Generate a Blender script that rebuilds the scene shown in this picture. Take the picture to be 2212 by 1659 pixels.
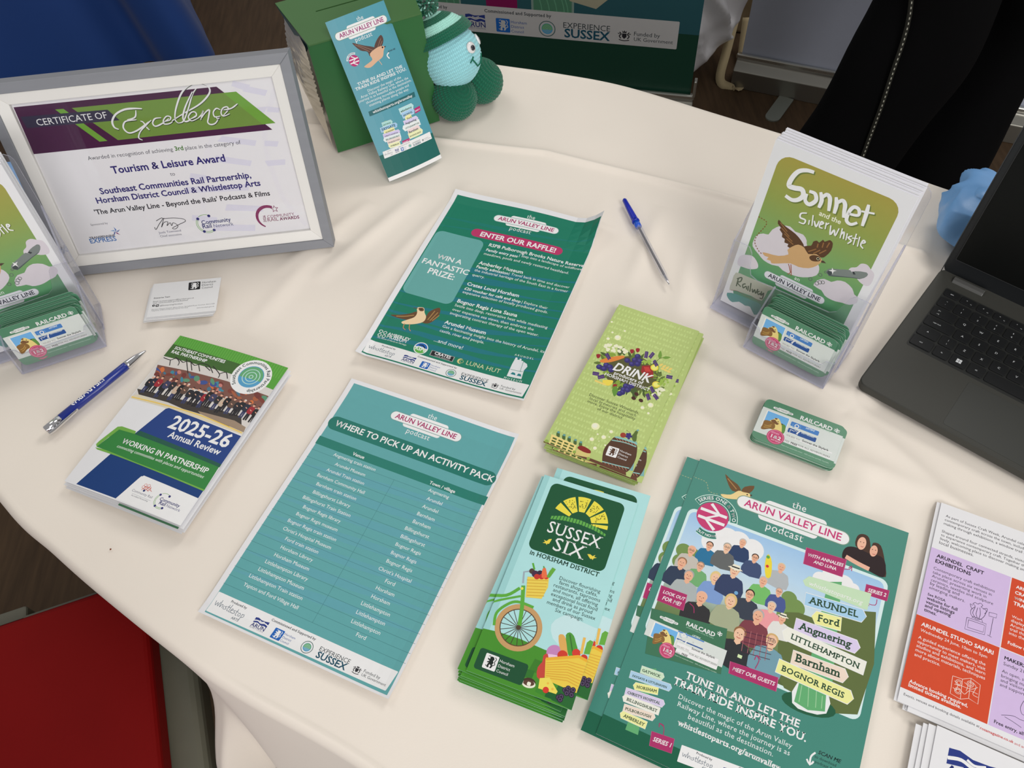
import bpy, bmesh, math, random, os
import numpy as np
from mathutils import Vector, Matrix, noise
sc = bpy.context.scene
for o in list(bpy.data.objects): bpy.data.objects.remove(o)
random.seed(7)
TZ = 0.74            # height of the table top above the floor
R = math.radians

# ---------------------------------------------------------------- camera, world, lights, exposure
cam = bpy.data.objects.new('camera', bpy.data.cameras.new('camera'))
sc.collection.objects.link(cam)
cam.data.sensor_width = 36.0
cam.data.lens = 36.0 * 1766.54 / 2212.0
cam.data.clip_start = 0.02
cam.matrix_world = Matrix.Translation((0, 0, 0.75837 + TZ)) @ Matrix.Rotation(0.612596, 4, 'X') @ Matrix.Rotation(-0.0864625, 4, 'Z')
sc.camera = cam
sc.view_settings.view_transform = 'Standard'
sc.view_settings.look = 'None'
sc.view_settings.gamma = 1.0
sc.view_settings.use_curve_mapping = False
sc.view_settings.exposure = -0.36
world = bpy.data.worlds.new('hall_light'); sc.world = world
world.use_nodes = True
world.node_tree.nodes['Background'].inputs[0].default_value = (1.0, 0.98, 0.965, 1)
world.node_tree.nodes['Background'].inputs[1].default_value = 0.42
def area(name, loc, size, watts, aim, col=(1, 0.97, 0.93)):
    d = bpy.data.lights.new(name, 'AREA'); d.shape = 'RECTANGLE'
    d.size, d.size_y = size; d.energy = watts; d.color = col
    o = bpy.data.objects.new(name, d); sc.collection.objects.link(o)
    o.location = loc
    o.rotation_euler = (Vector(aim) - Vector(loc)).to_track_quat('-Z', 'Y').to_euler()
    return o
area('ceiling_light', (1.5, 2.2, 3.0), (1.0, 1.0), 30, (0.1, 0.7, 0.74))
area('ceiling_light', (-1.0, 2.0, 3.0), (1.0, 1.0), 12, (0, 0.7, 0.74))
area('ceiling_light', (0.9, -1.1, 3.0), (1.0, 1.0), 34, (0, 0.7, 0.74))
area('window_light', (0.4, -3.2, 1.9), (3.0, 1.6), 85, (0, 0.8, 0.8), (1, 0.985, 0.985))

# ---------------------------------------------------------------- colours and materials
def lin(v):
    v = v / 255.0
    return v / 12.92 if v <= 0.04045 else ((v + 0.055) / 1.055) ** 2.4
KE = 0.88
def c(*rgb):
    if len(rgb) == 1: rgb = rgb[0]
    return tuple(min(0.86, lin(x) / KE) for x in rgb)
MATS = {}
def mat(name, rgb, rough=0.6, metal=0.0, var=0.0, vscale=40.0, bump=0.0, bscale=300.0, sheen=0.0, alpha_attr=None, coat=0.0, stretch=None, spec=0.5, sss=0.0, dist=0.001):
    if name in MATS: return MATS[name]
    m = bpy.data.materials.new(name); m.use_nodes = True
    nt = m.node_tree; b = nt.nodes['Principled BSDF']
    b.inputs['Roughness'].default_value = rough; b.inputs['Metallic'].default_value = metal
    b.inputs['Specular IOR Level'].default_value = spec
    if coat: b.inputs['Coat Weight'].default_value = coat; b.inputs['Coat Roughness'].default_value = 0.12
    if sheen: b.inputs['Sheen Weight'].default_value = sheen
    if sss: b.inputs['Subsurface Weight'].default_value = sss; b.inputs['Subsurface Scale'].default_value = 0.01
    tc = nt.nodes.new('ShaderNodeTexCoord'); mp = nt.nodes.new('ShaderNodeMapping')
    nt.links.new(tc.outputs['Object'], mp.inputs['Vector'])
    if stretch: mp.inputs['Scale'].default_value = stretch[:3]; mp.inputs['Rotation'].default_value = (0, 0, stretch[3] if len(stretch) > 3 else 0)
    n = nt.nodes.new('ShaderNodeTexNoise'); n.inputs['Scale'].default_value = vscale; n.inputs['Detail'].default_value = 5
    nt.links.new(mp.outputs[0], n.inputs['Vector'])
    mx = nt.nodes.new('ShaderNodeMix'); mx.data_type = 'RGBA'
    v = max(var, 0.01)
    if rgb is None:
        at = nt.nodes.new('ShaderNodeAttribute'); at.attribute_name = 'ink'
        hs = nt.nodes.new('ShaderNodeHueSaturation')
        nt.links.new(at.outputs['Color'], hs.inputs['Color'])
        mr = nt.nodes.new('ShaderNodeMapRange'); mr.inputs['To Min'].default_value = 1 - v; mr.inputs['To Max'].default_value = 1 + v
        nt.links.new(n.outputs['Fac'], mr.inputs['Value']); nt.links.new(mr.outputs[0], hs.inputs['Value'])
        nt.links.new(hs.outputs[0], b.inputs['Base Color'])
    else:
        mx.inputs['A'].default_value = (*[x * (1 - v) for x in rgb], 1)
        mx.inputs['B'].default_value = (*[min(1, x * (1 + v)) for x in rgb], 1)
        nt.links.new(n.outputs['Fac'], mx.inputs['Factor'])
        nt.links.new(mx.outputs['Result'], b.inputs['Base Color'])
    if bump:
        n2 = nt.nodes.new('ShaderNodeTexNoise'); n2.inputs['Scale'].default_value = bscale; n2.inputs['Detail'].default_value = 4
        nt.links.new(mp.outputs[0], n2.inputs['Vector'])
        bp = nt.nodes.new('ShaderNodeBump'); bp.inputs['Strength'].default_value = bump; bp.inputs['Distance'].default_value = dist
        nt.links.new(n2.outputs['Fac'], bp.inputs['Height']); nt.links.new(bp.outputs[0], b.inputs['Normal'])
    MATS[name] = m
    return m
def glassy(name, tint=(1, 1, 1), fac=1.0, milk=0.0, milkcol=(0.9, 0.9, 1.0), rough=0.04):
    """clear acrylic or glass: see-through with a fresnel reflection and a little milky scatter"""
    if name in MATS: return MATS[name]
    m = bpy.data.materials.new(name); m.use_nodes = True; nt = m.node_tree
    for n in list(nt.nodes):
        if n.type != 'OUTPUT_MATERIAL': nt.nodes.remove(n)
    out = [n for n in nt.nodes if n.type == 'OUTPUT_MATERIAL'][0]
    tr = nt.nodes.new('ShaderNodeBsdfTransparent'); tr.inputs[0].default_value = (*tint, 1)
    gl = nt.nodes.new('ShaderNodeBsdfGlossy'); gl.inputs['Roughness'].default_value = rough
    lw = nt.nodes.new('ShaderNodeLayerWeight'); lw.inputs[0].default_value = 0.5
    pw = nt.nodes.new('ShaderNodeMath'); pw.operation = 'POWER'; pw.inputs[1].default_value = 4.5; nt.links.new(lw.outputs['Facing'], pw.inputs[0])
    ml = nt.nodes.new('ShaderNodeMath'); ml.operation = 'MULTIPLY_ADD'; ml.inputs[1].default_value = 0.75 * fac; ml.inputs[2].default_value = 0.035 * fac
    ms = nt.nodes.new('ShaderNodeMixShader'); nt.links.new(pw.outputs[0], ml.inputs[0]); nt.links.new(ml.outputs[0], ms.inputs[0])
    nt.links.new(tr.outputs[0], ms.inputs[1]); nt.links.new(gl.outputs[0], ms.inputs[2])
    last = ms.outputs[0]
    if milk:
        df = nt.nodes.new('ShaderNodeBsdfDiffuse'); df.inputs[0].default_value = (*milkcol, 1)
        m2 = nt.nodes.new('ShaderNodeMixShader'); m2.inputs[0].default_value = milk
        nt.links.new(last, m2.inputs[1]); nt.links.new(df.outputs[0], m2.inputs[2]); last = m2.outputs[0]
    nt.links.new(last, out.inputs[0])
    MATS[name] = m
    return m
PAPER = mat('white_paper', (0.80, 0.80, 0.82), 0.55, var=0.02, vscale=60, bump=0.03, bscale=900)
PAPER_EDGE = mat('paper_edge', (0.72, 0.72, 0.76), 0.7, var=0.02, vscale=60)
INK = mat('printing_ink', None, 0.45, var=0.03, vscale=120, bump=0.02, bscale=1200, spec=0.22)
INKM = mat('matt_printing_ink', None, 0.6, var=0.03, vscale=120, spec=0.2)

# ---------------------------------------------------------------- object helpers
COL = sc.collection
def link(name, me, m=None, parent=None):
    o = bpy.data.objects.new(name, me); COL.objects.link(o)
    if m is not None:
        for k in (m if isinstance(m, (list, tuple)) else [m]): me.materials.append(k)
    if parent is not None: o.parent = parent
    return o
def tag(o, label, cat, group=None):
    o['label'] = label; o['category'] = cat
    if group: o['group'] = group
    return o
def thing(name, label, cat, loc=(0, 0, 0), yaw=0.0, group=None, M=None):
    o = bpy.data.objects.new(name, None); COL.objects.link(o); o.empty_display_size = 0.05
    o.matrix_world = M if M is not None else Matrix.Translation((loc[0], loc[1], loc[2] + TZ)) @ Matrix.Rotation(yaw, 4, 'Z')
    return tag(o, label, cat, group)
def frame(x, y, z, yaw=0.0, lean=None, roll=0.0):
    """local X along the sheet, local Y up the sheet, local Z out of its face; lean measured from upright (None: lying flat)"""
    M = Matrix.Translation((x, y, z + TZ)) @ Matrix.Rotation(yaw, 4, 'Z')
    if lean is not None: M = M @ Matrix.Rotation(math.pi / 2 - lean, 4, 'X')
    return M @ Matrix.Rotation(roll, 4, 'Z')
def kids(o): return [k for k in bpy.data.objects if k.parent == o]
def copy_tree(root, M=None, label=None, group=None, only=None):
    r = root.copy(); COL.objects.link(r)
    if M is not None: r.matrix_world = M
    if label: r['label'] = label
    if group: r['group'] = group
    for ch in kids_of[root.name] if root.name in kids_of else kids(root):
        if only and ch.name.split('.')[0] not in only: continue
        k = ch.copy(); COL.objects.link(k); k.parent = r
        for g in kids(ch):
            q = g.copy(); COL.objects.link(q); q.parent = k
    return r
kids_of = {}
def smooth(me, on=True):
    me.polygons.foreach_set('use_smooth', [on] * len(me.polygons)); return me
def mesh(verts, faces, sm=False):
    me = bpy.data.meshes.new('mesh'); me.from_pydata([tuple(v) for v in verts], [], faces); me.update()
    if sm: smooth(me)
    return me
class MB:
    """collects simple solids into one mesh"""
    def __init__(s): s.v = []; s.f = []; s.mi = []
    def add(s, V, F, mi=0):
        n = len(s.v); s.v += [tuple(p) for p in V]; s.f += [[i + n for i in f] for f in F]; s.mi += [mi] * len(F)
    def box(s, x0, x1, y0, y1, z0, z1, mi=0, M=None):
        V = [Vector(p) for p in ((x0,y0,z0),(x1,y0,z0),(x1,y1,z0),(x0,y1,z0),(x0,y0,z1),(x1,y0,z1),(x1,y1,z1),(x0,y1,z1))]
        if M is not None: V = [M @ p for p in V]
        s.add(V, [[3,2,1,0],[4,5,6,7],[0,1,5,4],[1,2,6,5],[2,3,7,6],[3,0,4,7]], mi)
    def prism(s, pts, z0, z1, mi=0, M=None, sidemi=None):
        n = len(pts); V = [Vector((p[0], p[1], z0)) for p in pts] + [Vector((p[0], p[1], z1)) for p in pts]
        if M is not None: V = [M @ p for p in V]
        k = len(s.v)
        s.add(V, [list(range(n))[::-1], list(range(n, 2 * n))], mi)
        s.f += [[k + i, k + (i + 1) % n, k + n + (i + 1) % n, k + n + i] for i in range(n)]
        s.mi += [mi if sidemi is None else sidemi] * n
    def tube(s, pts, rad, n=10, mi=0, cap=True):
        pts = [Vector(p) for p in pts]; rings = []
        if not hasattr(rad, '__len__'): rad = [rad] * len(pts)
        up = Vector((0, 0, 1))
        for i, p in enumerate(pts):
            d = (pts[min(i + 1, len(pts) - 1)] - pts[max(i - 1, 0)]).normalized()
            if abs(d.dot(up)) > 0.98: up = Vector((0, 1, 0))
            a = d.cross(up).normalized(); b = a.cross(d).normalized(); up = b
            rings.append([p + (a * math.cos(2 * math.pi * k / n) + b * math.sin(2 * math.pi * k / n)) * rad[i] for k in range(n)])
        V = [q for r_ in rings for q in r_]; F = []
        for i in range(len(pts) - 1):
            for k in range(n):
                F.append([i*n+k, i*n+(k+1)%n, (i+1)*n+(k+1)%n, (i+1)*n+k])
        if cap: F += [list(range(n))[::-1], [(len(pts)-1)*n+k for k in range(n)]]
        s.add(V, F, mi)
    def build(s, name, m, parent=None, sm=False, bevel=0.0, seg=2, sub=0):
        me = mesh(s.v, s.f, sm)
        o = link(name, me, m, parent)
        if max(s.mi) > 0: me.polygons.foreach_set('material_index', s.mi)
        if bevel:
            b = o.modifiers.new('bevel', 'BEVEL'); b.width = bevel; b.segments = seg; b.limit_method = 'ANGLE'
        if sub:
            b = o.modifiers.new('sub', 'SUBSURF'); b.levels = b.render_levels = sub
        return o
def rrpts(x0, y0, x1, y1, r, n=6):
    r = max(1e-5, min(r, (x1 - x0) / 2.001, (y1 - y0) / 2.001)); P = []
    for cx, cy, a in ((x1 - r, y1 - r, 0), (x0 + r, y1 - r, 90), (x0 + r, y0 + r, 180), (x1 - r, y0 + r, 270)):
        for k in range(n + 1):
            t = R(a + 90 * k / n); P.append((cx + r * math.cos(t), cy + r * math.sin(t)))
    return P
def catmull(P, n=6, closed=False):
    P = [np.array(p, float) for p in P]; out = []
    m = len(P); rng = range(m) if closed else range(m - 1)
    for i in rng:
        g = lambda k: P[k % m] if closed else P[min(max(k, 0), m - 1)]
        a, b, c_, d = g(i - 1), g(i), g(i + 1), g(i + 2)
        for k in range(n):
            t = k / n
            out.append(0.5 * ((2 * b) + (c_ - a) * t + (2 * a - 5 * b + 4 * c_ - d) * t * t + (3 * b - a - 3 * c_ + d) * t ** 3))
    if not closed: out.append(P[-1])
    return out

# ---------------------------------------------------------------- lettering
_tc = bpy.data.curves.new('lettering', 'FONT'); _to = bpy.data.objects.new('lettering', _tc); COL.objects.link(_to)
_tc.size = 1.0; _tc.resolution_u = 2
GL = {}; LEV = []
def _raw(s):
    _tc.body = s; bpy.context.view_layer.update()
    ev = _to.evaluated_get(bpy.context.evaluated_depsgraph_get()); me = ev.to_mesh()
    V = np.array([v.co[:2] for v in me.vertices]).reshape(-1, 2); F = [list(p.vertices) for p in me.polygons]
    ed = {}
    for p in me.polygons:
        for a, b in p.edge_keys: ed[(a, b)] = ed.get((a, b), 0) + 1
    bd = [e for e, k in ed.items() if k == 1]
    ev.to_mesh_clear(); return V, F, bd
for _c in 'HxlTi': LEV.append(float(_raw(_c)[0][:, 1].max()))
def glyph(ch, bold=0.0, serif=0):
    k = (ch, round(bold, 3), serif)
    if k in GL: return GL[k]
    dbl = bold if ch in 'MW&' else 0; bold -= dbl      # these are thickened by doubling, their corners are too sharp to offset
    if (ch, 'w') not in GL:
        _tc.offset = 0
        if 'bar' not in GL:
            V, _, _ = _raw('||'); GL['bar'] = V[:, 0].max() - V[:, 0].min()
        V, _, _ = _raw('|' + ch + '|'); GL[(ch, 'w')] = V[:, 0].max() - V[:, 0].min() - GL['bar']
    w = GL[(ch, 'w')]
    if ch == ' ': GL[k] = (np.zeros((0, 2)), [], w); return GL[k]
    _tc.offset = bold
    V, F, bd = _raw(ch)
    if dbl and len(V):
        n = len(V); V = np.vstack([V - [dbl, 0], V + [dbl, 0]]); F = F + [[i + n for i in f] for f in F]
    if serif and len(V):
        lv = [0.0] + LEV
        ext = 0.055 if serif == 1 else 0.07; th = 0.035 if serif == 1 else 0.085
        newV, newF = [], []
        for a, b in bd:
            p, q = V[a], V[b]
            if abs(p[1] - q[1]) < 0.004 and 0.04 < abs(p[0] - q[0]) < 0.24 + 2 * bold:
                y = p[1]
                if min(abs(y - l - (bold if l else -bold)) for l in lv) < 0.02 or min(abs(y - l) for l in lv) < 0.012:
                    x0, x1 = min(p[0], q[0]) - ext, max(p[0], q[0]) + ext
                    yy = y + th if y < 0.2 else y - th
                    n = len(V) + len(newV); newV += [(x0, min(y, yy)), (x1, min(y, yy)), (x1, max(y, yy)), (x0, max(y, yy))]; newF.append([n, n+1, n+2, n+3])
        if newV: V = np.vstack([V, np.array(newV)]); F = F + newF
        w += 0.03
    GL[k] = (V, F, w)
    return GL[k]

# ---------------------------------------------------------------- flat print on sheets
def homog(src, dst):
    A = []; b = []
    for (x, y), (u, v) in zip(src, dst):
        A.append([x, y, 1, 0, 0, 0, -u * x, -u * y]); b.append(u)
        A.append([0, 0, 0, x, y, 1, -v * x, -v * y]); b.append(v)
    h = np.linalg.solve(np.array(A, float), np.array(b, float))
    return np.append(h, 1).reshape(3, 3)
def pts(s):
    if isinstance(s, str):
        return [tuple(float(k) for k in p.split(',')) for p in s.split()]
    return s
class View:
    def __init__(s, art, fn): s.art = art; s.fn = fn; s.sign_h = 0.006
    def map(s, P): return s.fn(np.array(P, float).reshape(-1, 2))
    def piece(s, name): s.art.k = getattr(s.art, 'k', 0) + 1; s.art.cur = '%s#%d' % (name, s.art.k)
    def affine(s, tl, tr, bl, w=1.0, h=1.0):
        tl, tr, bl = (np.array(q, float) for q in (tl, tr, bl))
        return View(s.art, lambda P: s.fn(tl + np.outer(P[:, 0] / w, tr - tl) + np.outer(P[:, 1] / h, bl - tl)))
    def local(s, cx, cy, rx, ry=None):
        """square metric frame centred at (cx,cy); 1 unit = distance to the point (rx,ry), ry = cy if left out; x right, y up the sheet"""
        a = s.map([(cx, cy)])[0]
        if ry is None: b = s.map([(rx, cy)])[0]
        else: b = s.map([(rx, ry)])[0]
        k = np.linalg.norm(b - a)
        return View(s.art, lambda P: a + P * k)
    def poly(s, col, p, sm=0, grad=None):
        p = pts(p)
        if sm: p = catmull(p, sm, True)
        s.art.add(s.map(p), [list(range(len(p)))], col, grad)
    def box(s, col, tl, br, rad=0.0, grad=None):
        """rectangle square to the sheet; rad as a share of the shorter side"""
        a, b = s.map([tl, br]); x0, x1 = sorted((a[0], b[0])); y0, y1 = sorted((a[1], b[1]))
        if grad:
            n = 14; V = []; F = []
            o = rrpts(x0, y0, x1, y1, rad * min(x1 - x0, y1 - y0), 5) if rad else [(x1, y1), (x0, y1), (x0, y0), (x1, y0)]
            s.art.addgrad(np.array(o), col, grad); return
        o = rrpts(x0, y0, x1, y1, rad * min(x1 - x0, y1 - y0), 5) if rad else [(x1, y1), (x0, y1), (x0, y0), (x1, y0)]
        s.art.add(np.array(o), [list(range(len(o)))], col)
    def circ(s, col, x, y, r, n=28, r2=None):
        a, b = s.map([(x, y), (x + r, y)]); k = np.linalg.norm(b - a)
        t = np.linspace(0, 2 * math.pi, n, endpoint=False)
        O = np.c_[np.cos(t), np.sin(t)] * k + a
        if r2 is None: s.art.add(O, [list(range(n))], col)
        else:
            I = np.c_[np.cos(t), np.sin(t)] * k * r2 / r + a
            s.art.add(np.vstack([O, I]), [[i, (i+1) % n, n + (i+1) % n, n + i] for i in range(n)], col)
    def ell(s, col, x, y, rx, ry, rot=0, n=20):
        t = np.linspace(0, 2 * math.pi, n, endpoint=False); cr, sr = math.cos(R(rot)), math.sin(R(rot))
        s.art.add(s.map([(x + rx * math.cos(a) * cr - ry * math.sin(a) * sr, y + rx * math.cos(a) * sr + ry * math.sin(a) * cr) for a in t]), [list(range(n))], col)
    def line(s, col, w, p, sm=5, taper=None, closed=False):
        p = pts(p)
        if sm and len(p) > 2: p = catmull(p, sm, closed)
        P = s.map(p); n = len(P)
        if n < 2: return
        ws = s.map([p[0], (p[0][0] + w, p[0][1])]); k = np.linalg.norm(ws[1] - ws[0]) / 2
        V = []
        for i in range(n):
            if closed: d = P[(i + 1) % n] - P[i - 1]
            else: d = P[min(i + 1, n - 1)] - P[max(i - 1, 0)]
            d = d / (np.linalg.norm(d) + 1e-12); nn = np.array([-d[1], d[0]])
            kk = k * (1 if taper is None else np.interp(i / (n - 1), np.linspace(0, 1, len(taper)), taper))
            V += [P[i] + nn * kk, P[i] - nn * kk]
        F = [[2*i, 2*i+1, 2*i+3, 2*i+2] for i in range(n - 1)]
        if closed: F.append([2*n-2, 2*n-1, 1, 0])
        s.art.add(np.array(V), F, col)
    def dash(s, col, w, p, n=20, sm=8):
        q = catmull(pts(p), sm); q = np.array(q); L = np.r_[0, np.cumsum(np.linalg.norm(np.diff(q, axis=0), axis=1))]
        for i in range(n):
            a, b = L[-1] * i / n, L[-1] * (i + 0.55) / n
            s.line(col, w, [(np.interp(t, L, q[:, 0]), np.interp(t, L, q[:, 1])) for t in (a, b)], sm=0)
    def text(s, st, x0, y0, x1, y1, col, b=0, serif=0, it=0, hs=1.0, tilt=0, th=None):
        a, e = s.map([(x0, y0), (x1, y1)])
        if not tilt: e = np.array([e[0], (a[1] + e[1]) / 2]); a = np.array([a[0], e[1]])
        bold = {0: 0.0, 1: 0.018, 2: 0.024}[b] if th is None else th
        V, F, w = [], [], 0.0; n = 0
        for ch in st:
            gv, gf, gw = glyph(ch, bold, serif)
            if len(gv):
                V.append(gv + np.array([w, 0])); F += [[i + n for i in f] for f in gf]; n += len(gv)
            w += gw
        if not V: return
        V = np.vstack(V); x_0, x_1 = V[:, 0].min(), V[:, 0].max()
        L = np.linalg.norm(e - a); k = L / (x_1 - x_0); d = (e - a) / L; nn = np.array([-d[1], d[0]])
        X = (V[:, 0] - x_0) * k; Y = V[:, 1] * k * hs
        if it: X = X + Y * 0.2
        s.art.add(a + np.outer(X, d) + np.outer(Y, nn), F, col)
    def textk(s, st, x, y, k, col, b=0):
        """lettering of a fixed size k (artwork units of a metric frame), centred on x with its baseline at y"""
        w = sum(glyph(ch, 0.018 if b else 0)[2] for ch in st) * k; t = x - w / 2
        for ch in st:
            gv, gf, gw = glyph(ch, 0.018 if b else 0)
            if len(gv): s.art.add(s.map(np.c_[t + gv[:, 0] * k, y - gv[:, 1] * k]), gf, col)
            t += gw * k
    def arctext(s, st, col, r, a0, a1, size=None, b=1, inward=False):
        """letters on a circle of radius r round the origin of a metric frame; degrees, running a0 to a1"""
        W = [glyph(ch, 0.018 if b else 0)[2] for ch in st]; tot = sum(W); k = abs(R(a1 - a0)) * r / tot if size is None else size
        t = 0.0
        for ch, gw in zip(st, W):
            gv, gf, _ = glyph(ch, 0.018 if b else 0)
            if len(gv):
                f = (t + gw / 2) / tot; an = R(a0 + (a1 - a0) * f)
                out = np.array([math.cos(an), math.sin(an)])
                if inward: tx = np.array([-out[1], out[0]]); up = -out
                else: tx = np.array([out[1], -out[0]]); up = out
                base = out * r
                s.art.add(s.map(base + np.outer((gv[:, 0] - gw / 2) * k, tx) + np.outer(gv[:, 1] * k, up)), gf, col)
            t += gw
def lattice(bend, step):
    """piecewise-linear version of a bend, so that sheet and print fold along the same lines"""
    mem = {}
    def g(i, j):
        if (i, j) not in mem: mem[(i, j)] = bend(i * step, j * step)
        return mem[(i, j)]
    def z(x, y):
        a, b = x / step, y / step; i, j = math.floor(a), math.floor(b); u, v = a - i, b - j
        if u >= v: return g(i, j) * (1 - u) + g(i + 1, j) * (u - v) + g(i + 1, j + 1) * v
        return g(i, j) * (1 - v) + g(i, j + 1) * (v - u) + g(i + 1, j + 1) * u
    return z
def warp(me, w, h, bend, step):
    bm = bmesh.new(); bm.from_mesh(me)
    def cut(co, no): bmesh.ops.bisect_plane(bm, geom=bm.verts[:] + bm.edges[:] + bm.faces[:], plane_co=co, plane_no=no, dist=1e-8)
    k = step
    while k < w: cut((k, 0, 0), (1, 0, 0)); k += step
    k = step
    while k < h: cut((0, k, 0), (0, 1, 0)); k += step
    if step > 0.002:
        k = -math.floor(h / step) * step
        while k < w: cut((k, 0, 0), (1, -1, 0)); k += step
    z = lattice(bend, step)
    for v in bm.verts: v.co.z += z(v.co.x, v.co.y)
    bm.to_mesh(me); bm.free()
class Art:
    def __init__(s, w, h, corners):
        s.w, s.h = w, h; s.parts = {}; s.boxes = []; s.cur = 'printed_panel'
        H = homog(corners, [(0, h), (w, h), (w, 0), (0, 0)])
        def fn(P):
            q = np.c_[P, np.ones(len(P))] @ H.T
            return q[:, :2] / q[:, 2:3]
        s.v = View(s, fn)
        s.m = View(s, lambda P: np.c_[P[:, 0], h - P[:, 1]])      # metres, origin at the top left, y down
    def layer(s, V):
        x0, y0 = V.min(0); x1, y1 = V.max(0); L = 0
        for b in s.boxes:
            if b[4] >= L and x0 < b[2] and x1 > b[0] and y0 < b[3] and y1 > b[1]: L = b[4] + 1
        s.boxes.append((x0, y0, x1, y1, L)); return L
    def clip(s, V):
        V = V.copy(); V[:, 0] = np.clip(V[:, 0], 0.0, s.w); V[:, 1] = np.clip(V[:, 1], 0.0, s.h); return V
    def add(s, V, F, col, grad=None):
        V = s.clip(np.array(V)); L = s.layer(V)
        s.parts.setdefault(s.cur, []).append((V, F, [c(col)] * len(V), L))
    def addgrad(s, O, c0, c1):
        """outline O shaded from colour c0 at its top to c1 at its bottom, cut into strips (c1 may be a list)"""
        stops = [c0] + (c1 if isinstance(c1, list) else [c1]); y0, y1 = O[:, 1].min(), O[:, 1].max(); L = s.layer(O)
        bm = bmesh.new(); bm.faces.new([bm.verts.new((p[0], p[1], 0)) for p in O]); N = 24
        for k in range(1, N):
            bmesh.ops.bisect_plane(bm, geom=bm.verts[:] + bm.edges[:] + bm.faces[:], plane_co=(0, y0 + (y1 - y0) * k / N, 0), plane_no=(0, 1, 0))
        bm.verts.index_update(); V = np.array([v.co[:2] for v in bm.verts]); F = [[v.index for v in f.verts] for f in bm.faces]
        if F and bm.faces[:][0].normal.z < 0: F = [f[::-1] for f in F]
        C = []
        for p in V:
            t = (y1 - p[1]) / (y1 - y0); C.append(tuple(np.interp(t, np.linspace(0, 1, len(stops)), [c(q)[i] for q in stops]) for i in range(3)))
        bm.free(); s.parts.setdefault(s.cur, []).append((s.clip(V), F, C, L))
    def build(s, parent, z=0.0, bend=None, m=INK, step=0.0125, eps=9e-6):
        out = []
        for name, items in s.parts.items():
            V, F, C = [], [], []; n = 0
            for v, f, col, L in items:
                V.append(np.c_[v, np.full(len(v), z + 3e-5 + L * eps)]); C += col
                for q in f:
                    a = v[q[0]]; ar = 0.0
                    for i in range(1, len(q) - 1):
                        b_, d_ = v[q[i]] - a, v[q[i + 1]] - a; ar += b_[0] * d_[1] - b_[1] * d_[0]
                    F.append([i + n for i in (q if ar >= 0 else q[::-1])])
                n += len(v)
            V = np.vstack(V)
            me = bpy.data.meshes.new('print'); me.from_pydata(V.tolist(), [], F)
            at = me.color_attributes.new('ink', 'FLOAT_COLOR', 'POINT')
            at.data.foreach_set('color', np.c_[np.array(C), np.ones(len(C))].ravel())
            if bend: warp(me, s.w, s.h, bend, step)
            me.update()
            out.append(link(name.split('#')[0], me, m, parent))
        return out
def paper(name, w, h, t=0.0004, parent=None, rad=0.0, bend=None, m=None, edge=None, step=0.0125):
    m = m or PAPER
    if bend is None:
        b = MB(); b.prism(rrpts(0, 0, w, h, rad) if rad else [(0, 0), (w, 0), (w, h), (0, h)], -t, 0, 0, sidemi=1)
        return b.build(name, [m, edge or PAPER_EDGE], parent)
    b = MB(); b.prism([(0, 0), (w, 0), (w, h), (0, h)], -t, 0, 0, sidemi=1)
    me = mesh(b.v, b.f); o = link(name, me, [m, edge or PAPER_EDGE], parent); me.polygons.foreach_set('material_index', b.mi); warp(me, w, h, bend, step)
    return o
# ---------------------------------------------------------------- shared marks
WHITE = (232, 232, 234)
def avl_logo(v, L, Rr, plate=WHITE, ink=(160, 40, 95), word=WHITE, words=1):
    """the railway-board wordmark: a long pill over two short plates; frame 100 wide, y up"""
    a, b = v.map([L, Rr]); k = (b[0] - a[0]) / 100; mid = (a + b) / 2
    q = View(v.art, lambda P: mid + P * k); part0 = v.art.cur; v.art.cur = 'wordmark'
    q.poly(plate, rrpts(-29, -10.8, 24, -1, 4)); q.poly(plate, rrpts(-26, 1, 29, 10.8, 4))
    q.poly((110, 150, 145) if plate == WHITE else (120, 150, 130), rrpts(-50.8, -7.0, 50.8, 7.0, 7)); q.poly(plate, rrpts(-50, -6.2, 50, 6.2, 6.2))
    q.text('ARUN VALLEY LINE', -43.5, -3.3, 43.5, -3.3, ink, b=1, hs=1.05)
    if words:
        q.text('the', -3.5, 12.0, 9, 12.0, word, serif=1, hs=1.1); q.text('podcast', -20, -18, 13.5, -18, word, serif=1, hs=1.1)
    v.art.cur = part0
def rail_arrows(q, col, w=0.2):
    q.line(col, w, '-0.85,0.28 0.85,0.28', 0); q.line(col, w, '-0.85,-0.28 0.85,-0.28', 0)
    q.line(col, w, '-0.3,0.85 0.4,0.28 -0.4,-0.28 0.35,-0.85', 0)
def lion(q, col):
    q.poly(col, '-0.1,0.85 0.3,0.8 0.45,0.5 0.3,0.25 0.5,0.05 0.35,-0.25 0.5,-0.5 0.3,-0.85 0.05,-0.8 0.2,-0.5 -0.05,-0.3 -0.15,-0.55 -0.05,-0.8 -0.4,-0.85 -0.45,-0.5 -0.3,-0.1 -0.55,-0.2 -0.6,-0.05 -0.25,0.15 -0.6,0.3 -0.65,0.5 -0.25,0.4 -0.3,0.65')
    q.line(col, 0.12, '0.4,-0.4 0.75,-0.2 0.6,0.2 0.75,0.6 0.5,0.85'); q.line(col, 0.1, '-0.6,0.75 -0.35,0.85 -0.2,0.7'); q.line(col, 0.1, '-0.7,-0.55 -0.5,-0.7 -0.35,-0.6')
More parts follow.
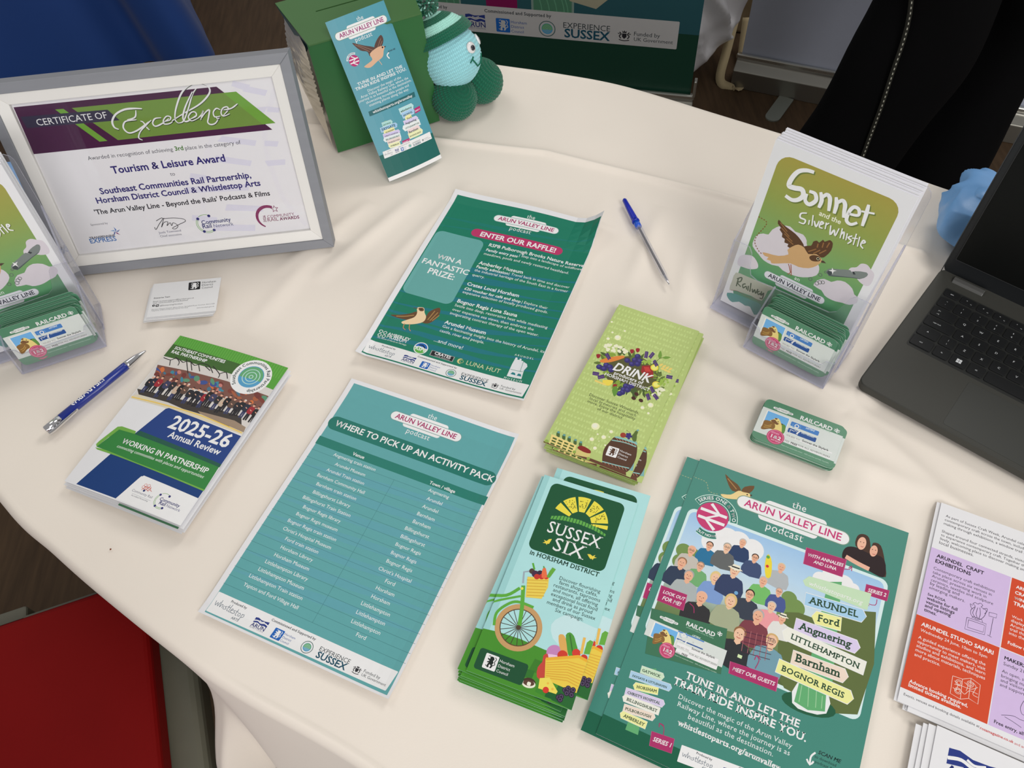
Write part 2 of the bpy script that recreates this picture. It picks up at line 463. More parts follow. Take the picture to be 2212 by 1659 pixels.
def hdc(v, tl, tr, bl, sq, ln, tx, gap=0.08):
    """council badge: square with a heraldic lion and three lines of lettering; tl, tr, bl corners of the square in v"""
    part0 = v.art.cur; v.art.cur = 'council_logo'
    s = v.affine(tl, tr, bl); s.poly(sq, rrpts(0, 0, 1, 1, 0.08))
    lion(s.affine((0.5, 0.5), (0.95, 0.5), (0.5, 0.05)), ln)
    for i, t in enumerate(('Horsham', 'District', 'Council')):
        y = 0.3 + 0.33 * i; s.text(t, 1.0 + gap, y, 1.0 + gap + (1.12, 0.92, 0.88)[i], y, tx, b=0)
    v.art.cur = part0
def arun(v, tl, tr, bl):
    s = v.affine(tl, tr, bl); part0 = v.art.cur; v.art.cur = 'council_logo'
    s.poly((40, 55, 125), '0,0 0.2,-0.05 0.45,0.05 0.75,0.02 1,-0.05 1,0.5 0.8,0.42 0.6,0.5 0.3,0.38 0,0.48')
    s.line(WHITE, 0.07, '0.0,0.3 0.25,0.2 0.5,0.3 0.75,0.2 1,0.28', 4); s.line(WHITE, 0.05, '0.35,0.12 0.5,0.2 0.7,0.1', 4)
    s.text('ARUN', -0.02, 0.86, 1.0, 0.86, (40, 50, 110), b=1); s.text('DISTRICT COUNCIL', -0.02, 1.0, 1.0, 1.0, (90, 95, 130))
    v.art.cur = part0
def roundel(q, ring=True, col=(45, 90, 85)):
    """partnership roundel in a metric frame of radius 1"""
    q.circ((80, 150, 190), 0, 0, 0.66); q.poly((95, 160, 110), [(0.62 * math.cos(R(a)), 0.62 * math.sin(R(a))) for a in range(-10, 200, 12)])
    for r in (0.12, 0.3, 0.47): q.circ((175, 210, 200), 0, 0, r, r2=r - 0.045)
def crn(v, tl, tr, bl, it=0):
    """ring of lines and dots round two words"""
    s = v.affine(tl, tr, bl); part0 = v.art.cur; v.art.cur = 'network_logo'
    q = s.local(0.3, 0.5, 0.3, 0.0)
    arc = lambda a, b, r: [(r * math.cos(R(t)), r * math.sin(R(t))) for t in np.linspace(a, b, 14)]
    q.line((110, 165, 70), 0.05, arc(60, 125, 1.0), 0); q.line((110, 165, 70), 0.05, arc(145, 235, 1.0), 0); q.line((110, 165, 70), 0.05, arc(145, 235, 0.86), 0)
    q.line((110, 165, 70), 0.05, arc(250, 300, 1.0), 0); q.line((110, 165, 70), 0.05, arc(250, 300, 0.86), 0)
    for a in (60, 138, 240, 305): q.circ((45, 45, 110), 0.94 * math.cos(R(a)), 0.94 * math.sin(R(a)), 0.15)
    s.text('Community', 0.17, 0.5, 0.98, 0.5, (50, 50, 110), b=1); s.text('Rail', 0.2, 0.74, 0.45, 0.74, (50, 50, 110), b=1); s.text('Network', 0.5, 0.74, 1.05, 0.74, (90, 90, 130))
    v.art.cur = part0
def crest(q, col):
    q.poly(col, '-0.35,0.35 0.35,0.35 0.35,-0.2 0,-0.55 -0.35,-0.2'); q.poly(col, '-0.3,0.45 -0.35,0.8 -0.12,0.62 0,0.9 0.12,0.62 0.35,0.8 0.3,0.45')
    for s in (-1, 1):
        q.line(col, 0.17, [(s * 0.5, -0.5), (s * 0.75, -0.1), (s * 0.5, 0.2), (s * 0.75, 0.55)]); q.line(col, 0.12, [(s * 0.7, 0.2), (s * 1.0, 0.35)], 0)
    q.line(col, 0.14, '-0.8,-0.7 0,-0.85 0.8,-0.7')
def script(v, words, col, w):
    for st in words: v.line(col, w, st, 4)
def whistlestop(v, tl, tr, bl, col=(110, 120, 130)):
    """hand-drawn lettering 'whistlestop ARTS' in a frame 100 x 30"""
    s = v.affine(tl, tr, bl, 100, 30); part0 = v.art.cur; v.art.cur = 'producer_logo'
    script(s, ['0,4 3,14 7,6 10,14 13,3', '15,-2 16,14 19,7 22,7 23,14', '26,7 27,14 28,14', '35,7 30,8 35,12 29,15', '40,1 39,14 43,14', '36,6 44,6', '46,-2 45,14 49,15', '49,11 54,9 52,6 49,10 51,15 56,14',
               '62,7 57,9 62,13 56,16', '67,2 66,15 70,16', '63,8 71,8', '76,8 72,12 76,16 79,12 76,8', '83,8 83,24', '83,10 88,8 89,13 84,16'], col, 1.5)
    s.text('ARTS', 62, 27, 84, 27, col, b=1)
    v.art.cur = part0
def strip(v, tl, tr, bl, base=True, upto=100):
    """white band of funders' marks, frame 100 x 10"""
    s = v.affine(tl, tr, bl, 100, 10); v.art.cur = 'credit_strip'
    D = (45, 55, 60)
    if base: s.poly(WHITE, rrpts(0, 0, 100, 10, 0.4))
    s.text('Produced by', 8.1, 2.2, 16.8, 2.2, D, serif=1, b=1)
    whistlestop(s, (1.6, 3.2), (19.6, 3.2), (1.6, 9.4))
    arun(s, (23.2, 3.6), (30.6, 3.6), (23.2, 8.8))
    s.text('Commissioned and Supported by', 30.6, 2.3, 55.1, 2.3, D, serif=1, b=1)
    hdc(s, (34.6, 4.1), (39.8, 4.1), (34.6, 9.2), (30, 95, 175), WHITE, (35, 80, 150))
    q = s.local(53.5, 6.5, 56.6, 6.5); v.art.cur = 'partner_logo'; roundel(q)
    q.circ((70, 100, 100), 0, 0, 0.98, r2=0.88)
    s.text('EXPERIENCE', 59.4, 5.6, 76.2, 5.6, (50, 60, 65)); s.text('SUSSEX', 59.8, 9.0, 76.3, 9.0, (25, 75, 95), b=2, hs=0.95)
    crest(s.local(81.3, 6.6, 83.6, 6.6), (40, 40, 45))
    s.text('Funded by', 84.7, 6.3, 93.8, 6.3, D); s.text('UK Government', 84.8, 8.2, 98.5, 8.2, D)
    v.art.cur = 'printed_panel'
def leafy(v, col, x, y, l, w, a):
    d = np.array([math.cos(R(a)), math.sin(R(a))]); n = np.array([-d[1], d[0]]); p = np.array([x, y])
    v.poly(col, [tuple(p), tuple(p + d * l * .4 + n * w), tuple(p + d * l), tuple(p + d * l * .4 - n * w)], 3)
def person(v, x, y, r, skin, hair, top, style=0):
    """printed half-length portrait; x,y centre of the face, r half its height, all in artwork units, slightly turned with the page"""
    q = v.local(x, y, x + r, y + r * 0.33)
    q.poly(top, '-1.9,-1.7 -1.3,-1.2 -0.5,-0.95 0.5,-0.95 1.3,-1.2 1.9,-1.7 2.2,-4.6 -2.2,-4.6', 2)
    q.poly(skin, '-0.35,-0.7 0.35,-0.7 0.45,-1.15 0,-1.5 -0.45,-1.15')
    if style == 1: q.ell(hair, 0, 0.12, 0.98, 1.25)
    elif style == 4: q.ell(hair, 0, -0.3, 1.15, 1.5)
    else: q.ell(hair, 0, 0.35, 0.84, 0.8)
    q.ell(skin, 0, -0.05, 0.72, 0.95)
    for s in (-1, 1): q.ell((60, 45, 40), s * 0.27, 0.12, 0.09, 0.06)
    q.line((175, 85, 80), 0.1, '-0.28,-0.42 0,-0.52 0.28,-0.42', 3); q.line((190, 130, 105), 0.09, '0,0.05 0.06,-0.18', 0)
    if style == 2:
        for s in (-1, 1): q.circ((40, 40, 40), s * 0.3, 0.1, 0.24, 12, r2=0.18)
    if style == 3: q.poly((225, 220, 200), '-1.3,0.4 0,0.15 1.3,0.5 0.75,0.75 0.6,1.25 -0.5,1.2 -0.7,0.7'); q.poly((40, 45, 50), '-0.7,0.55 0.7,0.62 0.68,0.85 -0.68,0.8')
def sign(v, col, x0, y0, x1, y1, word, tcol=(45, 75, 55), serif=2, pad=0.32, d=1, hs=1.0):
    """finger board whose ends follow its lettering"""
    v.piece('finger_board')
    a, b = v.map([(x0, y0), (x1, y1)]); L = np.linalg.norm(b - a); u = (b - a) / L; n = np.array([-u[1], u[0]])
    s = View(v.art, lambda P: a + np.outer(P[:, 0], u) * L + np.outer(P[:, 1], n) * L)
    h = v.sign_h / L
    lo, hi = -0.42 * h, 1.15 * h
    xl, xr = (-0.07, 1.07)
    P = [(xl, lo), (xr, lo), (xr + (0.5 * h if d > 0 else 0), (lo + hi) / 2), (xr, hi), (xl, hi), (xl - (0.5 * h if d < 0 else 0), (lo + hi) / 2)]
    s.poly((225, 232, 225), [(p[0] * 1.012 - 0.006, p[1] + (0.08 * h if p[1] > 0.3 * h else -0.08 * h)) for p in P]); s.poly(col, P)
    key = v.art.cur
    def letter():
        v.art.cur = key; s.text(word, 0, 0, 1, 0, tcol, serif=serif, b=2, tilt=1)
    return letter
def signs(v, rows):
    for f in [sign(v, col, x0, y0, x1, y1, t, d=d) for col, x0, y0, x1, y1, t, d in rows]: f()

# ---------------------------------------------------------------- railcard face
PINK = (175, 60, 105); PINK2 = (190, 70, 110)
def face_railcard(v):
    """drawn in the coordinates of its own tracing"""
    LP = (206, 212, 208)
    v.art.cur = 'printed_panel'
    v.box(LP, (520, 292), (1612, 1152))
    v.art.cur = 'portrait_picture'
    v.box((225, 225, 220), (583, 345), (838, 735)); v.box((110, 172, 222), (598, 362), (828, 718))
    v.poly((95, 140, 70), '780,560 850,580 866,620 835,715 770,690 770,600', 2)
    v.poly((232, 205, 130), '620,520 665,495 720,475 765,490 790,545 805,600 800,690 790,708 690,680 640,640', 3)
    v.poly((120, 85, 55), '640,505 700,500 735,545 760,560 735,580 690,560 650,530', 3)
    v.circ((50, 35, 30), 748, 532, 9); v.poly((75, 60, 50), '795,555 835,572 800,580')
    v.poly((135, 100, 55), '540,505 640,525 690,560 700,610 670,645 600,640 520,650 475,630 505,570', 3)
    v.line((195, 160, 85), 9, '520,610 580,615 640,600'); v.line((195, 160, 85), 9, '530,580 590,590 650,575')
    v.poly((120, 85, 55), '700,470 745,480 730,500 705,495')
    v.art.cur = 'wordmark'
    avl_logo(v, (683, 305), (985, 425), (235, 238, 230), (95, 120, 105), words=0)
    v.art.cur = 'heading_text'
    v.text('RAILCARD', 1085, 500, 1583, 668, (238, 240, 238), b=2)
    rail_arrows(v.local(1662, 672, 1712, 690), (238, 240, 238), 0.26)
    v.text('adventure starts along the valley', 1082, 528, 1560, 695, (150, 190, 165))
    v.art.cur = 'scan_panel'
    v.box((72, 125, 190), (962, 523), (1366, 752), 0.18); v.box((45, 82, 145), (915, 620), (1322, 852), 0.18)
    v.circ((235, 240, 245), 1040, 600, 36, r2=22); v.text('LISTEN!', 1175, 640, 1310, 684, (215, 228, 240), b=2, it=1)
    v.line((110, 160, 210), 8, '985,560 975,600 995,635', 3); v.line((110, 160, 210), 8, '1085,570 1100,605 1085,645', 3)
    v.line((225, 232, 240), 9, '940,650 925,700 1040,740 1065,695 1010,670 995,680 940,650', 0); v.line((235, 240, 245), 20, '1030,720 1085,680', 0)
    v.text('DOWNLOAD!', 1105, 715, 1303, 780, (215, 228, 240), b=2, it=1)
    v.art.cur = 'detail_text'
    v.box((232, 232, 226), (868, 735), (1578, 1028), 0.12); v.box((232, 232, 226), (836, 815), (1545, 1112), 0.12)
    v.text('ISSUED TO:', 872, 752, 1085, 828, (120, 115, 110)); v.text('Sonnet the Skylark', 1112, 840, 1525, 985, (60, 60, 60), b=1)
    v.text('FEE:', 843, 835, 918, 862, (120, 115, 110)); v.text('FREE', 935, 870, 1035, 908, (50, 50, 50), b=2); v.text('FOR ALL ADVENTURERS', 1050, 912, 1542, 1090, (95, 92, 90))
    v.text('Made from sustainable cotton   100% tree-free and fully recyclable', 785, 905, 1530, 1170, (185, 210, 195))
    v.art.cur = 'round_badge'
    v.circ(PINK2, 702, 768, 138); v.circ((220, 150, 175), 702, 768, 122, r2=115)
    v.text('SERIES', 632, 705, 762, 735, (225, 160, 185), b=1); v.text('1&2', 612, 783, 782, 812, (240, 235, 238), b=2, serif=1, hs=0.9); v.text('OUT NOW!', 622, 818, 768, 850, (232, 215, 222), b=2)
RC = [(582, 162), (1805, 622), (1578, 1247), (314, 754)]

# ---------------------------------------------------------------- story book cover
def face_book(v):
    v.art.cur = 'cover_picture'
    OL, GR, TE = (158, 148, 72), (118, 158, 98), (66, 128, 104)
    # panel from (510,212) to its foot
    m = v.art.m
    m.box(OL, (0.0095, 0.0115), (0.1385, 0.1985), 0.11, grad=[(140, 152, 78), GR, (88, 145, 104), TE])
    k = View(v.art, lambda P: v.fn(np.c_[P[:, 0] * 0.6036 + 57.2, P[:, 1] * 0.6036 + 686.6]))
    v.art.cur = 'cover_illustration'
    CL = (205, 198, 205)
    k.poly(CL, '510,130 545,75 610,60 660,70 700,20 790,-20 880,-10 930,40 1010,70 1045,130 1050,190 1150,350 1170,420 1140,480 1050,500 960,495 880,470 800,430 760,390 690,375 610,330 560,270 500,190', 2)
    k.poly(CL, '345,370 370,290 430,275 500,290 540,340 555,385 540,415 470,420 400,400', 3)
    k.poly(CL, '1110,580 1150,530 1220,515 1290,545 1350,530 1430,545 1500,610 1520,670 1556,700 1545,755 1470,775 1400,755 1330,740 1270,715 1220,680 1190,630', 2)
    k.poly(CL, '1465,430 1490,400 1545,395 1590,360 1650,370 1690,420 1722,470 1690,560 1640,585 1570,540 1520,470', 3)
    k.poly((72, 140, 135), '240,660 330,672 400,700 500,740 580,780 560,860 510,880 470,800 420,790 360,750 290,755 245,710', 2)
    k.poly((178, 178, 165), '330,455 430,490 600,560 735,610 650,640 590,740 480,690 330,640 262,630 290,540', 2)
    k.line((125, 65, 55), 4, '275,632 350,645 430,690 500,712 570,745'); 
    k.dash((125, 75, 45), 9, '560,-110 640,-60 625,-10 545,80 522,150 560,235 600,270', 17)
    BR, BR2, TA = (88, 62, 44), (140, 100, 62), (196, 158, 112)
    k.poly(BR, '765,-80 800,-40 850,0 930,60 990,130 1020,200 960,230 900,215 850,190 860,165 820,150 825,115 795,95 800,60 772,20 785,0 755,-40', 2)
    for a, b in (('780,-50 850,40', 6), ('790,0 870,90', 6), ('820,60 900,140', 6), ('840,110 910,170', 6)): k.line(BR2, b + 4, a, 0)
    k.poly(BR, '1010,190 1090,180 1110,140 1150,130 1170,150 1210,120 1225,140 1270,125 1290,130 1308,160 1290,230 1230,290 1190,300 1100,275 1050,270', 2)
    for a in ('1060,240 1140,215', '1110,260 1180,225', '1150,200 1160,160', '1200,200 1215,150', '1245,200 1275,150', '1170,260 1240,225'): k.line(BR2, 12, a, 0)
    k.poly(TA, '600,250 660,262 760,285 860,270 850,225 900,190 960,170 1020,200 1060,265 1140,265 1190,310 1195,340 1140,385 1060,408 960,395 880,360 760,362 690,360 680,335 640,320 660,300 620,285', 2)
    k.poly(BR, '1070,295 1110,275 1170,290 1180,330 1140,340 1090,330', 3); k.circ((238, 225, 190), 1158, 312, 15); k.circ((40, 30, 28), 1158, 312, 11)
    k.poly((80, 65, 55), '1190,330 1215,332 1240,358 1190,352'); k.line((150, 85, 60), 8, '860,365 880,450 850,468', 2); k.line((150, 85, 60), 8, '885,370 888,450 885,485', 2)
    SI, SI2 = (120, 128, 125), (82, 90, 92)
    k.poly(SI, '1240,440 1270,412 1380,418 1480,425 1510,465 1525,435 1645,448 1650,485 1580,515 1480,500 1300,488 1262,480', 2); k.poly(SI2, '1262,470 1300,478 1480,495 1575,508 1580,515 1480,502 1300,490 1262,482'); k.poly((55, 60, 62), '1500,440 1510,468 1535,470 1520,440')
    k.circ((70, 76, 78), 1275, 452, 26); k.poly((236, 240, 232), '1300,400 1312,425 1345,432 1314,440 1302,470 1296,440 1262,430 1296,423')
    for x, y, r in ((1180, 475, 20), (1232, 447, 14), (1080, 518, 20), (1145, 560, 22), (1175, 550, 22), (1205, 550, 20)): k.circ((95, 100, 98), x, y, r, 16, r2=r - 6)
    v.art.cur = 'wordmark'
    avl_logo(v, (432, 962), (790, 1140), (208, 208, 216), (45, 48, 62), words=0)
    k.text('an', 915, 520, 968, 545, (222, 230, 222), serif=1)
    v.art.cur = 'title_lettering'
    SH, WH = (105, 118, 62), (236, 234, 228)
    S_ = ['735,350 690,338 640,345 600,385 582,430 615,445 660,455 668,490 640,515 600,518 560,492', '690,480 680,520 705,545 745,520 740,480 705,465',
          '775,470 780,520 762,565', '775,510 810,485 830,505 828,545 822,585', '868,500 870,545 855,600', '868,540 905,520 922,545 916,590 912,625',
          '940,600 1000,610 1005,575 975,560 945,590 930,640 955,665 995,655', '1065,545 1050,600 1025,675', '1020,585 1100,600']
    W_ = [30, 24, 24, 24, 24, 24, 22, 24, 17]
    for st, w in zip(S_, W_):
        v.line(SH, w * 0.95, [(a + 7, b + 9) for a, b in pts(st)], 5, taper=[.7, 1, 1.1, 1, .8])
    for st, w in zip(S_, W_): v.line(WH, w, st, 5, taper=[.7, 1, 1.1, 1, .75])
    v.text('and the', 762, 606, 890, 668, (226, 228, 205), b=1)
    X = ['690,598 655,600 650,625 680,640 670,662 640,652', '705,640 700,668', '728,610 720,675', '735,645 745,680 765,645', '772,668 790,660 778,650 765,680 785,690', '808,655 800,695', '803,670 825,658',
         '835,672 830,728 855,700 860,735 885,690', '905,690 890,750', '895,728 915,712 910,755', '935,720 925,762', '965,735 940,745 958,765 935,782', '990,722 970,790', '962,748 998,752', '1010,740 995,800', '1020,780 1042,775 1032,762 1015,790 1030,812']
    for st in X: v.line(SH, 9, [(a + 4, b + 5) for a, b in pts(st)], 4)
    for st in X: v.line(WH, 10, st, 4, taper=[.8, 1.1, 1, .7])
    for st in ['272,995 258,1045', '262,1000 292,992 285,1015 265,1022 285,1048', '315,1030 298,1035 300,1055 318,1045 320,1065', '332,1042 328,1072', '348,1025 340,1078', '355,1060 358,1082 370,1065 375,1088 390,1062', '400,1075 388,1080 392,1095 405,1088 406,1100', '412,1075 410,1100 425,1085 415,1120 400,1115']:
        v.line((45, 60, 45), 7, st, 4)
BKC = [(505, 148), (1365, 500), (864, 1485), (160, 1130)]

# ---------------------------------------------------------------- raffle sheet
def face_raffle(v):
    G = (26, 116, 92)
    v.box(G, (793, 130), (1243, 1553))
    rnd = random.Random(3)
    a, b = v.map([(793, 130), (1243, 1553)]); W, H = b[0] - a[0], a[1] - b[1]
    q = View(v.art, lambda P: np.array([a[0], b[1]]) + P * np.array([W, H]))
    v.art.cur = 'printed_panel'
    for i in range(15):
        y = 0.10 + i * 0.052 + rnd.uniform(-.012, .012); w = rnd.uniform(0.006, 0.016) * (0.6 if y > .6 else 1.0); col = (30, 112, 122) if y < .62 else (27, 116, 104)
        P = [(x, y + 0.012 * math.sin(5 * x + i) + 0.06 * x) for x in np.linspace(0.0, 1, 9)]
        q.poly(col, [(x, yy - w * (0.3 + math.sin(3.1 * x) ** 2)) for x, yy in P] + [(x, yy + w * (0.3 + math.sin(3.1 * x + .4) ** 2)) for x, yy in P[::-1]])
    avl_logo(v, (1035, 272), (1452, 372))
    v.art.cur = 'heading_text'
    v.box((178, 50, 98), (898, 343), (1472, 534), 0.5)
    v.text('ENTER OUR RAFFLE!', 937, 397, 1434, 512, WHITE, b=2)
    v.art.cur = 'prize_panel'
    v.box((98, 160, 156), (664, 362), (744, 878), 0.14)
    v.text('WIN A', 652, 552, 812, 596, WHITE, b=1); v.text('FANTASTIC', 553, 590, 858, 666, WHITE, b=1); v.text('PRIZE:', 590, 656, 760, 704, WHITE, b=1)
    v.art.cur = 'body_text'
    for b_, t, x0, y0, x1, y1 in ((1, 'RSPB Pulborough Brooks Nature Reserve', 992, 475, 1627, 607), (1, 'Family entry pass', 978, 500, 1188, 546), (0, '| Step into a landscape of wildflower', 1195, 548, 1628, 633), (0, 'meadows, pools and newly restored heathland.', 963, 525, 1527, 657),
            (1, 'Amberley Museum', 930, 587, 1222, 660), (1, 'Family admission', 915, 612, 1125, 665), (0, '| Travel back in time and discover', 1130, 667, 1535, 757), (0, 'the industrial heritage of the South East in a former', 900, 640, 1525, 785), (0, 'quarry.', 887, 668, 968, 687),
            (1, 'Crates Local Horsham', 852, 732, 1198, 820), (1, '£20 voucher for café and shop', 836, 762, 1210, 860), (0, '| Explore their', 1218, 862, 1392, 900), (0, 'expansive selection of locally produced goods.', 822, 788, 1393, 932),
            (1, 'Bognor Regis Luna Sauna', 787, 852, 1188, 958), (0, 'Settle into deep, restorative heat while meditating', 770, 880, 1393, 1042), (0, 'over expansive sea views, then embrace the', 755, 910, 1300, 1053), (0, 'invigorating contrast therapy of the open water.', 738, 938, 1335, 1093),
            (1, 'Arundel Museum', 700, 1005, 978, 1076), (0, 'Get a fascinating insight into the history of Arundel, its', 685, 1035, 1377, 1212), (0, 'castle, river and people.', 668, 1063, 968, 1142), (0, '...and more!', 628, 1135, 822, 1182)):
        v.text(t, x0, y0, x1, y1, WHITE, b=b_)
    v.art.cur = 'bird_illustration'
    BR, BR2, TA = (98, 70, 45), (160, 125, 75), (226, 200, 160)
    v.poly(BR, '342,957 400,955 470,945 520,930 515,975 470,990 400,980', 3); v.line(BR2, 8, '380,965 440,965 500,955', 3)
    v.poly(BR, '548,1000 580,960 600,930 640,905 672,898 675,925 660,960 630,990 590,1010', 3)
    for s_ in ('590,985 640,920', '605,990 660,930', '620,990 668,950'): v.line(BR2, 7, s_, 0)
    v.poly(TA, '520,905 545,898 568,905 570,935 580,965 560,1000 500,1018 430,1020 415,1005 450,990 500,970 520,940', 3)
    v.poly(BR, '530,905 560,903 565,922 540,925', 3); v.circ((40, 30, 28), 548, 912, 4); v.line(BR, 5, '495,905 525,908', 0)
    v.line((190, 130, 90), 5, '435,1015 425,1045 440,1060', 2); v.line((190, 130, 90), 5, '470,1018 465,1050 475,1068', 2)
    v.art.cur = 'sponsor_logo'
    for x, y in ((276, 1073), (303, 1083), (265, 1098), (293, 1107)): v.circ(WHITE, x, y, 13, 18, r2=9)
    v.text('AMBERLEY', 316, 1098, 466, 1140, WHITE, b=1); v.text('MUSEUM', 310, 1117, 440, 1154, WHITE, b=1); v.text('The Home of Hands-on Heritage', 246, 1113, 440, 1176, WHITE, it=1)
    v.circ(WHITE, 543, 1186, 49); q = v.local(543, 1186, 586); q.poly((30, 95, 170), [(math.cos(R(t)), math.sin(R(t))) for t in range(5, 176, 10)] + [(-0.4, 0.3), (0.3, 0.25)])
    q.poly((90, 165, 70), [(math.cos(R(t)), math.sin(R(t))) for t in range(185, 356, 10)] + [(0.3, 0.12), (-0.4, 0.15)]); q.line((20, 25, 30), 0.16, '-0.5,0.45 0,0.62 0.45,0.35 0.7,0.0', 3); v.text('RSPB', 503, 1192, 572, 1215, WHITE, b=2)
    v.box((150, 150, 150), (618, 1196), (756, 1276)); v.box((35, 35, 38), (622, 1200), (752, 1271)); v.text('CRATES', 632, 1226, 742, 1252, WHITE, b=2)
    v.text('LOCAL PRODUCE', 634, 1240, 735, 1262, (190, 190, 190))
    q = v.local(810, 1268, 832); q.poly((205, 195, 130), [(math.cos(R(t)), math.sin(R(t))) for t in range(60, 301, 15)] + [(0.55 * math.cos(R(t)) + .15, 0.75 * math.sin(R(t))) for t in range(270, 89, -15)]); q.circ((205, 195, 130), 0.45, 0, 0.55, 18, r2=0.45)
    v.text('LUNA HUT', 845, 1292, 1076, 1352, (200, 200, 160))
    v.text('A R U N D E L', 1175, 1228, 1305, 1258, WHITE); v.text('M U S E U M', 1105, 1390, 1225, 1422, WHITE)
    CG = (212, 216, 218)
    v.poly(CG, '1186,1240 1198,1243 1196,1255 1210,1259 1213,1248 1226,1252 1223,1264 1236,1267 1238,1272 1262,1290 1265,1310 1242,1335 1225,1398 1125,1372 1160,1290')
    v.line((60, 130, 110), 3, '1240,1265 1215,1345', 0); v.line((60, 130, 110), 3, '1150,1325 1235,1345', 0); v.poly((30, 120, 125), '1150,1358 1165,1345 1182,1352 1185,1368'); v.poly((30, 120, 125), '1192,1370 1205,1356 1222,1362 1224,1380')
    strip(v, (200, 1135), (1281, 1443), (152, 1230))
RAF = [(780, 97), (1748, 310), (1245, 1568), (103, 1240)]

# ---------------------------------------------------------------- pick-up list
def face_where(v):
    v.box((92, 158, 160), (820, 70), (982, 1578))
    a, b = v.map([(820, 70), (982, 1578)]); W, H = b[0] - a[0], a[1] - b[1]; q = View(v.art, lambda P: np.array([a[0], b[1]]) + P * np.array([W, H]))
    for i in range(7):
        y0 = 0.16 + i * 0.075; X = np.linspace(0.001, 0.999, 12)
        q.poly((92, 156, 166), [(x, y0 + 0.05 * x - 0.012 * math.sin(3.1 * x)) for x in X] + [(x, y0 + 0.05 * x + 0.016 * math.sin(3.1 * x) + 0.004) for x in X[::-1]])
    avl_logo(v, (998, 216), (1333, 331))
    v.art.cur = 'heading_text'
    v.box((33, 112, 100), (717, 215), (1486, 568), 0.5)
    v.text('WHERE TO PICK UP AN ACTIVITY PACK', 722, 267, 1490, 542, WHITE, b=1)
    v.art.cur = 'table_grid'
    v.box((38, 118, 105), (655, 315), (1448, 655))
    y1 = v.map([(622, 382)])[0][1]; y2 = v.map([(190, 1026)])[0][1]; xl = v.map([(655, 315)])[0][0]; xr = v.map([(1448, 655)])[0][0]; xm = v.map([(1028, 500)])[0][0]
    q = View(v.art, lambda P: P); th = 0.00025
    for i in range(18):
        y = y1 + (y2 - y1) * i / 17; q.poly((55, 110, 112), [(xl, y), (xr, y), (xr, y + th), (xl, y + th)])
    q.poly((55, 110, 112), [(xm, y2), (xm + th, y2), (xm + th, y1), (xm, y1)])
    v.art.cur = 'table_text'
    v.text('Venue', 808, 408, 865, 427, WHITE, b=1); v.text('Town / village', 1180, 549, 1305, 592, WHITE, b=1)
    for t, a, b_, d, e in (('Angmering train station', 715, 413, 920, 483), ('Arundel Museum', 722, 458, 870, 508), ('Arundel Train station', 682, 485, 865, 549), ('Barnham Community Hall', 638, 510, 866, 594), ('Barnham train station', 633, 553, 826, 623),
            ('Billingshurst Library', 616, 592, 797, 658), ('Billingshurst Train Station', 568, 617, 798, 704), ('Bognor Regis library', 569, 663, 750, 732), ('Bognor Regis museum', 536, 697, 735, 773), ('Bognor Regis train station', 495, 730, 729, 820), ("Christ's Hospital Museum", 472, 768, 704, 859),
            ('Ford train station', 483, 818, 642, 881), ('Horsham Library', 461, 858, 615, 921), ('Horsham Museum', 430, 895, 597, 964), ('Littlehampton Library', 386, 928, 591, 1013), ('Littlehampton Museum', 353, 965, 572, 1057), ('Littlehampton Train station', 308, 997, 565, 1106), ('Yapton and Ford Village Hall', 280, 1038, 544, 1151),
            ('Angmering', 1175, 585, 1275, 619), ('Arundel', 1167, 625, 1242, 651), ('Arundel', 1146, 662, 1222, 689), ('Barnham', 1121, 698, 1206, 728), ('Barnham', 1100, 735, 1186, 766), ('Billingshurst', 1062, 768, 1180, 810), ('Billingshurst', 1041, 807, 1160, 850), ('Bognor Regis', 1016, 845, 1140, 890), ('Bognor Regis', 994, 885, 1119, 931),
            ('Bognor Regis', 972, 925, 1098, 973), ("Christ's Hospital", 934, 960, 1093, 1024), ('Ford', 966, 1022, 1013, 1040), ('Horsham', 921, 1055, 1011, 1091), ('Horsham', 899, 1096, 989, 1133), ('Littlehampton', 849, 1130, 990, 1187), ('Littlehampton', 825, 1174, 966, 1230), ('Littlehampton', 801, 1218, 943, 1276), ('Ford', 825, 1283, 872, 1301)):
        v.text(t, a, b_, d, e, WHITE)
    strip(v, (165, 1065), (1036, 1460), (103, 1160))
WHR = [(808, 47), (1615, 322), (990, 1597), (65, 1165)]
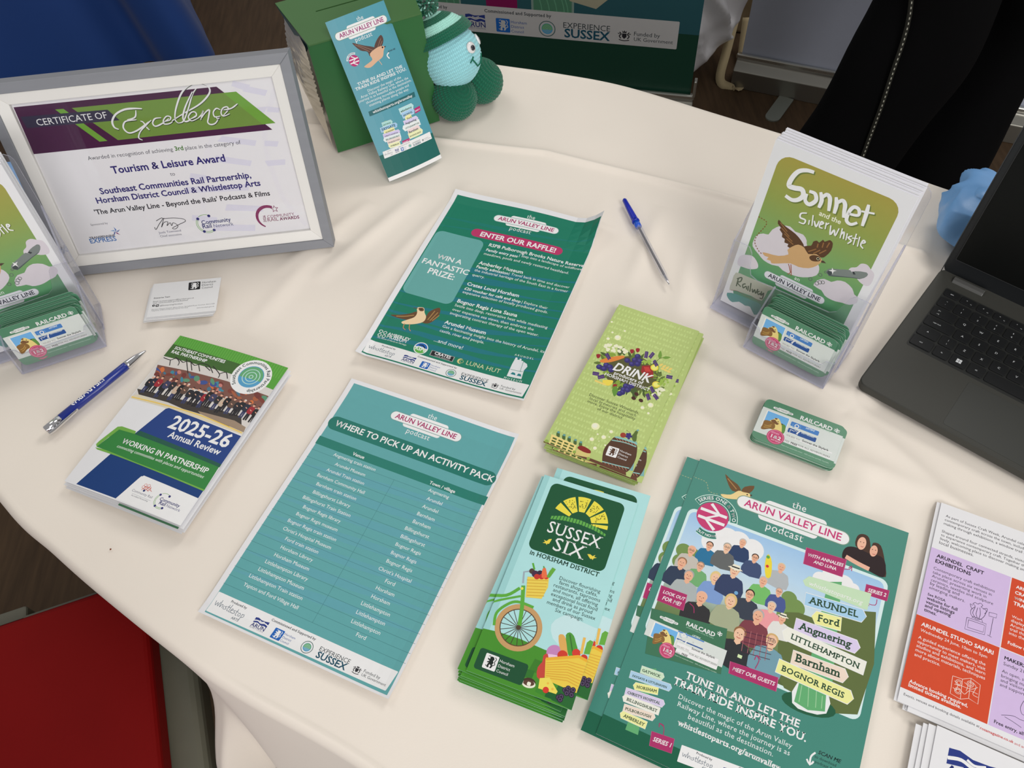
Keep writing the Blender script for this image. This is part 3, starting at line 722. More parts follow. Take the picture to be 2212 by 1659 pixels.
# ---------------------------------------------------------------- podcast sheet
SIGNS1 = (((196, 218, 190), 395, 1163, 490, 1197, 'GATWICK', 1), ((165, 198, 222), 345, 1190, 522, 1251, 'FAYGATE & LITTLEHAVEN', 1), ((236, 226, 150), 367, 1249, 470, 1273, 'HORSHAM', -1), ((205, 195, 222), 320, 1277, 487, 1334, "CHRIST'S HOSPITAL", 1),
          ((228, 230, 214), 315, 1312, 471, 1374, 'BILLINGSHURST', -1), ((232, 210, 195), 308, 1360, 441, 1404, 'PULBOROUGH', 1), ((238, 228, 155), 298, 1396, 407, 1446, 'AMBERLEY', -1))
def face_podcast(v):
    T = (58, 128, 114); m = v.art.m
    v.art.cur = 'printed_panel'
    yb = v.art.h - v.map([(212, 1388)])[0][1]
    m.poly((26, 92, 68), [(0, v.art.h), (v.art.w, v.art.h), (v.art.w, yb), (0, yb)])
    v.dash((150, 165, 130), 4, '600,140 670,170 725,195 740,240 790,258', 16)
    v.art.cur = 'group_picture'
    v.box((205, 225, 232), (640, 320), (1507, 1424), 0.055)
    v.box((152, 188, 222), (648, 338), (1492, 1396), 0.05, grad=[(176, 204, 228), (196, 212, 215), (110, 130, 85), (84, 98, 55)])
    for x, y, r in ((760, 500, 60), (830, 490, 70), (890, 500, 60), (960, 540, 60), (1310, 690, 40), (1370, 680, 52), (1430, 715, 50), (1480, 740, 30)): v.circ((232, 236, 240), x, y, r)
    for x, y, r in ((610, 545, 40), (590, 600, 40), (660, 560, 30), (1150, 790, 40), (1180, 840, 50), (1135, 880, 50)): v.circ((112, 140, 78), x, y, r)
    v.poly((92, 106, 60), '1130,860 1300,900 1595,860 1500,1385 1200,1290 1090,1180', 2)
    v.art.cur = 'portrait_picture'
    SK = (222, 170, 140); SK2 = (232, 185, 155)
    for a in ((742, 520, 22, SK, (60, 45, 35), (40, 110, 150), 2), (912, 505, 22, SK, (190, 185, 180), (42, 62, 98), 0), (650, 545, 25, SK, (222, 175, 150), (188, 182, 172), 2), (832, 530, 25, SK2, (165, 160, 150), (95, 98, 98), 2),
              (975, 583, 22, SK, (62, 48, 40), (60, 75, 110), 2), (1110, 632, 24, SK, (205, 190, 160), (170, 175, 178), 0), (600, 608, 28, SK, (150, 110, 80), (48, 60, 82), 0), (695, 625, 23, SK, (150, 130, 110), (110, 165, 110), 2),
              (772, 685, 28, SK2, (215, 190, 130), (120, 150, 200), 1), (870, 650, 30, SK2, (200, 160, 110), (50, 62, 95), 3), (1017, 702, 26, SK, (185, 180, 178), (112, 180, 100), 0), (635, 675, 30, SK, (160, 158, 158), (165, 172, 172), 0),
              (1098, 757, 22, SK, (170, 160, 155), (70, 85, 140), 2), (948, 772, 28, SK, (50, 40, 35), (55, 62, 75), 2), (1060, 832, 27, SK2, (190, 185, 180), (225, 150, 155), 0), (700, 788, 33, SK, (220, 175, 150), (48, 48, 50), 0),
              (850, 805, 32, SK2, (210, 180, 120), (158, 165, 135), 1), (1115, 893, 24, SK, (90, 80, 75), (215, 215, 210), 3), (990, 882, 35, SK, (170, 165, 165), (120, 60, 70), 0), (895, 975, 38, SK2, (140, 100, 65), (45, 48, 52), 0), (1060, 1010, 38, SK2, (200, 165, 110), (110, 150, 165), 2)):
        person(v, *a)
    v.poly((235, 205, 60), '1035,570 1050,568 1062,610 1055,680 1030,680 1025,620', 2); v.circ((200, 50, 60), 1038, 625, 8); v.circ((90, 160, 70), 1042, 578, 9)
    for i in range(5): v.line((165, 100, 105), 3, [(925 + i * 30, 950 + i * 8), (905 + i * 30, 1060 + i * 12)], 0); v.line((70, 40, 60), 3, [(920 - i * 3, 960 + i * 26), (1075 - i * 6, 1000 + i * 26)], 0)
    v.box((200, 220, 170), (888, 1075), (905, 1100)); v.circ((110, 160, 200), 878, 762, 10)
    v.art.cur = 'hosts_picture'
    v.poly((70, 48, 38), '1490,520 1500,470 1530,460 1560,480 1570,540 1580,505 1620,520 1640,600 1645,680 1600,650 1540,560', 3)
    v.poly((42, 30, 32), '1425,550 1450,525 1500,530 1560,560 1620,575 1645,620 1632,682 1560,650 1470,600 1425,588', 3)
    v.ell((225, 175, 150), 1522, 508, 23, 33, 12); v.ell((222, 170, 145), 1583, 547, 20, 29, 12); v.line((222, 172, 148), 24, '1440,575 1500,610 1560,640', 3)
    for x, y in ((1522, 508), (1583, 547)):
        v.ell((60, 40, 35), x - 6, y - 8, 3, 2); v.ell((60, 40, 35), x + 10, y - 4, 3, 2); v.line((170, 70, 75), 3, [(x - 6, y + 14), (x + 1, y + 18), (x + 9, y + 17)], 2)
    v.art.cur = 'bird_illustration'
    BR, TA = (105, 75, 45), (228, 200, 140)
    v.poly(BR, '822,152 850,180 885,205 902,232 895,245 858,238 838,205', 2); v.poly(BR, '905,240 922,218 972,213 960,240 935,255 915,252', 2); v.line((165, 125, 75), 5, '835,175 880,230', 0)
    v.poly(TA, '800,255 850,258 890,238 915,245 945,252 955,265 930,278 880,282 820,275', 3); v.circ((50, 35, 30), 935, 258, 4); v.poly((70, 55, 45), '950,255 962,262 950,268')
    avl_logo(v, (884, 290), (1458, 487), (238, 240, 240), (190, 60, 115))
    v.art.cur = 'round_badge'
    q = v.local(757, 371, 839)
    arc = lambda a, b_, r: [(r * math.cos(R(t)), r * math.sin(R(t))) for t in np.linspace(a, b_, 16)]
    for a_, b_ in ((158, 8), (250, 300)):
        q.line((200, 226, 215), 0.5, arc(a_ - 5, b_ - 5, 1.32), 0); q.line((52, 118, 104), 0.4, arc(a_ - 6, b_ - 4, 1.32), 0)
    q.circ((190, 60, 110), 0, 0, 1.0); rail_arrows(q, (240, 240, 242), 0.2)
    q.arctext('SERIES ONE & TWO', (235, 240, 238), 1.21, 148, 6); q.arctext('OUT NOW!', (235, 240, 238), 1.43, 243, 296, inward=True)
    PK = (165, 48, 100)
    for P, TX in (('1240,530 1442,592 1420,679 1224,612', (('WITH ANNALEES', 1243, 572, 1425, 628), ('AND LUNA', 1273, 608, 1390, 647))), ('496,724 626,772 606,852 474,800', (('LOOK OUT', 502, 762, 612, 802), ('FOR ME!', 498, 795, 590, 829))),
                  ('1546,717 1663,750 1650,804 1536,768', (('SERIES 2', 1552, 755, 1645, 782),)), ('850,1114 1092,1196 1080,1266 842,1174', (('MEET OUR GUESTS', 858, 1158, 1072, 1238),)), ('446,1471 561,1510 546,1584 434,1544', (('SERIES 1', 450, 1520, 540, 1553),))):
        v.piece('pink_label'); P = pts(P); cc = np.mean(P, 0); v.poly((190, 95, 135), [tuple(cc + (np.array(p) - cc) * 1.03) for p in P]); v.poly(PK, P)
        for t, x0, y0, x1, y1 in TX: v.text(t, x0, y0, x1, y1, (240, 232, 238), b=1, hs=1.15, it=1, tilt=1)
    v.art.cur = 'pointing_arrows'
    for a in ('1432,640 1460,640 1468,628', '1455,635 1470,624 1470,650', '1600,795 1590,825 1540,812', '1555,795 1535,812 1560,828', '975,1150 995,1110 985,1085', '972,1105 985,1082 1003,1105', '505,1490 508,1450 488,1432', '484,1450 486,1430 508,1442', '640,815 660,835 662,865'):
        v.line(PK, 4, a, 3)
    # railcard
    v.art.cur = 'printed_panel'
    H = homog(RC, [(0, 0), (1, 0), (1, 1), (0, 1)])
    tl, tr, bl = np.array((445, 840.)), np.array((833, 946.)), np.array((412, 1072.))
    def fr(P):
        q_ = np.c_[P, np.ones(len(P))] @ H.T; q_ = q_[:, :2] / q_[:, 2:3]
        return v.fn(tl + np.outer(q_[:, 0], tr - tl) + np.outer(q_[:, 1], bl - tl))
    rv = View(v.art, fr); rv.poly((62, 112, 84), RC); face_railcard(rv)
    # finger posts
    v.art.cur = 'signpost_picture'
    GP = (95, 165, 110)
    v.ell((35, 88, 62), 1250, 1335, 145, 52, 18); v.poly((222, 232, 225), '1192,1222 1350,1272 1340,1380 1240,1372 1165,1325', 2); v.poly(GP, '1350,705 1420,705 1370,1240 1340,1275 1333,1370 1245,1362 1175,1318 1200,1225 1240,1180')
    for a in ('1215,1235 1200,1320', '1250,1245 1245,1345', '1290,1260 1285,1350', '1320,1290 1315,1355'): v.line((150, 195, 150), 4, a, 0)
    v.sign_h = 0.0078
    signs(v, (((160, 198, 226), 1247, 812, 1503, 888, 'ARUNDEL', 1), ((238, 230, 150), 1293, 905, 1407, 936, 'Ford', -1), ((208, 196, 226), 1195, 945, 1468, 1045, 'Angmering', 1),
                               ((228, 232, 215), 1155, 995, 1507, 1152, 'LITTLEHAMPTON', -1), ((234, 208, 192), 1177, 1110, 1410, 1196, 'Barnham', 1), ((240, 230, 150), 1107, 1158, 1428, 1302, 'BOGNOR REGIS', 1)))
    v.piece('finger_board'); v.poly((188, 214, 180), '1220,698 1252,676 1572,765 1550,850 1525,842 1232,725')
    v.text('whistlestoparts.org', 1248, 720, 1522, 822, (236, 240, 232), it=1, tilt=1)
    v.sign_h = 0.0040; v.art.cur = 'signpost_picture'
    v.poly(GP, '430,1150 470,1150 385,1440 375,1490 310,1462 325,1420 350,1400'); 
    signs(v, SIGNS1)
    v.art.cur = 'slogan_text'
    v.text('TUNE IN AND LET THE', 614, 1203, 1200, 1448, (236, 238, 238), b=2, serif=2); v.text('TRAIN RIDE INSPIRE YOU.', 551, 1230, 1236, 1522, (236, 238, 238), b=2, serif=2)
    v.art.cur = 'body_text'
    v.text('Discover the magic of the Arun Valley', 580, 1305, 1165, 1556, (222, 232, 228), serif=1); v.text('Railway Line, where the journey is as', 573, 1345, 1152, 1590, (222, 232, 228), serif=1); v.text('beautiful as the destination.', 628, 1405, 1066, 1600, (222, 232, 228), serif=1)
    v.text('whistlestoparts.org/arunvalley', 573, 1440, 1102, 1668, (236, 238, 238), b=2, serif=2)
    strip(v, (600, 1540), (1560, 1905), (575, 1625))
    v.line(WHITE, 9, '1285,1580 1262,1600 1255,1640', 4); v.line(WHITE, 9, '1240,1612 1255,1642 1275,1625', 2)
    v.text('SCAN ME', 1296, 1590, 1412, 1630, (30, 45, 45), b=1, it=1); v.text('to download', 1278, 1608, 1390, 1650, (30, 60, 55)); v.text('podcast &', 1280, 1635, 1370, 1668, (30, 60, 55))
PODC = [(694.6, 74.0), (1763.2, 453.7), (1424.9, 2076), (158.7, 1482.4)]

# ---------------------------------------------------------------- Sussex Six leaflet
def face_six(v):
    LB = (165, 214, 214); v.art.cur = 'printed_panel'; m = v.art.m; w, h = v.art.w, v.art.h
    m.poly((150, 200, 200), [(0, 0), (0.006, 0), (0.006, h), (0, h)])
    v.poly((190, 220, 222), '660,1060 760,1000 840,1040 930,1080 960,1100 900,1200 700,1180', 3)
    v.poly((70, 138, 45), '212,1075 330,1105 470,1150 620,1215 760,1260 880,1330 920,1300 900,1400 800,1640 100,1400 130,1330', 0)
    v.poly((60, 120, 42), '560,1270 640,1300 600,1370 520,1340'); v.poly((50, 112, 45), '500,1330 560,1345 540,1395 480,1375'); v.poly((40, 100, 48), '720,1400 860,1440 800,1590 660,1520'); v.poly((60, 130, 45), '590,1400 650,1430 620,1500 560,1470'); v.poly((30, 92, 48), '640,1440 720,1470 700,1530 620,1500')
    v.art.cur = 'title_panel'
    v.box((28, 82, 52), (668, 172), (983, 742), 0.09)
    q = v.local(834, 428, 1006, 480)
    for a0, a1, r0 in ((3, 12, .42), (17, 44, .42), (49, 76, .42), (83, 110, .42), (116, 143, .42), (149, 166, .42)):
        q.poly((245, 212, 72), [(math.cos(R(t)), math.sin(R(t))) for t in np.linspace(a0, a1, 7)] + [(r0 * math.cos(R(a1)), r0 * math.sin(R(a1))), (r0 * math.cos(R(a0)), r0 * math.sin(R(a0)))])
    rnd = random.Random(2)
    for a in (30, 62, 97, 130):
        for i in range(26):
            t, r_ = R(a + rnd.uniform(-10, 10)), rnd.uniform(.56, .92); q.circ((110, 110, 40), r_ * math.cos(t), r_ * math.sin(t), 0.018, 6)
    q.poly((95, 165, 75), [(-1.0, -0.08), (-0.6, 0.06), (0, 0.1), (0.6, 0.03), (1.0, -0.12), (1.0, -0.2), (0.5, -0.1), (0, -0.06), (-0.5, -0.1), (-1.0, -0.2)])
    for i in range(17): x = -0.9 + i * 0.112; q.line((28, 82, 52), 0.025, [(x, 0.16 - abs(x) * .15), (x * 1.03, -0.22)], 0)
    v.art.cur = 'title_lettering'
    v.text('SUSSEX', 630, 482, 960, 594, (238, 240, 236), serif=1, hs=1.15, th=0.004); v.text('SIX', 664, 596, 857, 661, (238, 240, 236), serif=1, hs=0.95, th=0.0)
    for x, y, s in ((635, 545, 1), (912, 640, -1)): v.poly((240, 205, 75), [(x + s * a, y + b) for a, b in ((28, -15), (20, 0), (10, 15), (0, 14), (-4, 22), (-10, 12), (-30, 8), (-14, 2), (-22, -10), (-4, -2), (10, -14))])
    v.text('in HORSHAM DISTRICT', 524, 618, 950, 771, (28, 62, 44), b=2, serif=1)
    v.art.cur = 'body_text'
    for t, *xy in (('Discover flourishing', 709, 779, 960, 870), ('farm shops, cafés,', 708, 805, 941, 893), ('restaurants, taprooms', 673, 823, 959, 925), ('and more, all offering', 670, 851, 944, 952), ('exceptional local food', 657, 878, 941, 980), ('and drink as proud', 668, 908, 908, 1000), ('members of our Sussex', 632, 928, 929, 1036), ('Six campaign.', 682, 977, 855, 1042)):
        v.text(t, *xy, (40, 62, 58))
    v.art.cur = 'bicycle_illustration'
    G = (90, 165, 60); TN = (190, 150, 100)
    v.line(G, 20, '275,875 380,880 465,835', 4); v.line(G, 14, '258,928 360,905 470,885', 4)
    v.circ(TN, 457, 1078, 148, 40, r2=118); v.circ((90, 70, 50), 457, 1078, 118, 36, r2=112)
    for i in range(9):
        a = R(i * 20 + 5); q = v.local(457, 1078, 571); q.line((70, 55, 45), 0.035, [(-math.cos(a), -math.sin(a)), (math.cos(a), math.sin(a))], 0)
    v.line(G, 17, '305,1065 320,990 380,940 450,920 550,955', 5); v.line(G, 24, '486,820 478,960 462,1070', 3); v.circ((80, 65, 50), 457, 1078, 14); v.circ((235, 215, 80), 478, 838, 9)
    v.line((150, 165, 175), 12, '484,805 490,735 530,730', 0); v.circ((80, 62, 55), 540, 730, 18); v.line(G, 12, '545,680 555,720', 0)
    v.poly((236, 200, 85), '512,765 645,772 640,830 600,902 500,892'); 
    for i in range(6): v.line((205, 165, 60), 5, [(508, 785 + i * 19), (640 - i * 5, 790 + i * 19)], 0)
    for x, y, r, cl in ((560, 748, 22, (70, 45, 70)), (590, 745, 20, (60, 40, 60)), (600, 765, 18, (190, 50, 50)), (570, 765, 18, (190, 55, 45)), (628, 768, 15, (200, 60, 50))): v.circ(cl, x, y, r, 14)
    v.poly((225, 110, 70), '600,770 605,720 618,708 628,722 632,770', 2); v.poly((100, 165, 60), '630,768 650,730 668,708 688,720 670,745 650,772'); v.line((80, 150, 60), 7, '616,712 612,700', 0)
    v.art.cur = 'picnic_illustration'
    v.circ((190, 130, 180), 680, 1235, 50); v.poly((225, 190, 215), '640,1240 700,1250 725,1235 715,1275 660,1280', 2); v.poly((215, 165, 90), '705,1130 725,1120 742,1130 760,1180 762,1255 735,1255 712,1200', 2)
    v.poly((80, 150, 60), '750,1125 775,1108 800,1130 812,1170 825,1230 790,1265 765,1245 755,1180', 2); v.line((60, 110, 50), 8, '775,1120 795,1250', 0)
    v.circ((200, 60, 45), 730, 1250, 32); v.circ((205, 60, 50), 815, 1235, 26); v.circ((200, 55, 45), 862, 1265, 22); v.poly((100, 165, 65), '860,1240 880,1170 900,1155 920,1165 900,1245'); v.line((225, 180, 90), 17, '866,1140 845,1240', 0)
    v.poly((190, 70, 60), '612,1250 638,1240 640,1290 612,1400 572,1380 578,1320 605,1290', 2)
    v.poly((240, 195, 75), '625,1270 830,1250 905,1285 880,1400 815,1478 620,1395'); v.line((225, 170, 55), 18, '628,1272 830,1256 900,1290', 0)
    for i in range(8): v.line((215, 165, 60), 5, [(628, 1295 + i * 13), (760, 1285 + i * 17), (880 - i * 8, 1320 + i * 17)], 0)
    v.ell((70, 50, 40), 522, 1416, 43, 30, 10); v.ell((235, 225, 205), 522, 1425, 42, 24, 10); v.ell((90, 62, 50), 522, 1418, 35, 18, 10); v.box((235, 225, 205), (516, 1408), (530, 1438), 0.3)
    v.poly((248, 210, 90), '590,1388 650,1385 700,1470 690,1485 580,1450'); v.circ((235, 180, 70), 640, 1420, 7); v.circ((205, 60, 45), 627, 1460, 19); v.circ((235, 180, 70), 668, 1455, 8)
    rnd = random.Random(4)
    for x, y in ((745, 1460), (765, 1450), (780, 1470), (755, 1480), (795, 1460), (785, 1490), (705, 1505), (722, 1500), (715, 1518)): v.circ((50, 38, 60), x, y, 17, 14); v.circ((105, 90, 120), x, y, 11, 12, r2=8)
    v.art.cur = 'council_panel'
    v.box((30, 78, 50), (226, 1200), (478, 1436), 0.14)
    hdc(v, (262, 1233), (342, 1262), (230, 1322), (236, 236, 232), (30, 40, 35), (232, 236, 232), gap=0.1)
SIXC = [(617, 125), (1200, 310), (785, 1582), (135, 1342)]

# ---------------------------------------------------------------- drinks leaflet
def face_drink(v):
    BG, LT = (170, 188, 108), (186, 204, 130); v.art.cur = 'printed_panel'; m = v.art.m; w, h = v.art.w, v.art.h; rnd = random.Random(11)
    for j in range(27):
        y = 0.008 + j * 0.0073; x = 0.003 + (j % 2) * 0.002
        while x < w - 0.004:
            hh = rnd.uniform(0.0035, 0.0056); r = hh * 0.22; k = rnd.random()
            if k < .65: m.poly(LT, [(x - r, y), (x - r, y - hh * .5), (x - r * .35, y - hh * .7), (x - r * .35, y - hh), (x + r * .35, y - hh), (x + r * .35, y - hh * .7), (x + r, y - hh * .5), (x + r, y)])
            else: m.poly(LT, [(x + hh * .35 * math.cos(R(t)), y - hh * .35 + hh * .35 * math.sin(R(t))) for t in range(0, 360, 45)])
            x += rnd.uniform(0.0026, 0.0045)
    v.art.cur = 'bubbles_illustration'
    for x, y, r in ((755, 357, 28), (673, 367, 15), (710, 315, 10), (815, 301, 10), (703, 229, 10), (570, 1100, 36), (540, 1210, 20), (642, 1195, 21), (707, 1150, 17), (567, 1287, 17), (590, 1168, 9), (655, 1265, 9), (1052, 927, 26), (980, 948, 18), (1034, 997, 12), (690, 1195, 6), (601, 1228, 5)):
        v.circ((228, 226, 180), x, y, r); v.circ((240, 238, 205), x - r * .1, y - r * .15, r * .62)
    v.art.cur = 'posy_illustration'
    GR = ((95, 115, 50), (70, 90, 45), (130, 155, 60)); 
    v.poly((84, 84, 48), '660,570 780,520 930,510 1050,570 1120,640 1090,730 980,790 850,810 740,750 660,690', 3)
    for i in range(95):
        a = rnd.uniform(0, 6.28); k = rnd.uniform(.7, 1.0); x, y = 880 + k * (270 * math.cos(a) + 25 * math.sin(a)), 660 + k * (150 * math.sin(a) + 70 * math.cos(a)); leafy(v, GR[i % 3], x, y, rnd.uniform(40, 75), 12, math.degrees(a) + rnd.uniform(-50, 50))
    for x, y in ((650, 430), (690, 425), (730, 430), (770, 440), (810, 455), (670, 455), (715, 460), (760, 470), (820, 475), (1110, 800), (1140, 790), (1080, 830), (1120, 830), (1160, 800)):
        for k in range(4): v.circ((232, 232, 195), x + rnd.uniform(-16, 16), y + rnd.uniform(-12, 12), 13, 10)
    for x, y in ((930, 510), (905, 540), (950, 550), (880, 575), (930, 575), (840, 545), (660, 585), (690, 600), (600, 600), (640, 615), (700, 625), (830, 760), (860, 770), (810, 790), (845, 795), (880, 760), (800, 815), (775, 825)):
        v.circ((52, 45, 105), x, y, 27, 16); v.circ((72, 66, 135), x - 5, y - 6, 13, 12)
    v.poly((215, 130, 60), '605,545 690,520 800,505 810,525 700,560 620,565', 2); v.poly((150, 40, 40), '970,590 1040,585 1070,640 1070,690 1010,690 960,640'); v.poly((190, 60, 55), '985,600 1030,600 1050,640 1000,640')
    for x, y, r in ((1080, 605, 36), (1098, 750, 36)): v.circ((238, 205, 70), x, y, r, 18); v.circ((245, 225, 120), x, y, r * .7, 14)
    v.poly((240, 205, 80), '630,710 715,712 712,740 680,758 640,745', 2)
    for i in range(7): leafy(v, (225, 200, 110), 1120 + i * 14, 590 + i * 6 + (i % 2) * 14, 42, 10, -25 + 40 * (i % 2)); leafy(v, (225, 200, 110), 560 + i * 12, 712 + i * 5, 30, 8, 20)
    for x, y, a in ((1010, 470, 100), (1070, 480, 130), (1075, 545, 60), (660, 490, 60), (545, 652, 10), (590, 690, -15), (1020, 830, 70), (1080, 835, 50), (1050, 770, 60), (1190, 680, 10)):
        for k in range(5): d = np.array([math.cos(R(a)), math.sin(R(a))]) * k * 11; leafy(v, (85, 55, 120), x + d[0], y + d[1], 19, 7, a + 60); leafy(v, (72, 48, 110), x + d[0], y + d[1], 19, 7, a - 60)
    for x, y in ((880, 468), (930, 458), (592, 510), (735, 760)): v.poly((145, 35, 45), [(x - 18, y - 12), (x + 14, y - 15), (x + 15, y + 8), (x - 8, y + 20)], 2)
    for x, y in ((925, 830), (900, 865), (965, 885)): v.ell((70, 40, 35), x, y, 21, 15, 25)
    for i in range(26): v.circ((150, 180, 75), 1160 + rnd.uniform(-50, 45), 725 + rnd.uniform(-30, 30), 10, 10); v.circ((150, 180, 75), 1010 + rnd.uniform(-40, 40), 560 + rnd.uniform(-18, 18), 9, 10)
    leafy(v, (95, 140, 55), 740, 760, 90, 26, 95); leafy(v, (110, 150, 60), 1125, 530, 70, 17, -85); leafy(v, (110, 150, 60), 1150, 520, 75, 12, -2); v.line((90, 110, 50), 5, '1080,570 1120,530 1150,520', 3)
    v.art.cur = 'title_lettering'
    v.text('DRINK', 712, 622, 1038, 735, (240, 240, 236), b=2, hs=1.12, it=1); v.text('producers of', 722, 662, 977, 748, (240, 240, 236), b=1); v.text('HORSHAM DISTRICT', 645, 668, 1035, 808, (240, 240, 236), b=1)
    v.art.cur = 'body_text'
    for t, *xy in (('Discover Sussex Winelands,', 515, 838, 945, 1004), ('local breweries and much', 517, 870, 920, 1026), ('more. Enjoy the hospitality', 498, 895, 915, 1054), ('of our district', 583, 957, 797, 1044)): v.text(t, *xy, (60, 70, 40))
    v.art.cur = 'barrel_illustration'
    BN = (82, 56, 42)
    v.poly((120, 170, 170), '760,1190 935,1245 905,1500 640,1450 690,1260', 0)
    v.poly(BN, '745,1195 700,1230 650,1290 632,1360 640,1440 720,1480 830,1510 880,1480 925,1400 938,1320 930,1270 850,1225', 3)
    v.line((135, 185, 180), 14, '740,1195 840,1225 940,1265', 3); v.line((135, 185, 180), 14, '632,1440 730,1478 835,1508', 3); v.line((135, 185, 180), 10, '712,1222 830,1248 930,1288', 3); v.line((135, 185, 180), 10, '630,1405 760,1445 870,1475', 3)
    for i in range(7): v.line((190, 130, 105), 4, [(752 + i * 26, 1205 + i * 8), (770 + i * 26, 1232 + i * 8)], 0); v.line((190, 130, 105), 4, [(650 + i * 30, 1412 + i * 9), (668 + i * 30, 1442 + i * 9)], 0)
    v.circ((150, 60, 45), 812, 1182, 26); v.poly((85, 105, 50), '905,1240 885,1200 905,1170 925,1145 945,1155 935,1185 930,1235', 2); v.line((110, 160, 160), 20, '938,1138 945,1150', 0)
    for x, y in ((850, 1175), (862, 1190), (845, 1195), (870, 1175), (862, 1210), (880, 1195)): v.circ((60, 48, 115), x, y, 13, 12)
    v.line((110, 90, 40), 4, '840,1140 870,1160', 0)
    hdc(v, (690, 1270), (782, 1300), (658, 1350), (238, 236, 230), BN, (236, 232, 226), gap=0.1)
    v.art.cur = 'crate_illustration'
    yb = v.map([(132, 1218)])[0][1]; k0 = v.map([(150, 1230)])[0]
    v.poly((98, 62, 45), '130,1212 185,1235 300,1285 400,1320 520,1370 640,1420 840,1500 840,1545 640,1480 400,1390 130,1230')
    v.poly((225, 205, 130), '200,1155 215,1168 400,1255 415,1245 385,1335 180,1235')
    for i in range(4): v.line((225, 205, 130), 11, [(208 - i * 9, 1165 + i * 22), (405 - i * 8, 1258 + i * 22)], 0)
    for j in range(3):
        for i in range(4): v.poly((75, 95, 45), [(212 - j * 9 + i * 48, 1182 + j * 22 + i * 22), (245 - j * 9 + i * 48, 1197 + j * 22 + i * 22), (240 - j * 9 + i * 48, 1209 + j * 22 + i * 22), (207 - j * 9 + i * 48, 1194 + j * 22 + i * 22)])
    for x, y in ((255, 1140), (302, 1165), (347, 1185), (397, 1210), (443, 1230)): v.poly((75, 100, 55), [(x - 12, y + 35), (x - 14, y + 12), (x - 5, y), (x + 10, y + 4), (x + 14, y + 20), (x + 10, y + 45)], 2); v.line((95, 150, 150), 18, [(x - 6, y), (x + 14, y + 6)], 0)
    v.poly((205, 190, 120), '410,1290 530,1330 520,1370 390,1345'); v.poly((130, 40, 35), '415,1280 450,1262 500,1285 530,1310 525,1332 470,1318', 2)
    for x, y in ((160, 1215), (390, 1315), (510, 1375)): v.circ((140, 165, 75), x, y, 15)
DRKC = [(765, 83), (1478, 290), (882, 1556), (130, 1222)]

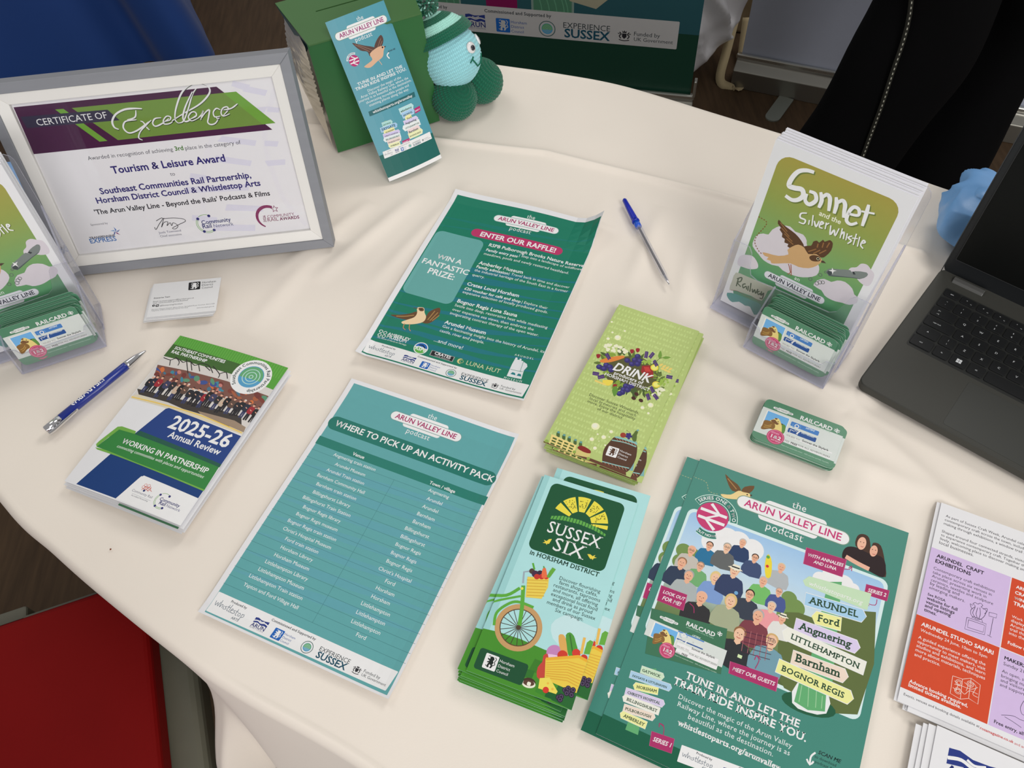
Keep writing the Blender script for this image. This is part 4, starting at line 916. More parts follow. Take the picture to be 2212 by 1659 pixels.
# ---------------------------------------------------------------- annual review cover
def face_review(v):
    v.art.cur = 'printed_panel'; m = v.art.m; w, h = v.art.w, v.art.h; rnd = random.Random(9)
    v.poly((82, 152, 56), '1022,95 1860,405 1735,600 1420,455 905,262')
    for i in range(46):
        x = 1040 + i * 18; v.line((105, 172, 72), 4, [(x, 100 + i * 6.7), (x - 62, 195 + i * 6.7)], 0)
    v.poly((62, 98, 45), '975,168 1500,372 1425,490 905,262')
    v.text('SOUTHEAST COMMUNITIES', 981, 215, 1379, 352, (236, 240, 232), b=2); v.text('RAIL PARTNERSHIP', 957, 245, 1240, 336, (236, 240, 232), b=2)
    v.art.cur = 'group_picture'
    v.poly((205, 200, 195), '905,262 1120,335 1430,445 1740,575 1515,902 1200,760 860,640 660,580')
    v.poly((120, 80, 70), '860,330 1100,400 1400,500 1700,620 1640,720 1500,680 1200,560 820,470')
    PT = [(120, 60, 50), (70, 110, 130), (160, 90, 60), (60, 130, 150), (190, 120, 110), (90, 140, 110), (110, 55, 50), (200, 110, 60), (60, 80, 140)]
    for i in range(46):
        t = rnd.random(); x = 850 + t * 820; y = 360 + t * 290 + rnd.uniform(-20, 55); v.ell(PT[i % 9], x, y, rnd.uniform(14, 34), rnd.uniform(8, 24), rnd.uniform(0, 90), 9)
    for a in ('905,275 960,300 1010,290 1060,330', '960,300 955,345', '1060,330 1110,320 1150,360 1200,345', '1120,325 1130,400', '1200,345 1260,370 1290,430', '1290,375 1340,440 1330,470', '1340,440 1390,430 1400,480', '1085,300 1100,420', '1000,280 1030,320 1020,350', '1180,350 1190,410', '1230,370 1270,410'): v.line((45, 42, 42), 7, a, 3)
    v.poly((62, 56, 52), '700,510 1500,770 1500,850 1380,840 1150,740 950,640 720,560', 0)
    v.poly((210, 200, 175), '668,565 720,560 900,640 1200,745 1380,830 1515,890 1500,905 1200,785 900,670 655,585')
    v.line((225, 190, 90), 9, '665,575 900,650 1200,755 1500,890', 5); v.poly((150, 130, 110), '1180,720 1450,800 1530,850 1515,888 1380,828 1200,745')
    cl = [(35, 35, 40), (40, 45, 60), (150, 40, 50), (35, 32, 35), (60, 60, 90), (45, 45, 48), (190, 170, 150), (30, 30, 34), (90, 70, 60), (40, 40, 45)]
    for i in range(24):
        t = i / 23; x = 835 + t * 800 + rnd.uniform(-8, 8); y = 425 + t * 275 + rnd.uniform(-14, 18); s = 1.0 - 0.12 * t
        q = v.local(x, y, x + 15 * s, y + 5); cc = cl[i % 10]
        q.poly((55, 60, 95) if i % 3 == 0 else (38, 36, 40), '-0.9,-4.2 0.9,-4.2 0.9,-8.2 0.15,-8.4 0,-5.5 -0.2,-8.6 -1.0,-8.4'); q.poly(cc, '-1.5,-1.6 -0.7,-0.9 0.7,-0.9 1.5,-1.6 1.4,-4.6 -1.4,-4.6', 2)
        q.ell((215, 165, 140), 0, 0, 0.62, 0.8, 0, 9); q.poly((60, 45, 40) if i % 4 else (210, 205, 200), [(0.7 * math.cos(R(a)), 0.15 + 0.8 * math.sin(R(a))) for a in range(10, 171, 20)]); q.line((215, 165, 140), 0.4, '-0.5,-2.6 0.4,-3.1', 0)
    v.art.cur = 'round_badge'
    v.circ((236, 236, 236), 1575, 472, 152); q = v.local(1575, 472, 1575 + 152)
    q2 = View(v.art, lambda P: q.fn(P * 0.95)); roundel(q2)
    q.arctext('Southeast Communities Rail Partnership', (40, 60, 60), 0.76, 232, -72)
    v.art.cur = 'title_panel'
    NV = (34, 62, 125)
    v.poly((22, 58, 115), '520,1012 1215,1310 1178,1362 780,1190 725,1225 570,1352 258,1228')
    v.poly(NV, '935,690 960,685 1495,915 1335,1140 700,870')
    v.poly((110, 165, 70), '565,805 600,805 710,850 700,885 500,880 405,950 400,930 420,910'); v.poly((110, 165, 70), '395,955 410,972 560,1030 1218,1312 1235,1290 600,1010')
    v.poly((50, 125, 60), '578,828 705,872 1332,1138 1225,1302 720,1090 500,990 405,950'); v.poly((35, 85, 70), '700,872 1335,1142 1350,1120 745,850')
    v.text('2025-26', 948, 835, 1390, 998, (238, 240, 242), b=2, hs=1.0); v.text('Annual Review', 952, 905, 1330, 1055, (238, 240, 242), b=1)
    v.text('WORKING IN PARTNERSHIP', 598, 932, 1240, 1187, (238, 240, 238), b=1); v.text('connecting communities with places and opportunities', 565, 960, 1210, 1224, (220, 232, 220), it=1)
    v.art.cur = 'printed_panel'
    v.poly((232, 232, 232), '760,1195 790,1195 1175,1362 1048,1556 572,1352 735,1215')
    v.art.cur = 'partner_logo'
    for i, (x, y) in enumerate(((795, 1262), (820, 1268), (778, 1275), (800, 1282), (825, 1285))): v.circ((195, 90, 75), x, y, 12, 12, r2=9); v.line((195, 90, 75), 4, [(x - 15, y + 22), (x, y + 12), (x + 14, y + 26)], 3)
    v.circ((50, 60, 110), 783, 1302, 9); v.text('Community Rail', 690, 1300, 838, 1362, (110, 110, 125)); v.text('Accredited Partnership', 685, 1335, 808, 1385, (90, 90, 100)); v.line((160, 165, 170), 2, '692,1318 832,1378', 0)
    crn(v, (885, 1305), (1062, 1375), (845, 1415))
RVC = [(1030, 103), (1848, 408), (1048, 1556), (162, 1200)]

# ---------------------------------------------------------------- certificate
def face_certificate(v):
    v.art.cur = 'background_pattern'; LG = (214, 212, 224); LG2 = (224, 222, 232)
    for a, w_ in (('1590,480 1500,600 1430,760 1330,1000 1310,1280 1340,1500', 34), ('1770,560 1720,740 1700,900 1750,1100 1830,1290 1960,1440', 34)): v.line(LG2, w_, a, 5)
    for P in ('1500,510 1610,540 1590,580 1490,545', '1580,545 1720,575 1705,612 1560,580', '1500,700 1720,680 1700,720 1480,745', '1430,870 1650,900 1640,935 1400,905', '1390,995 1620,1030 1610,1065 1380,1035', '1230,1110 1330,1125 1330,1160 1220,1150',
              '1200,1200 1600,1180 1600,1220 1200,1240', '1460,1310 1680,1320 1690,1355 1450,1350', '1240,1380 1400,1395 1400,1430 1240,1415', '1720,680 1800,690 1790,720 1715,715', '1380,1440 1640,1440 1640,1480 1380,1480', '1700,900 1790,905 1780,940 1700,935', '1700,1030 1830,1020 1830,1055 1720,1065'): v.poly(LG, P)
    v.art.cur = 'title_banner'
    PU, GN = (68, 26, 62), (108, 158, 58)
    v.poly(PU, '68,676 1395,549 1750,830 208,987'); v.poly((110, 142, 62), '455,683 1520,582 1770,787 760,895'); v.poly(GN, '1440,590 1520,582 1770,787 1690,796')
    v.poly(GN, '345,692 400,688 692,900 640,905'); v.poly((48, 44, 66), '115,740 690,695 770,765 160,815')
    v.art.cur = 'title_lettering'
    v.text('CERTIFICATE OF', 232, 798, 693, 752, (238, 238, 240), th=0.0)
    for st, w_ in (('765,825 735,810 722,770 745,725 800,695 860,688 915,690', 12), ('875,700 870,745 820,765 880,762', 9), ('850,765 805,775 795,815 830,848 880,835 930,800 960,775', 10), ('905,770 925,780 945,810 965,830', 8), ('975,765 940,800 905,840 895,880 920,895', 8),
                   ('1040,750 1000,755 985,785 1005,805 1050,785 1090,755', 9), ('1060,775 1095,765 1100,745 1075,740 1055,765 1060,790 1100,785 1135,750', 8), ('1110,770 1180,725 1290,660 1350,590 1340,545 1290,522 1225,535 1170,590 1135,690 1130,760 1150,785', 10),
                   ('1150,785 1185,770 1215,690 1240,600 1265,560', 8), ('1240,580 1195,680 1180,750 1200,775 1240,755 1265,735', 10), ('1225,760 1265,740 1260,715 1235,715 1215,745 1235,770 1275,755', 8), ('1275,755 1300,730 1310,705 1295,765', 8),
                   ('1297,755 1325,715 1350,700 1345,745 1340,780 1360,795 1390,785 1415,745', 9), ('1420,700 1395,690 1375,715 1385,745 1420,740', 8), ('1440,735 1470,700 1462,680 1435,690 1425,720 1440,740 1480,725', 8), ('1440,700 1490,690 1530,660', 8), ('1395,740 1400,758 1415,752', 6)):
        v.line((45, 60, 35), w_ * .8, [(a + 3, b + 5) for a, b in pts(st)], 6)
        v.line((240, 240, 240), w_, st, 6, taper=[.6, 1.1, 1, 1.1, .6])
    v.art.cur = 'body_text'
    v.text('Awarded in recognition of achieving', 566, 1022, 1120, 972, (75, 75, 85)); v.text('3rd', 1132, 965, 1186, 960, (70, 120, 45), b=2); v.text('place in the category of', 1197, 958, 1552, 925, (75, 75, 85))
    IN = (45, 40, 110)
    v.text('Tourism & Leisure Award', 725, 1110, 1456, 1038, IN, b=2); v.text('to', 1102, 1128, 1133, 1125, (75, 75, 85)); v.text('Southeast Communities Rail Partnership,', 648, 1240, 1620, 1148, IN, b=2); v.text('Horsham District Council & Whistlestop Arts', 627, 1303, 1678, 1195, IN, b=2)
    v.text("'The Arun Valley Line - Beyond the Rails' Podcasts & Films", 615, 1375, 1737, 1258, (30, 30, 40), b=1)
    v.text('Sponsored by', 588, 1452, 700, 1443, (80, 80, 90)); v.text('Jools Townsend', 1028, 1500, 1172, 1488, (60, 60, 100)); v.text('Chief executive', 1038, 1523, 1176, 1511, (100, 100, 115))
    v.art.cur = 'signature'
    v.line((45, 45, 50), 4, '1000,1460 1010,1475 1030,1440 1050,1410 1045,1400 1010,1420', 5); v.line((45, 45, 50), 4, '1060,1400 1045,1460 1060,1430 1085,1425 1080,1450 1100,1430 1110,1450 1120,1430 1150,1450 1135,1470 1115,1465 1160,1440 1198,1420 1180,1405 1120,1400 1050,1405', 5)
    v.art.cur = 'sponsor_logo'
    v.text('TRANSPENNINE', 582, 1540, 748, 1523, (60, 60, 75), b=2); v.text('EXPRESS', 588, 1566, 760, 1550, (70, 115, 175), b=1)
    for i, a in enumerate((20, 92, 164, 236, 308)):
        q = v.local(750, 1490, 785); q.poly(((100, 120, 170), (60, 110, 180), (120, 160, 205), (70, 90, 150), (130, 50, 110))[i], [(0, 0), (0.45 * math.cos(R(a - 36)), 0.45 * math.sin(R(a - 36))), (math.cos(R(a)), math.sin(R(a)))])
    crn(v, (1262, 1385), (1492, 1362), (1265, 1500))
    v.art.cur = 'awards_logo'
    q = v.local(1725, 1390, 1806); q.line((130, 45, 90), 0.2, [(0.9 * math.cos(R(t)), 0.9 * math.sin(R(t))) for t in range(60, 250, 12)], 0, taper=[1.1, 1.3, 1, .5]); 
    q.poly((130, 45, 90), [((0.32 if i % 2 == 0 else 0.15) * math.cos(R(90 + 36 * i)) + .62, (0.32 if i % 2 == 0 else 0.15) * math.sin(R(90 + 36 * i)) + .62) for i in range(10)]); q.poly((236, 236, 238), [((0.22 if i % 2 == 0 else 0.1) * math.cos(R(90 + 36 * i)) + .62, (0.22 if i % 2 == 0 else 0.1) * math.sin(R(90 + 36 * i)) + .62) for i in range(10)])
    v.text('COMMUNITY', 1718, 1398, 1886, 1378, (130, 50, 90)); v.text('RAIL', 1720, 1420, 1788, 1412, (130, 50, 90)); v.text('AWARDS', 1795, 1411, 1918, 1398, (120, 40, 85), b=2)
    v.text('2026', 1710, 1422, 1703, 1380, (120, 40, 85), b=1, tilt=1)
CTC = [(50, 650), (1750, 478), (1988, 1460), (515, 1638)]

def face_business(v):
    v.art.cur = 'council_logo'
    hdc(v, (1303, 1033), (1382, 1027), (1297, 1091), (28, 28, 30), (236, 236, 236), (60, 60, 62), gap=0.12)
    v.art.cur = 'contact_text'; D = (70, 70, 75)
    v.text('Enterprise Team', 1046, 1150, 1166, 1143, D, b=1); v.text('Email: business.support@horsham.gov.uk', 1040, 1175, 1332, 1157, D); v.text('Visit: www.horsham.gov.uk/business', 1037, 1188, 1290, 1173, D)
    v.circ((30, 30, 32), 1043, 1206, 11); v.box((30, 30, 32), (1061, 1198), (1081, 1214), 0.2); v.text('f', 1040, 1212, 1047, 1212, WHITE, b=2); v.text('in', 1064, 1211, 1078, 1210, WHITE, b=2); v.text('@EnterprisingHorsham', 1090, 1208, 1253, 1197, D)
    v.text('Horsham District Council, Albery House, Springfield Road, Horsham, RH12 2GB', 1027, 1233, 1462, 1202, (100, 100, 105)); v.text('Telephone: 01403 215100 (calls may be recorded)', 1024, 1246, 1288, 1228, (100, 100, 105)); v.text('www.horsham.gov.uk', 1348, 1224, 1460, 1215, (100, 100, 105))
BZC = [(1050, 1033), (1513, 1005), (1470, 1240), (985, 1300)]

def face_craft(v):
    v.art.cur = 'printed_panel'; LI, RD = (200, 178, 216), (200, 72, 42); D = (50, 48, 55)
    a = v.map([(362, 335), (845, 527), (272, 735), (773, 942), (175, 1172), (695, 1402)])
    X0, X1 = 0.0, (a[1][0] + a[3][0] + a[5][0]) / 3; Y0, Y1, Y2 = (a[0][1] + a[1][1]) / 2, (a[2][1] + a[3][1]) / 2, (a[4][1] + a[5][1]) / 2
    q = View(v.art, lambda P: P); W = v.art.w
    rc = lambda col, x0, x1, y0, y1: v.piece('colour_panel') or q.poly(col, [(x0, y0), (x1, y0), (x1, y1), (x0, y1)])
    rc(LI, X0, X1 - .0004, Y1, Y0); rc(RD, X1 + .0004, W, Y1 + .0004, Y0); rc(RD, X0, X1 - .0004, Y2, Y1 - .0004); rc(LI, X1 + .0004, W, Y2, Y1 - .0004)
    v.art.cur = 'body_text'
    L = lambda t, x, y, x1, y1, col, b=0, **k: v.text(t, x, y, x1, y1, col, b=b, **k)
    for t, x, y, n in (('As part of Sussex Craft Week, Arundel celebrates', 449, 155, 1), ('contemporary craft across the town, including', 443, 178, 1), ('making through exhibitions, a window trail and', 437, 201, 1), ('Shaped around four connected strands, visitors', 425, 248, 1), ('to experience contemporary craft. Together they', 420, 270, 1), ('lively, welcoming place to discover making and', 415, 293, 1)):
        L(t, x, y, x + 11.2 * len(t), y + 11.2 * len(t) * 0.385, D)
    L('local businesses.', 409, 318, 613, 398, D)
    L('ARUNDEL  CRAFT', 393, 398, 675, 508, (30, 25, 35), b=2); L('EXHIBITIONS', 386, 427, 596, 515, (30, 25, 35), b=2)
    for t, *xy in (('Contemporary craft exhibitions', 375, 470, 740, 614), ('take place across six venues in', 370, 493, 722, 636), ('Arundel, presenting work in', 365, 518, 690, 647), ('ceramics, textiles and sculpture', 359, 542, 730, 688), ('by leading and', 354, 564, 528, 632), ('emerging makers.', 348, 588, 562, 671)): L(t, *xy, D)
    for t, *xy in (('See ROSA', 339, 628, 446, 668), ('website for full', 333, 652, 517, 722), ('venue listings', 328, 674, 500, 742), ('and opening', 322, 697, 478, 757), ('times.', 317, 722, 392, 750)): L(t, *xy, (40, 35, 45), b=1)
    WH = (240, 232, 228)
    L('ARUNDEL STUDIO SAFARI', 301, 808, 732, 985, WH, b=2); L('Wednesday 24 June, 10am to 5pm', 297, 840, 694, 1008, WH)
    for t, *xy in (('A guided experience offering the', 283, 888, 685, 1048), ('opportunity to meet makers, visit', 278, 912, 684, 1078), ('studios and exhibitions, and learn', 272, 937, 683, 1105), ('more about materials, techniques', 266, 962, 682, 1133), ('and practice.', 260, 988, 413, 1053)): L(t, *xy, WH)
    L('Advance booking required,', 228, 1150, 579, 1298, WH, b=1); L('limited tickets available.', 224, 1172, 538, 1308, WH, b=1)
    L('Events, venues and booking details available at', 197, 1222, 648, 1425, D); L('rosamagazine.co.uk', 653, 1428, 853, 1515, (190, 50, 50), b=1); L('and arundel.org', 858, 1520, 1010, 1585, (190, 50, 50))
    for t, *xy in (('ARUNDEL', 868, 585, 1010, 640), ('CRAFT', 862, 618, 960, 658), ('WINDOW', 858, 650, 990, 702), ('TRAIL', 852, 683, 945, 720)): L(t, *xy, WH, b=2)
    for t, *xy in (('Work by makers on', 843, 762, 1060, 845), ('display across the', 838, 787, 1050, 868), ('Arundel, with a', 833, 812, 1020, 885), ('trail that leads', 830, 838, 1000, 902), ('into the shops', 826, 862, 1000, 930)): L(t, *xy, WH)
    L('Follow the trail', 818, 920, 1010, 995, WH, b=1); L('MAKERS DAY', 798, 1012, 1010, 1098, (30, 25, 35), b=2); L('Sunday 21 June', 792, 1045, 985, 1122, D)
    for t, *xy in (('An open, sociable', 783, 1090, 1000, 1175), ('bringing makers', 779, 1118, 980, 1198), ('and visitors here', 775, 1144, 985, 1228), ('and support', 771, 1170, 920, 1230)): L(t, *xy, D)
    L('Free entry, all', 735, 1395, 912, 1463, (40, 35, 45), b=1)
    v.art.cur = 'line_illustration'; K = (70, 60, 85)
    for a in ('610,680 625,672 640,682 655,676 670,690 660,700 690,720 678,755 650,775 625,770 600,745 600,715 625,695 610,680', '625,700 610,735 630,768', '640,703 630,740 640,772', '652,703 655,740 645,772', '610,690 595,680 600,700 608,712', '672,712 695,708 695,725 680,740'): v.line(K, 3, a, 4)
    for a in ('575,760 690,800 680,865 562,830 575,760', '585,775 680,808 672,850 578,820 585,775', '605,765 610,755 665,775 668,790', '708,730 755,742 750,765 706,752 708,730', '732,765 712,870', '697,865 722,880'): v.line(K, 3, a, 0)
    K = (235, 205, 195)
    for a in ('490,1110 548,1130 600,1125 655,1165 640,1280 585,1245 535,1250 475,1215 490,1110', '548,1130 535,1250', '600,1125 585,1245'): v.line(K, 3, a, 0)
    for a in ('500,1140 520,1160 510,1190 490,1180', '560,1150 580,1170 570,1200', '610,1150 630,1180 610,1220 640,1240', '500,1200 530,1190 560,1220 590,1200 640,1220', '500,1160 540,1170 600,1190 640,1180'): v.line(K, 3, a, 4)
    for x, y in ((527, 1152), (520, 1200), (595, 1160)):
        for r in (12, 20): v.circ(K, x, y, r, 16, r2=r - 3)
    v.line((70, 60, 85), 3, '780,1345 850,1350 900,1375 960,1390', 4); v.line((70, 60, 85), 3, '800,1355 850,1385 900,1420', 4); v.line((70, 60, 85), 3, '915,1260 895,1300 905,1340 940,1350', 4)
CRC = [(423.1, 73.8), (1407.2, 431.0), (1278.9, 1748.7), (158.3, 1259.2)]

def face_tall(v):
    """the tall leaflet leaning on the box"""
    v.art.cur = 'printed_panel'; m = v.art.m; w, h = v.art.w, v.art.h; WS = (228, 228, 236)
    yb = h - v.map([(965, 1335)])[0][1]; m.poly((36, 98, 92), [(0, yb), (w, yb), (w, h), (0, h)]); m.poly(WS, [(0, h - .0052), (w, h - .0052), (w, h), (0, h)])
    avl_logo(v, (613, 305), (1060, 147), (228, 228, 236), (150, 45, 110))
    v.art.cur = 'bird_illustration'; BR, TA = (88, 66, 60), (210, 170, 140)
    v.poly(BR, '752,358 800,368 860,385 930,400 975,430 935,455 900,480 880,440 820,425', 3); v.poly(BR, '940,410 960,350 1000,298 1022,330 1015,380 985,420 960,440', 3)
    for a in ('775,372 900,440', '965,420 1000,330', '980,420 1012,350', '800,375 930,430'): v.line((140, 108, 92), 5, a, 0)
    v.poly(TA, '900,460 960,410 1010,395 1030,405 1020,440 1010,490 960,530 900,580 848,572 880,545 920,510', 3); v.circ((45, 30, 30), 1012, 408, 7); v.poly((60, 45, 45), '1025,400 1045,397 1030,412'); v.line(TA, 5, '975,520 1000,560', 0)
    v.art.cur = 'round_badge'
    q = v.local(766, 514, 812); q.circ((180, 45, 110), 0, 0, 0.98); rail_arrows(q, (232, 225, 235), 0.2)
    q.line((215, 222, 230), 0.36, [(1.25 * math.cos(R(t)), 1.25 * math.sin(R(t))) for t in range(60, 165, 8)], 0); q.arctext('ALL ABOARD', (60, 90, 110), 1.16, 158, 64)
    v.line(WS, 9, '1065,455 1048,480 1068,508', 4); v.text('SCAN ME', 1060, 455, 1122, 430, (50, 60, 70), b=1, it=1)
    v.art.cur = 'slogan_text'
    v.text('TUNE IN AND LET THE', 792, 733, 1178, 592, (232, 230, 238), b=1, serif=2, hs=0.82); v.text('TRAIN RIDE INSPIRE YOU.', 775, 780, 1210, 612, (232, 230, 238), b=1, serif=2, hs=0.82)
    v.art.cur = 'body_text'
    for t, *xy in (('Discover the magic of the', 875, 790, 1160, 683), ('Arun Valley Railway Line, where the', 815, 846, 1222, 690), ('journey is as beautiful as the destination,', 800, 885, 1246, 708), ('showcasing incredible people and', 860, 895, 1224, 752), ('stunning places along the way.', 885, 918, 1222, 785)): v.text(t, *xy, (222, 226, 234), serif=1)
    v.poly((45, 100, 105), '873,962 1265,800 1273,843 884,1003')
    v.text('whistlestoparts.org/arunvalley', 912, 982, 1248, 838, (228, 230, 236), b=1, serif=1)
    v.art.cur = 'signpost_picture'
    v.poly((110, 170, 140), '1000,1045 1020,1038 1120,1260 1065,1290'); v.piece('signpost_picture'); v.poly((110, 170, 140), '1175,920 1200,912 1290,1180 1245,1200')
    v.sign_h = 0.0036
    signs(v, (((165, 210, 205), 990, 1085, 1055, 1062, 'GATWICK', 1), ((150, 190, 225), 980, 1128, 1090, 1088, 'FAYGATE', 1), ((238, 222, 165), 1010, 1148, 1078, 1120, 'HORSHAM', -1), ((200, 190, 225), 1000, 1180, 1110, 1145, "CHRIST'S HOSPITAL", 1), ((215, 225, 235), 1010, 1210, 1122, 1172, 'BILLINGSHURST', -1), ((230, 205, 200), 1030, 1235, 1120, 1202, 'PULBOROUGH', 1), ((240, 230, 180), 1045, 1262, 1118, 1238, 'AMBERLEY', -1)))
    v.sign_h = 0.0046
    signs(v, (((175, 215, 215), 1140, 975, 1235, 935, 'whistlestop', 1), ((160, 195, 232), 1158, 1010, 1240, 975, 'ARUNDEL', 1), ((240, 222, 165), 1190, 1035, 1228, 1020, 'Ford', -1), ((205, 195, 230), 1172, 1078, 1268, 1040, 'Angmering', 1), ((220, 228, 235), 1172, 1115, 1290, 1068, 'LITTLEHAMPTON', -1), ((232, 205, 205), 1200, 1150, 1280, 1115, 'Barnham', 1), ((235, 228, 180), 1205, 1182, 1300, 1142, 'BOGNOR REGIS', 1)))
    v.piece('pink_label'); v.poly((175, 45, 110), '1255,945 1305,920 1310,960 1262,985'); v.text('SERIES 2', 1262, 972, 1305, 950, WS, b=1, tilt=1)
    v.piece('pink_label'); v.poly((175, 45, 110), '1138,1215 1200,1188 1206,1225 1145,1250'); v.text('SERIES 1', 1145, 1240, 1200, 1214, WS, b=1, tilt=1)
    strip(v, (980, 1305), (1375, 1138), (995, 1362))
TLC = [(523, 157), (1045, -10), (1462, 1355), (1030, 1553)]
# ================================================================ the setting
def struct(o): o['kind'] = 'structure'; return o
wood = mat('wood_floor', c(70, 54, 38), 0.6, var=0.55, vscale=9, stretch=(9.0, 0.9, 1.0, R(-18)), bump=0.05, bscale=30, spec=0.2)
b = MB(); b.box(-4, 4, -2.5, 6, -0.05, 0); struct(b.build('floor', wood))

# ================================================================ table and its cloth
OUT = catmull([(0.025, 1.154), (0.109, 1.121), (0.21, 1.073), (0.338, 0.985), (0.418, 0.929), (0.499, 0.874), (0.572, 0.812), (0.66, 0.735), (0.80, 0.56), (0.86, 0.38), (0.82, 0.18), (0.66, 0.02), (0.42, -0.07), (0.18, -0.06),
              (-0.03, 0.05), (-0.166, 0.148), (-0.273, 0.212), (-0.336, 0.255), (-0.43, 0.328), (-0.49, 0.378), (-0.556, 0.436), (-0.68, 0.58), (-0.75, 0.77), (-0.73, 0.98), (-0.60, 1.12), (-0.46, 1.20), (-0.37, 1.245), (-0.24, 1.252), (-0.10, 1.205)], 14, True)
OUT = [tuple(p) for p in OUT]
OUT = OUT[::-1] if sum(OUT[i][0] * OUT[(i+1) % len(OUT)][1] - OUT[(i+1) % len(OUT)][0] * OUT[i][1] for i in range(len(OUT))) < 0 else OUT
t = thing('display_table', 'long table with rounded edges hidden under the cream cloth', 'table', (0.05, 0.6, -TZ))
b = MB(); b.prism([(p[0] * 0.985 - 0.05 - 0.015 * 0.05, p[1] * 0.985 - 0.6 + 0.009) for p in OUT][::6], TZ - 0.03, TZ - 0.0075); b.build('table_top', mat('table_board', c(150, 120, 90), 0.6, var=0.1), t, bevel=0.004)
for x, y in ((-0.45, 0.3), (0.5, -0.35), (0.4, 0.1), (-0.5, -0.1)):
    b = MB(); b.tube([(x, y, 0.0), (x, y, TZ - 0.03)], 0.016, 12); b.build('leg', mat('table_leg_metal', c(120, 122, 125), 0.35, 0.9), t)
def seg(p, a, b_):
    ax, ay = a; bx, by = b_; L2 = (bx-ax)**2 + (by-ay)**2; tt = max(0, min(1, ((p[0]-ax)*(bx-ax) + (p[1]-ay)*(by-ay)) / L2))
    return math.hypot(p[0] - ax - tt * (bx-ax), p[1] - ay - tt * (by-ay)), tt
FOLDS = [((-0.29, 1.045), (0.075, 0.93), 0.0048, 0.0048, 1), ((0.075, 0.93), (0.29, 0.815), 0.0048, 0.0048, 1), ((0.29, 0.815), (0.52, 0.68), 0.0046, 0.0048, 1), ((-0.5, 1.10), (-0.29, 1.045), 0.002, 0.004, 1),
         # soft drags and creases
         ((0.52, 0.62), (0.36, 0.46), 0.003, 0.014, 0), ((0.36, 0.46), (0.44, 0.33), 0.003, 0.012, 0), ((0.33, 0.42), (0.50, 0.28), 0.0025, 0.012, 0), ((0.30, 0.52), (0.40, 0.47), 0.0025, 0.010, 0), ((0.36, 0.40), (0.30, 0.28), 0.002, 0.014, 0),
         ((0.20, 0.56), (0.33, 0.44), 0.002, 0.012, 0), ((0.18, 0.50), (0.26, 0.40), 0.002, 0.012, 0), ((-0.03, 0.88), (-0.17, 0.70), 0.002, 0.012, 0), ((-0.10, 0.87), (-0.24, 0.72), 0.0024, 0.012, 0), ((-0.17, 0.86), (-0.29, 0.74), 0.002, 0.011, 0), ((-0.21, 0.82), (-0.32, 0.64), 0.0018, 0.014, 0),
         ((0.14, 0.78), (0.06, 0.66), 0.0018, 0.014, 0), ((0.22, 0.80), (0.15, 0.66), 0.0018, 0.012, 0), ((-0.36, 0.74), (-0.44, 0.66), 0.0016, 0.010, 0), ((0.25, 0.74), (0.20, 0.60), 0.0018, 0.012, 0), ((0.24, 0.36), (0.34, 0.22), 0.0022, 0.014, 0), ((0.40, 0.24), (0.52, 0.14), 0.002, 0.012, 0)]
def hz(x, y):
    z = -0.0040 + 0.0022 * noise.noise(Vector((x * 5, y * 5, 1.3))) + 0.0007 * noise.noise(Vector((x * 14, y * 9, 4)))
    rg = 0.0
    for a, b_, hh, w, kind in FOLDS:
        if min(a[0], b_[0]) - 0.05 < x < max(a[0], b_[0]) + 0.05 and min(a[1], b_[1]) - 0.05 < y < max(a[1], b_[1]) + 0.05:
            d, tt = seg((x, y), a, b_); e = 1.0 if kind else math.sin(math.pi * min(1, max(0, tt))) ** 0.6
            if kind: rg = max(rg, hh * math.exp(-(d / w) ** 2))
            else: z += hh * 2.0 * e * math.exp(-(d / w) ** 2)
    return z + rg
N = len(OUT); CX, CY = 0.05, 0.6; NR = 210; OUT2 = []
for i in range(N):
    p, q = OUT[i], OUT[(i + 1) % N]; OUT2 += [p, ((p[0] + q[0]) / 2, (p[1] + q[1]) / 2)]
N = len(OUT2); V = [(CX, CY, hz(CX, CY))]; F = []
def nrm(i):
    a, c_ = OUT2[i - 3], OUT2[(i + 3) % N]; d = Vector((c_[0] - a[0], c_[1] - a[1])).normalized(); return (d.y, -d.x)
NM = [nrm(i) for i in range(N)]
for r_ in range(1, NR + 1):
    f = (r_ / NR)
    for i, p in enumerate(OUT2):
        x, y = CX + (p[0] - NM[i][0] * 0.012 - CX) * f, CY + (p[1] - NM[i][1] * 0.012 - CY) * f
        V.append((x, y, hz(x, y)))
for i in range(N): F.append([0, 1 + i, 1 + (i + 1) % N])
for r_ in range(NR - 1):
    for i in range(N):
        a = 1 + r_ * N; F.append([a + i, a + N + i, a + N + (i + 1) % N, a + (i + 1) % N])
def sst(e0, e1, x): x = max(0, min(1, (x - e0) / (e1 - e0))); return x * x * (3 - 2 * x)
ND = 34; base = 1 + (NR - 1) * N
